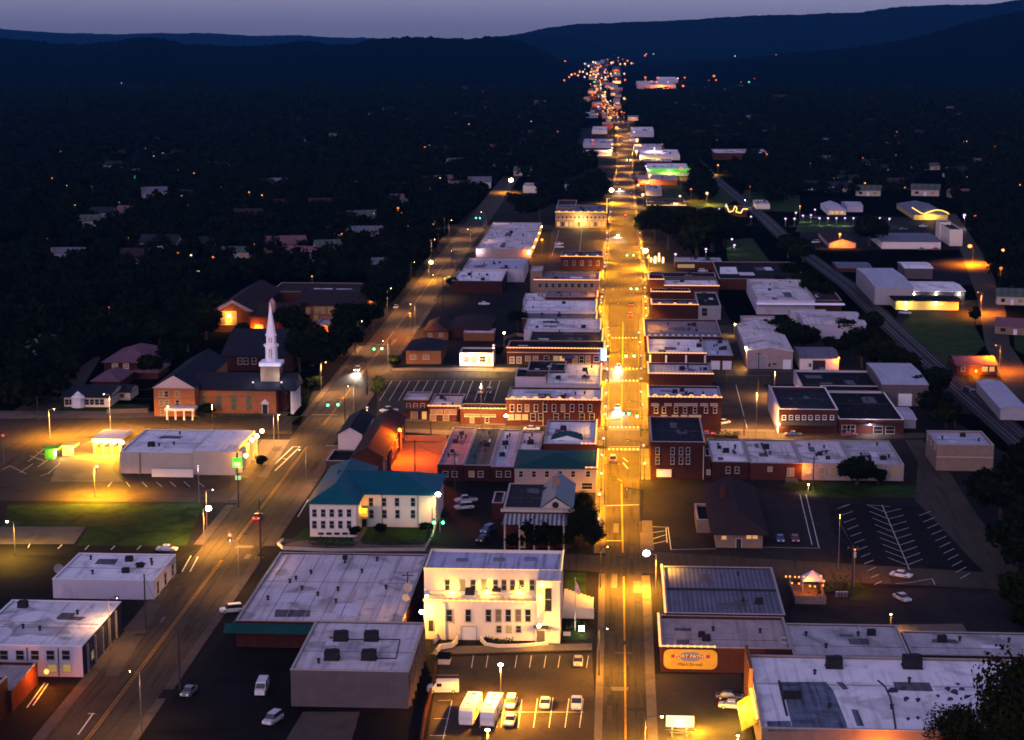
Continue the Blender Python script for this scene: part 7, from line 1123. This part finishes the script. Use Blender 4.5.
for sx_, sy_ in ((-1, -1), (1, -1), (1, 1), (-1, 1)): MB().tube((p.x + 2.1 * sx_, p.y + 1.9 * sy_, .2), (p.x + 2.1 * sx_, p.y + 1.9 * sy_, 2.4), .05).build('leg', GALV, tn)
for k in range(4): o = thing('trash_bin', 'pale bin in the little row beside the patio growth', 'bin', tuple(W(837 + 3.2 * k, 597)), 'bins beside the patio'); q = W(837 + 3.2 * k, 597); MB().tube((q.x, q.y, 0), (q.x, q.y, 1.1), .24, .3, 10).build('body', POLEM, o); MB().tube((q.x, q.y, 1.1), (q.x, q.y, 1.2), .33, .2, 10).build('lid', GALV, o)
for k, (x, y) in enumerate(((651, 262), (655, 263), (659, 261.5), (663, 263))): q = W(x, y); o = thing('lit_pillar', 'pale lit pillar in the little plaza beside the grove', 'pillar', tuple(q), 'lit pillars of the little plaza'); h_ = [2.2, 3.4, 4.4, 3][k]; MB().box(q.x - .5, q.x + .5, q.y - .5, q.y + .5, 0, h_).build('shaft', WALL['cream'], o); MB().ball((q.x, q.y - .9, 1.0), .3).build('lamp', EM['cool'], o); point(o, (q.x, q.y - 1.6, 1.4), 420, WARM, .2)
# ---------------------------------------------------------------- vehicles
def paint(n, c): return M('car_paint_' + n, c, .4, .06, .8, spec=.25)
CP = dict(white=paint('white', (.36, .345, .33)), silver=paint('silver', (.30, .29, .28)), black=paint('black', (.012, .012, .014)), red=paint('red', (.20, .015, .012)), grey=paint('grey', (.10, .10, .105)), blue=paint('blue', (.03, .06, .16)), tan=paint('tan', (.24, .19, .13)), darkred=paint('dark_red', (.08, .01, .012)))
TYRE = M('tyre_rubber', (.012, .012, .012), .9); RIM = M('wheel_rim', (.25, .25, .26), .4)
TAILD = M('tail_lamp_plastic', (.16, .008, .006), .3); HEADD = M('head_lamp_plastic', (.5, .5, .5), .2)
def loft(m, secs):
    """secs: (y, z0, z1, w0, w1) cross-sections along the length"""
    v = []; f = []
    for y, z0, z1, w0, w1 in secs:
        zm = z0 + (z1 - z0) * .45; v += [(-w0 * .94, y, z0), (-w0, y, zm), (-w1, y, z1), (w1, y, z1), (w0, y, zm), (w0 * .94, y, z0)]
    n = len(secs)
    for i in range(n - 1):
        for k in range(6): a, b_ = i * 6 + k, i * 6 + (k + 1) % 6; f.append((a, a + 6, b_ + 6, b_))
    f += [tuple(range(6)), tuple(range(6 * n - 6, 6 * n))[::-1]]; return m.add(v, f)
def vehicle(kind, color, px, py, rz, label, lights=None, name=None, group=None):
    o = thing(name or {'sedan': 'parked_car', 'suv': 'parked_suv', 'pickup': 'pickup_truck', 'van': 'van', 'rv': 'motorhome'}[kind], label, {'sedan': 'car', 'suv': 'car', 'pickup': 'pickup truck', 'van': 'van', 'rv': 'motorhome'}[kind], tuple(W(px, py, .03)), group, rz=R(rz)); c = CP[color]; B = lambda mb, n_, mt, par=o: mb.build(n_, mt, par, local=True)
    if kind in ('sedan', 'suv', 'pickup'):
        L, w, hh = {'sedan': (4.7, .90, 1.42), 'suv': (4.8, .95, 1.72), 'pickup': (5.6, .97, 1.78)}[kind]; b_ = L / 2; zb = {'sedan': .88, 'suv': 1.0, 'pickup': 1.05}[kind]
        loft(MB(), [(-b_, .38, .70, w * .84, w * .78), (-b_ + .22, .28, zb - .1, w * .96, w * .88), (-b_ + 1.2, .26, zb - .02, w, w * .92), (-.2, .25, zb + .02, w, w * .93), (b_ - 1.0, .26, zb, w, w * .92), (b_ - .18, .30, zb - .05, w * .96, w * .86), (b_, .42, zb - .2, w * .86, w * .76)]).f and None
        mb = MB(); loft(mb, [(-b_, .38, .70, w * .84, w * .78), (-b_ + .22, .28, zb - .1, w * .96, w * .88), (-b_ + 1.2, .26, zb - .02, w, w * .92), (-.2, .25, zb + .02, w, w * .93), (b_ - 1.0, .26, zb, w, w * .92), (b_ - .18, .30, zb - .05, w * .96, w * .86), (b_, .42, zb - .2, w * .86, w * .76)]); body = B(mb, 'body', c)   # front points to -y
        yf, yt0, yt1, yr_ = {'sedan': (-b_ + 1.15, -b_ + 1.85, .75, 1.55), 'suv': (-b_ + 1.1, -b_ + 1.7, 1.75, 2.2), 'pickup': (-b_ + 1.35, -b_ + 1.95, .30, .62)}[kind]
        g_ = MB(); g_.add([(-w * .88, yf, zb - .02), (w * .88, yf, zb - .02), (w * .72, yt0, hh - .03), (-w * .72, yt0, hh - .03), (-w * .88, yr_, zb - .02), (w * .88, yr_, zb - .02), (w * .72, yt1, hh - .03), (-w * .72, yt1, hh - .03)], [(0, 1, 2, 3), (1, 5, 6, 2), (5, 4, 7, 6), (4, 0, 3, 7)]); B(g_, 'windows', GLASS)
        B(MB().box(-w * .74, w * .74, yt0 - .05, yt1 + .05, hh - .04, hh + .03), 'roof', c)
        if kind == 'pickup': B(MB().box(-w * .8, w * .8, .75, b_ - .15, zb - .01, zb + .02), 'bed', IRON)
    elif kind == 'van':
        L, w, hh = 5.6, .98, 2.2; b_ = L / 2; mb = MB(); loft(mb, [(-b_, .4, .9, w * .86, w * .8), (-b_ + .3, .3, 1.15, w * .97, w * .9), (-b_ + 1.05, .28, 1.25, w, w * .92), (-b_ + 1.75, .28, hh, w, w * .82), (b_ - .15, .28, hh, w, w * .84), (b_, .35, hh - .1, w * .97, w * .8)]); B(mb, 'body', c)
        B(MB().add([(-w * .84, -b_ + 1.02, 1.28), (w * .84, -b_ + 1.02, 1.28), (w * .76, -b_ + 1.70, hh - .08), (-w * .76, -b_ + 1.70, hh - .08)], [(0, 1, 2, 3)]), 'windscreen', GLASS); B(MB().box(-w * 1.005, -w * .9, -b_ + 1.7, -b_ + 2.6, 1.3, 1.9).box(w * .9, w * 1.005, -b_ + 1.7, -b_ + 2.6, 1.3, 1.9), 'side_window', GLASS); B(MB().box(-w * .6, w * .6, b_ - .05, b_ + .012, 1.3, 1.9), 'rear_window', GLASS)
    else:
        L, w, hh = 9.2, 1.24, 3.1; b_ = L / 2; mb = MB(); loft(mb, [(-b_, .5, 1.9, w * .92, w * .88), (-b_ + .35, .4, 2.75, w, w * .95), (-b_ + 1.2, .38, hh, w, w * .96), (b_ - .2, .38, hh, w, w * .96), (b_, .5, hh - .15, w * .98, w * .92)]); B(mb, 'body', c)
        B(MB().add([(-w * .84, -b_ - .01, 1.55), (w * .84, -b_ - .01, 1.55), (w * .84, -b_ + .27, 2.45), (-w * .84, -b_ + .27, 2.45)], [(0, 1, 2, 3)]), 'windscreen', GLASS)
        for y in (-1.4, 1.6): B(MB().box(-w * .45, w * .35, y - .5, y + .5, hh - .01, hh + .28), 'roof_unit', WTRIM)
        B(MB().box(-w * .3, w * .3, 3.0, 3.5, hh - .01, hh + .12), 'roof_hatch', IRON); B(MB().box(w * .985, w * 1.012, -1.5, -.3, 1.5, 2.3).box(-w * 1.012, -w * .985, -1.5, -.3, 1.5, 2.3).box(-w * 1.012, -w * .985, 1, 2.4, 1.5, 2.3), 'side_window', GLASS); B(MB().box(w * .985, w * 1.012, -3.2, 3.8, 1.0, 1.25).box(-w * 1.012, -w * .985, -3.2, 3.8, 1.0, 1.25), 'stripe', CP['tan'])
    r_ = .34 if kind != 'rv' else .45
    for sx_ in (-1, 1):
        for y in ((-b_ + .95, b_ - .95) if kind != 'rv' else (-b_ + 1.6, b_ - 2.6)): wh = B(MB().tube((sx_ * (w - .19), y, r_), (sx_ * (w + .02), y, r_), r_, n=14), 'wheel', TYRE); B(MB().tube((sx_ * (w + .015), y, r_), (sx_ * (w + .035), y, r_), r_ * .58, n=10), 'rim', RIM, wh)
        zl = .72 if kind != 'rv' else .95
        B(MB().box(sx_ * w * .62 - .2, sx_ * w * .62 + .2, -b_ - .02, -b_ + .12, zl - .12, zl + .10), 'headlight', EM['head'] if lights in ('front', 'both') else HEADD); B(MB().box(sx_ * w * .66 - .15, sx_ * w * .66 + .15, b_ - .12, b_ + .02, zl - .02, zl + .16), 'tail_light', EM['red'] if lights in ('rear', 'both') else TAILD)
    if lights in ('front', 'both'):
        for sx_ in (-.55, .55):
            l = bpy.data.lights.new('headlight_beam', 'SPOT'); l.energy = 5500 * K; l.color = (1, .86, .72); l.spot_size = R(46); l.spot_blend = .8; l.shadow_soft_size = .12; q = bpy.data.objects.new('headlight_beam', l); COL.objects.link(q); q.parent = o; q.location = (sx_, -b_ - .15, .75); q.rotation_euler = (R(84), 0, math.pi)
    if lights == 'rear':
        q = point(None, (0, b_ + .6, .8), 60, (1, .05, .03), .2); q.parent = o; q.location = (0, b_ + .6, .8)
    return o
V = vehicle
V('rv', 'white', 470.5, 718, -6, 'large white motorhome, the wider one parked under the lot lamp'); V('rv', 'white', 491.5, 719, -6, 'narrower white motorhome with lit front beside the other one')
V('suv', 'white', 511, 706, -3, 'white car parked behind another white car next to the motorhomes'); V('sedan', 'white', 510, 723, -3, 'white car parked in front of its twin next to the motorhomes'); V('sedan', 'white', 545, 706, -1, 'white car parked alone in the middle of the lot stalls'); V('pickup', 'white', 576.5, 706, 0, 'white pickup truck nearest the main street in the courthouse lot'); V('sedan', 'tan', 578, 664, 0, 'dark tan car in the back corner stall by the sidewalk'); V('van', 'white', 443, 692, -86, 'white van poking out beside the low brick wall')
V('sedan', 'black', 729, 699, 80, 'black car parked beside the silver car in the yellow lit lot'); V('sedan', 'silver', 732, 708, 82, 'silver car parked in front of the black car in the yellow lit lot')
V('van', 'white', 262, 692, 2, 'white van parked alone on the dark store lot'); V('suv', 'silver', 273, 722, -18, 'pale minivan parked near the concrete pad', name='minivan'); V('suv', 'silver', 232, 612, -70, 'pale car tucked beside the green canopy of the large store'); V('sedan', 'grey', 189, 694, -8, 'grey car parked at the edge of the dark store lot'); V('sedan', 'white', 167, 551, 86, 'white car parked at the edge of the dark lawn')
V('sedan', 'red', 258, 519, 180, 'dark red car driving with glowing tail lights on the parallel street', 'rear', name='driving_car'); V('suv', 'grey', 357.5, 371, 0, 'oncoming car with headlights on the parallel street', 'front', name='driving_car')
V('pickup', 'silver', 466, 502, -68, 'silver pickup truck in the small lot behind the teal roofed building'); V('suv', 'white', 464, 509, -68, 'white car beside the silver pickup in the small lot'); V('suv', 'blue', 488, 532, -25, 'dark blue car in the small lot by the old brick house'); V('sedan', 'black', 483, 541, -20, 'black car in the small lot by the old brick house')
V('suv', 'grey', 481, 393, 0, 'dark car side by side with a red tinged one in the wide striped lot'); V('suv', 'darkred', 489, 393, 0, 'dark reddish car next to its neighbour in the wide striped lot'); V('sedan', 'white', 531.5, 430.5, 88, 'white car parked on the side street by the corner block'); V('pickup', 'white', 389, 412, -60, 'pale truck standing near the dark hall lamp')
V('sedan', 'white', 617.5, 409, 0, 'car with blazing headlights just before the near main street signals', 'front', name='driving_car'); V('sedan', 'white', 618.5, 368, 0, 'car with headlights crossing at the white roofed corner shop', 'front', name='driving_car'); V('suv', 'grey', 613, 461, 180, 'car with tail lights waiting just past the near crossing', 'rear', name='driving_car'); V('suv', 'red', 630, 316.5, 180, 'red car driving away where the street widens', 'rear', name='driving_car'); V('sedan', 'darkred', 631, 306, 180, 'farther dark red car driving away where the street widens', 'rear', name='driving_car'); V('sedan', 'white', 618, 236, 0, 'oncoming car with headlights beside the hotel parking lot', 'front', name='driving_car'); V('sedan', 'white', 619.5, 190, 0, 'far oncoming car with headlights on the narrow street', 'front', name='driving_car')
V('sedan', 'white', 559, 244.5, 88, 'white car in the lot by the red shop, the farther of two'); V('suv', 'white', 559, 248, 90, 'white car in the lot by the red shop, the nearer of two'); V('sedan', 'white', 484, 305, 88, 'pale car alone in the dark lot behind the lodge'); V('sedan', 'silver', 449, 280, 88, 'pale car beside the stepped white roof store'); V('sedan', 'silver', 396, 308, 0, 'pale car on the parallel street verge near the school')
V('sedan', 'red', 707, 436, 88, 'red car with glowing tail lights behind the dark corner block', 'rear'); V('sedan', 'red', 849, 436.5, 88, 'red car parked before the low black roofed shop'); V('sedan', 'grey', 793, 436, 88, 'grey car parked before the eight window brick shop'); V('sedan', 'white', 723, 424, -50, 'white car facing the string lit brick block wall'); V('sedan', 'white', 901, 577, 62, 'white car parked across the striped lot spine'); V('sedan', 'silver', 902, 600, 25, 'pale car standing below the striped lot'); V('sedan', 'blue', 780, 541, 0, 'dim blue car beside the hip roofed house'); V('sedan', 'darkred', 795, 541, 0, 'dark red car beside the dim blue one'); V('suv', 'silver', 703, 272, 88, 'pale car in the small lot by the low lit shop')
V('suv', 'white', 816, 243, -60, 'white truck by the orange glowing hall'); V('sedan', 'white', 923, 227, 88, 'white car on the far yard by the pavilion'); V('sedan', 'black', 903, 230, 88, 'black car on the far yard by the pavilion'); V('sedan', 'red', 936, 250, 88, 'red car before the long low pale workshop'); V('sedan', 'grey', 922, 250, 88, 'grey car before the long low pale workshop'); V('suv', 'silver', 905, 314, 60, 'pale car before the ochre shed'); V('sedan', 'grey', 822, 372, 88, 'grey car behind the cream shed'); V('sedan', 'black', 967, 391, 60, 'black car in the lot of the small porch house'); V('sedan', 'grey', 985, 388, 70, 'grey car in the lot of the small porch house')
# ---------------------------------------------------------------- air
hz = bpy.data.objects.new('haze', MB().box(-8800, 8800, -380, 15800, -1, 470).build('haze_box', ROOF['white']).data); bpy.data.objects.remove(bpy.data.objects['haze_box']); COL.objects.link(hz); hz['kind'] = 'stuff'
hm = bpy.data.materials.new('haze_air'); hm.use_nodes = True; ht = hm.node_tree; ht.nodes.clear(); ho = ht.nodes.new('ShaderNodeOutputMaterial'); hv = ht.nodes.new('ShaderNodeVolumePrincipled'); hv.inputs['Color'].default_value = (*HAZE_COLOR, 1); hv.inputs['Density'].default_value = HAZE_DENSITY; ht.links.new(hv.outputs[0], ho.inputs['Volume']); hz.data.materials.clear(); hz.data.materials.append(hm)
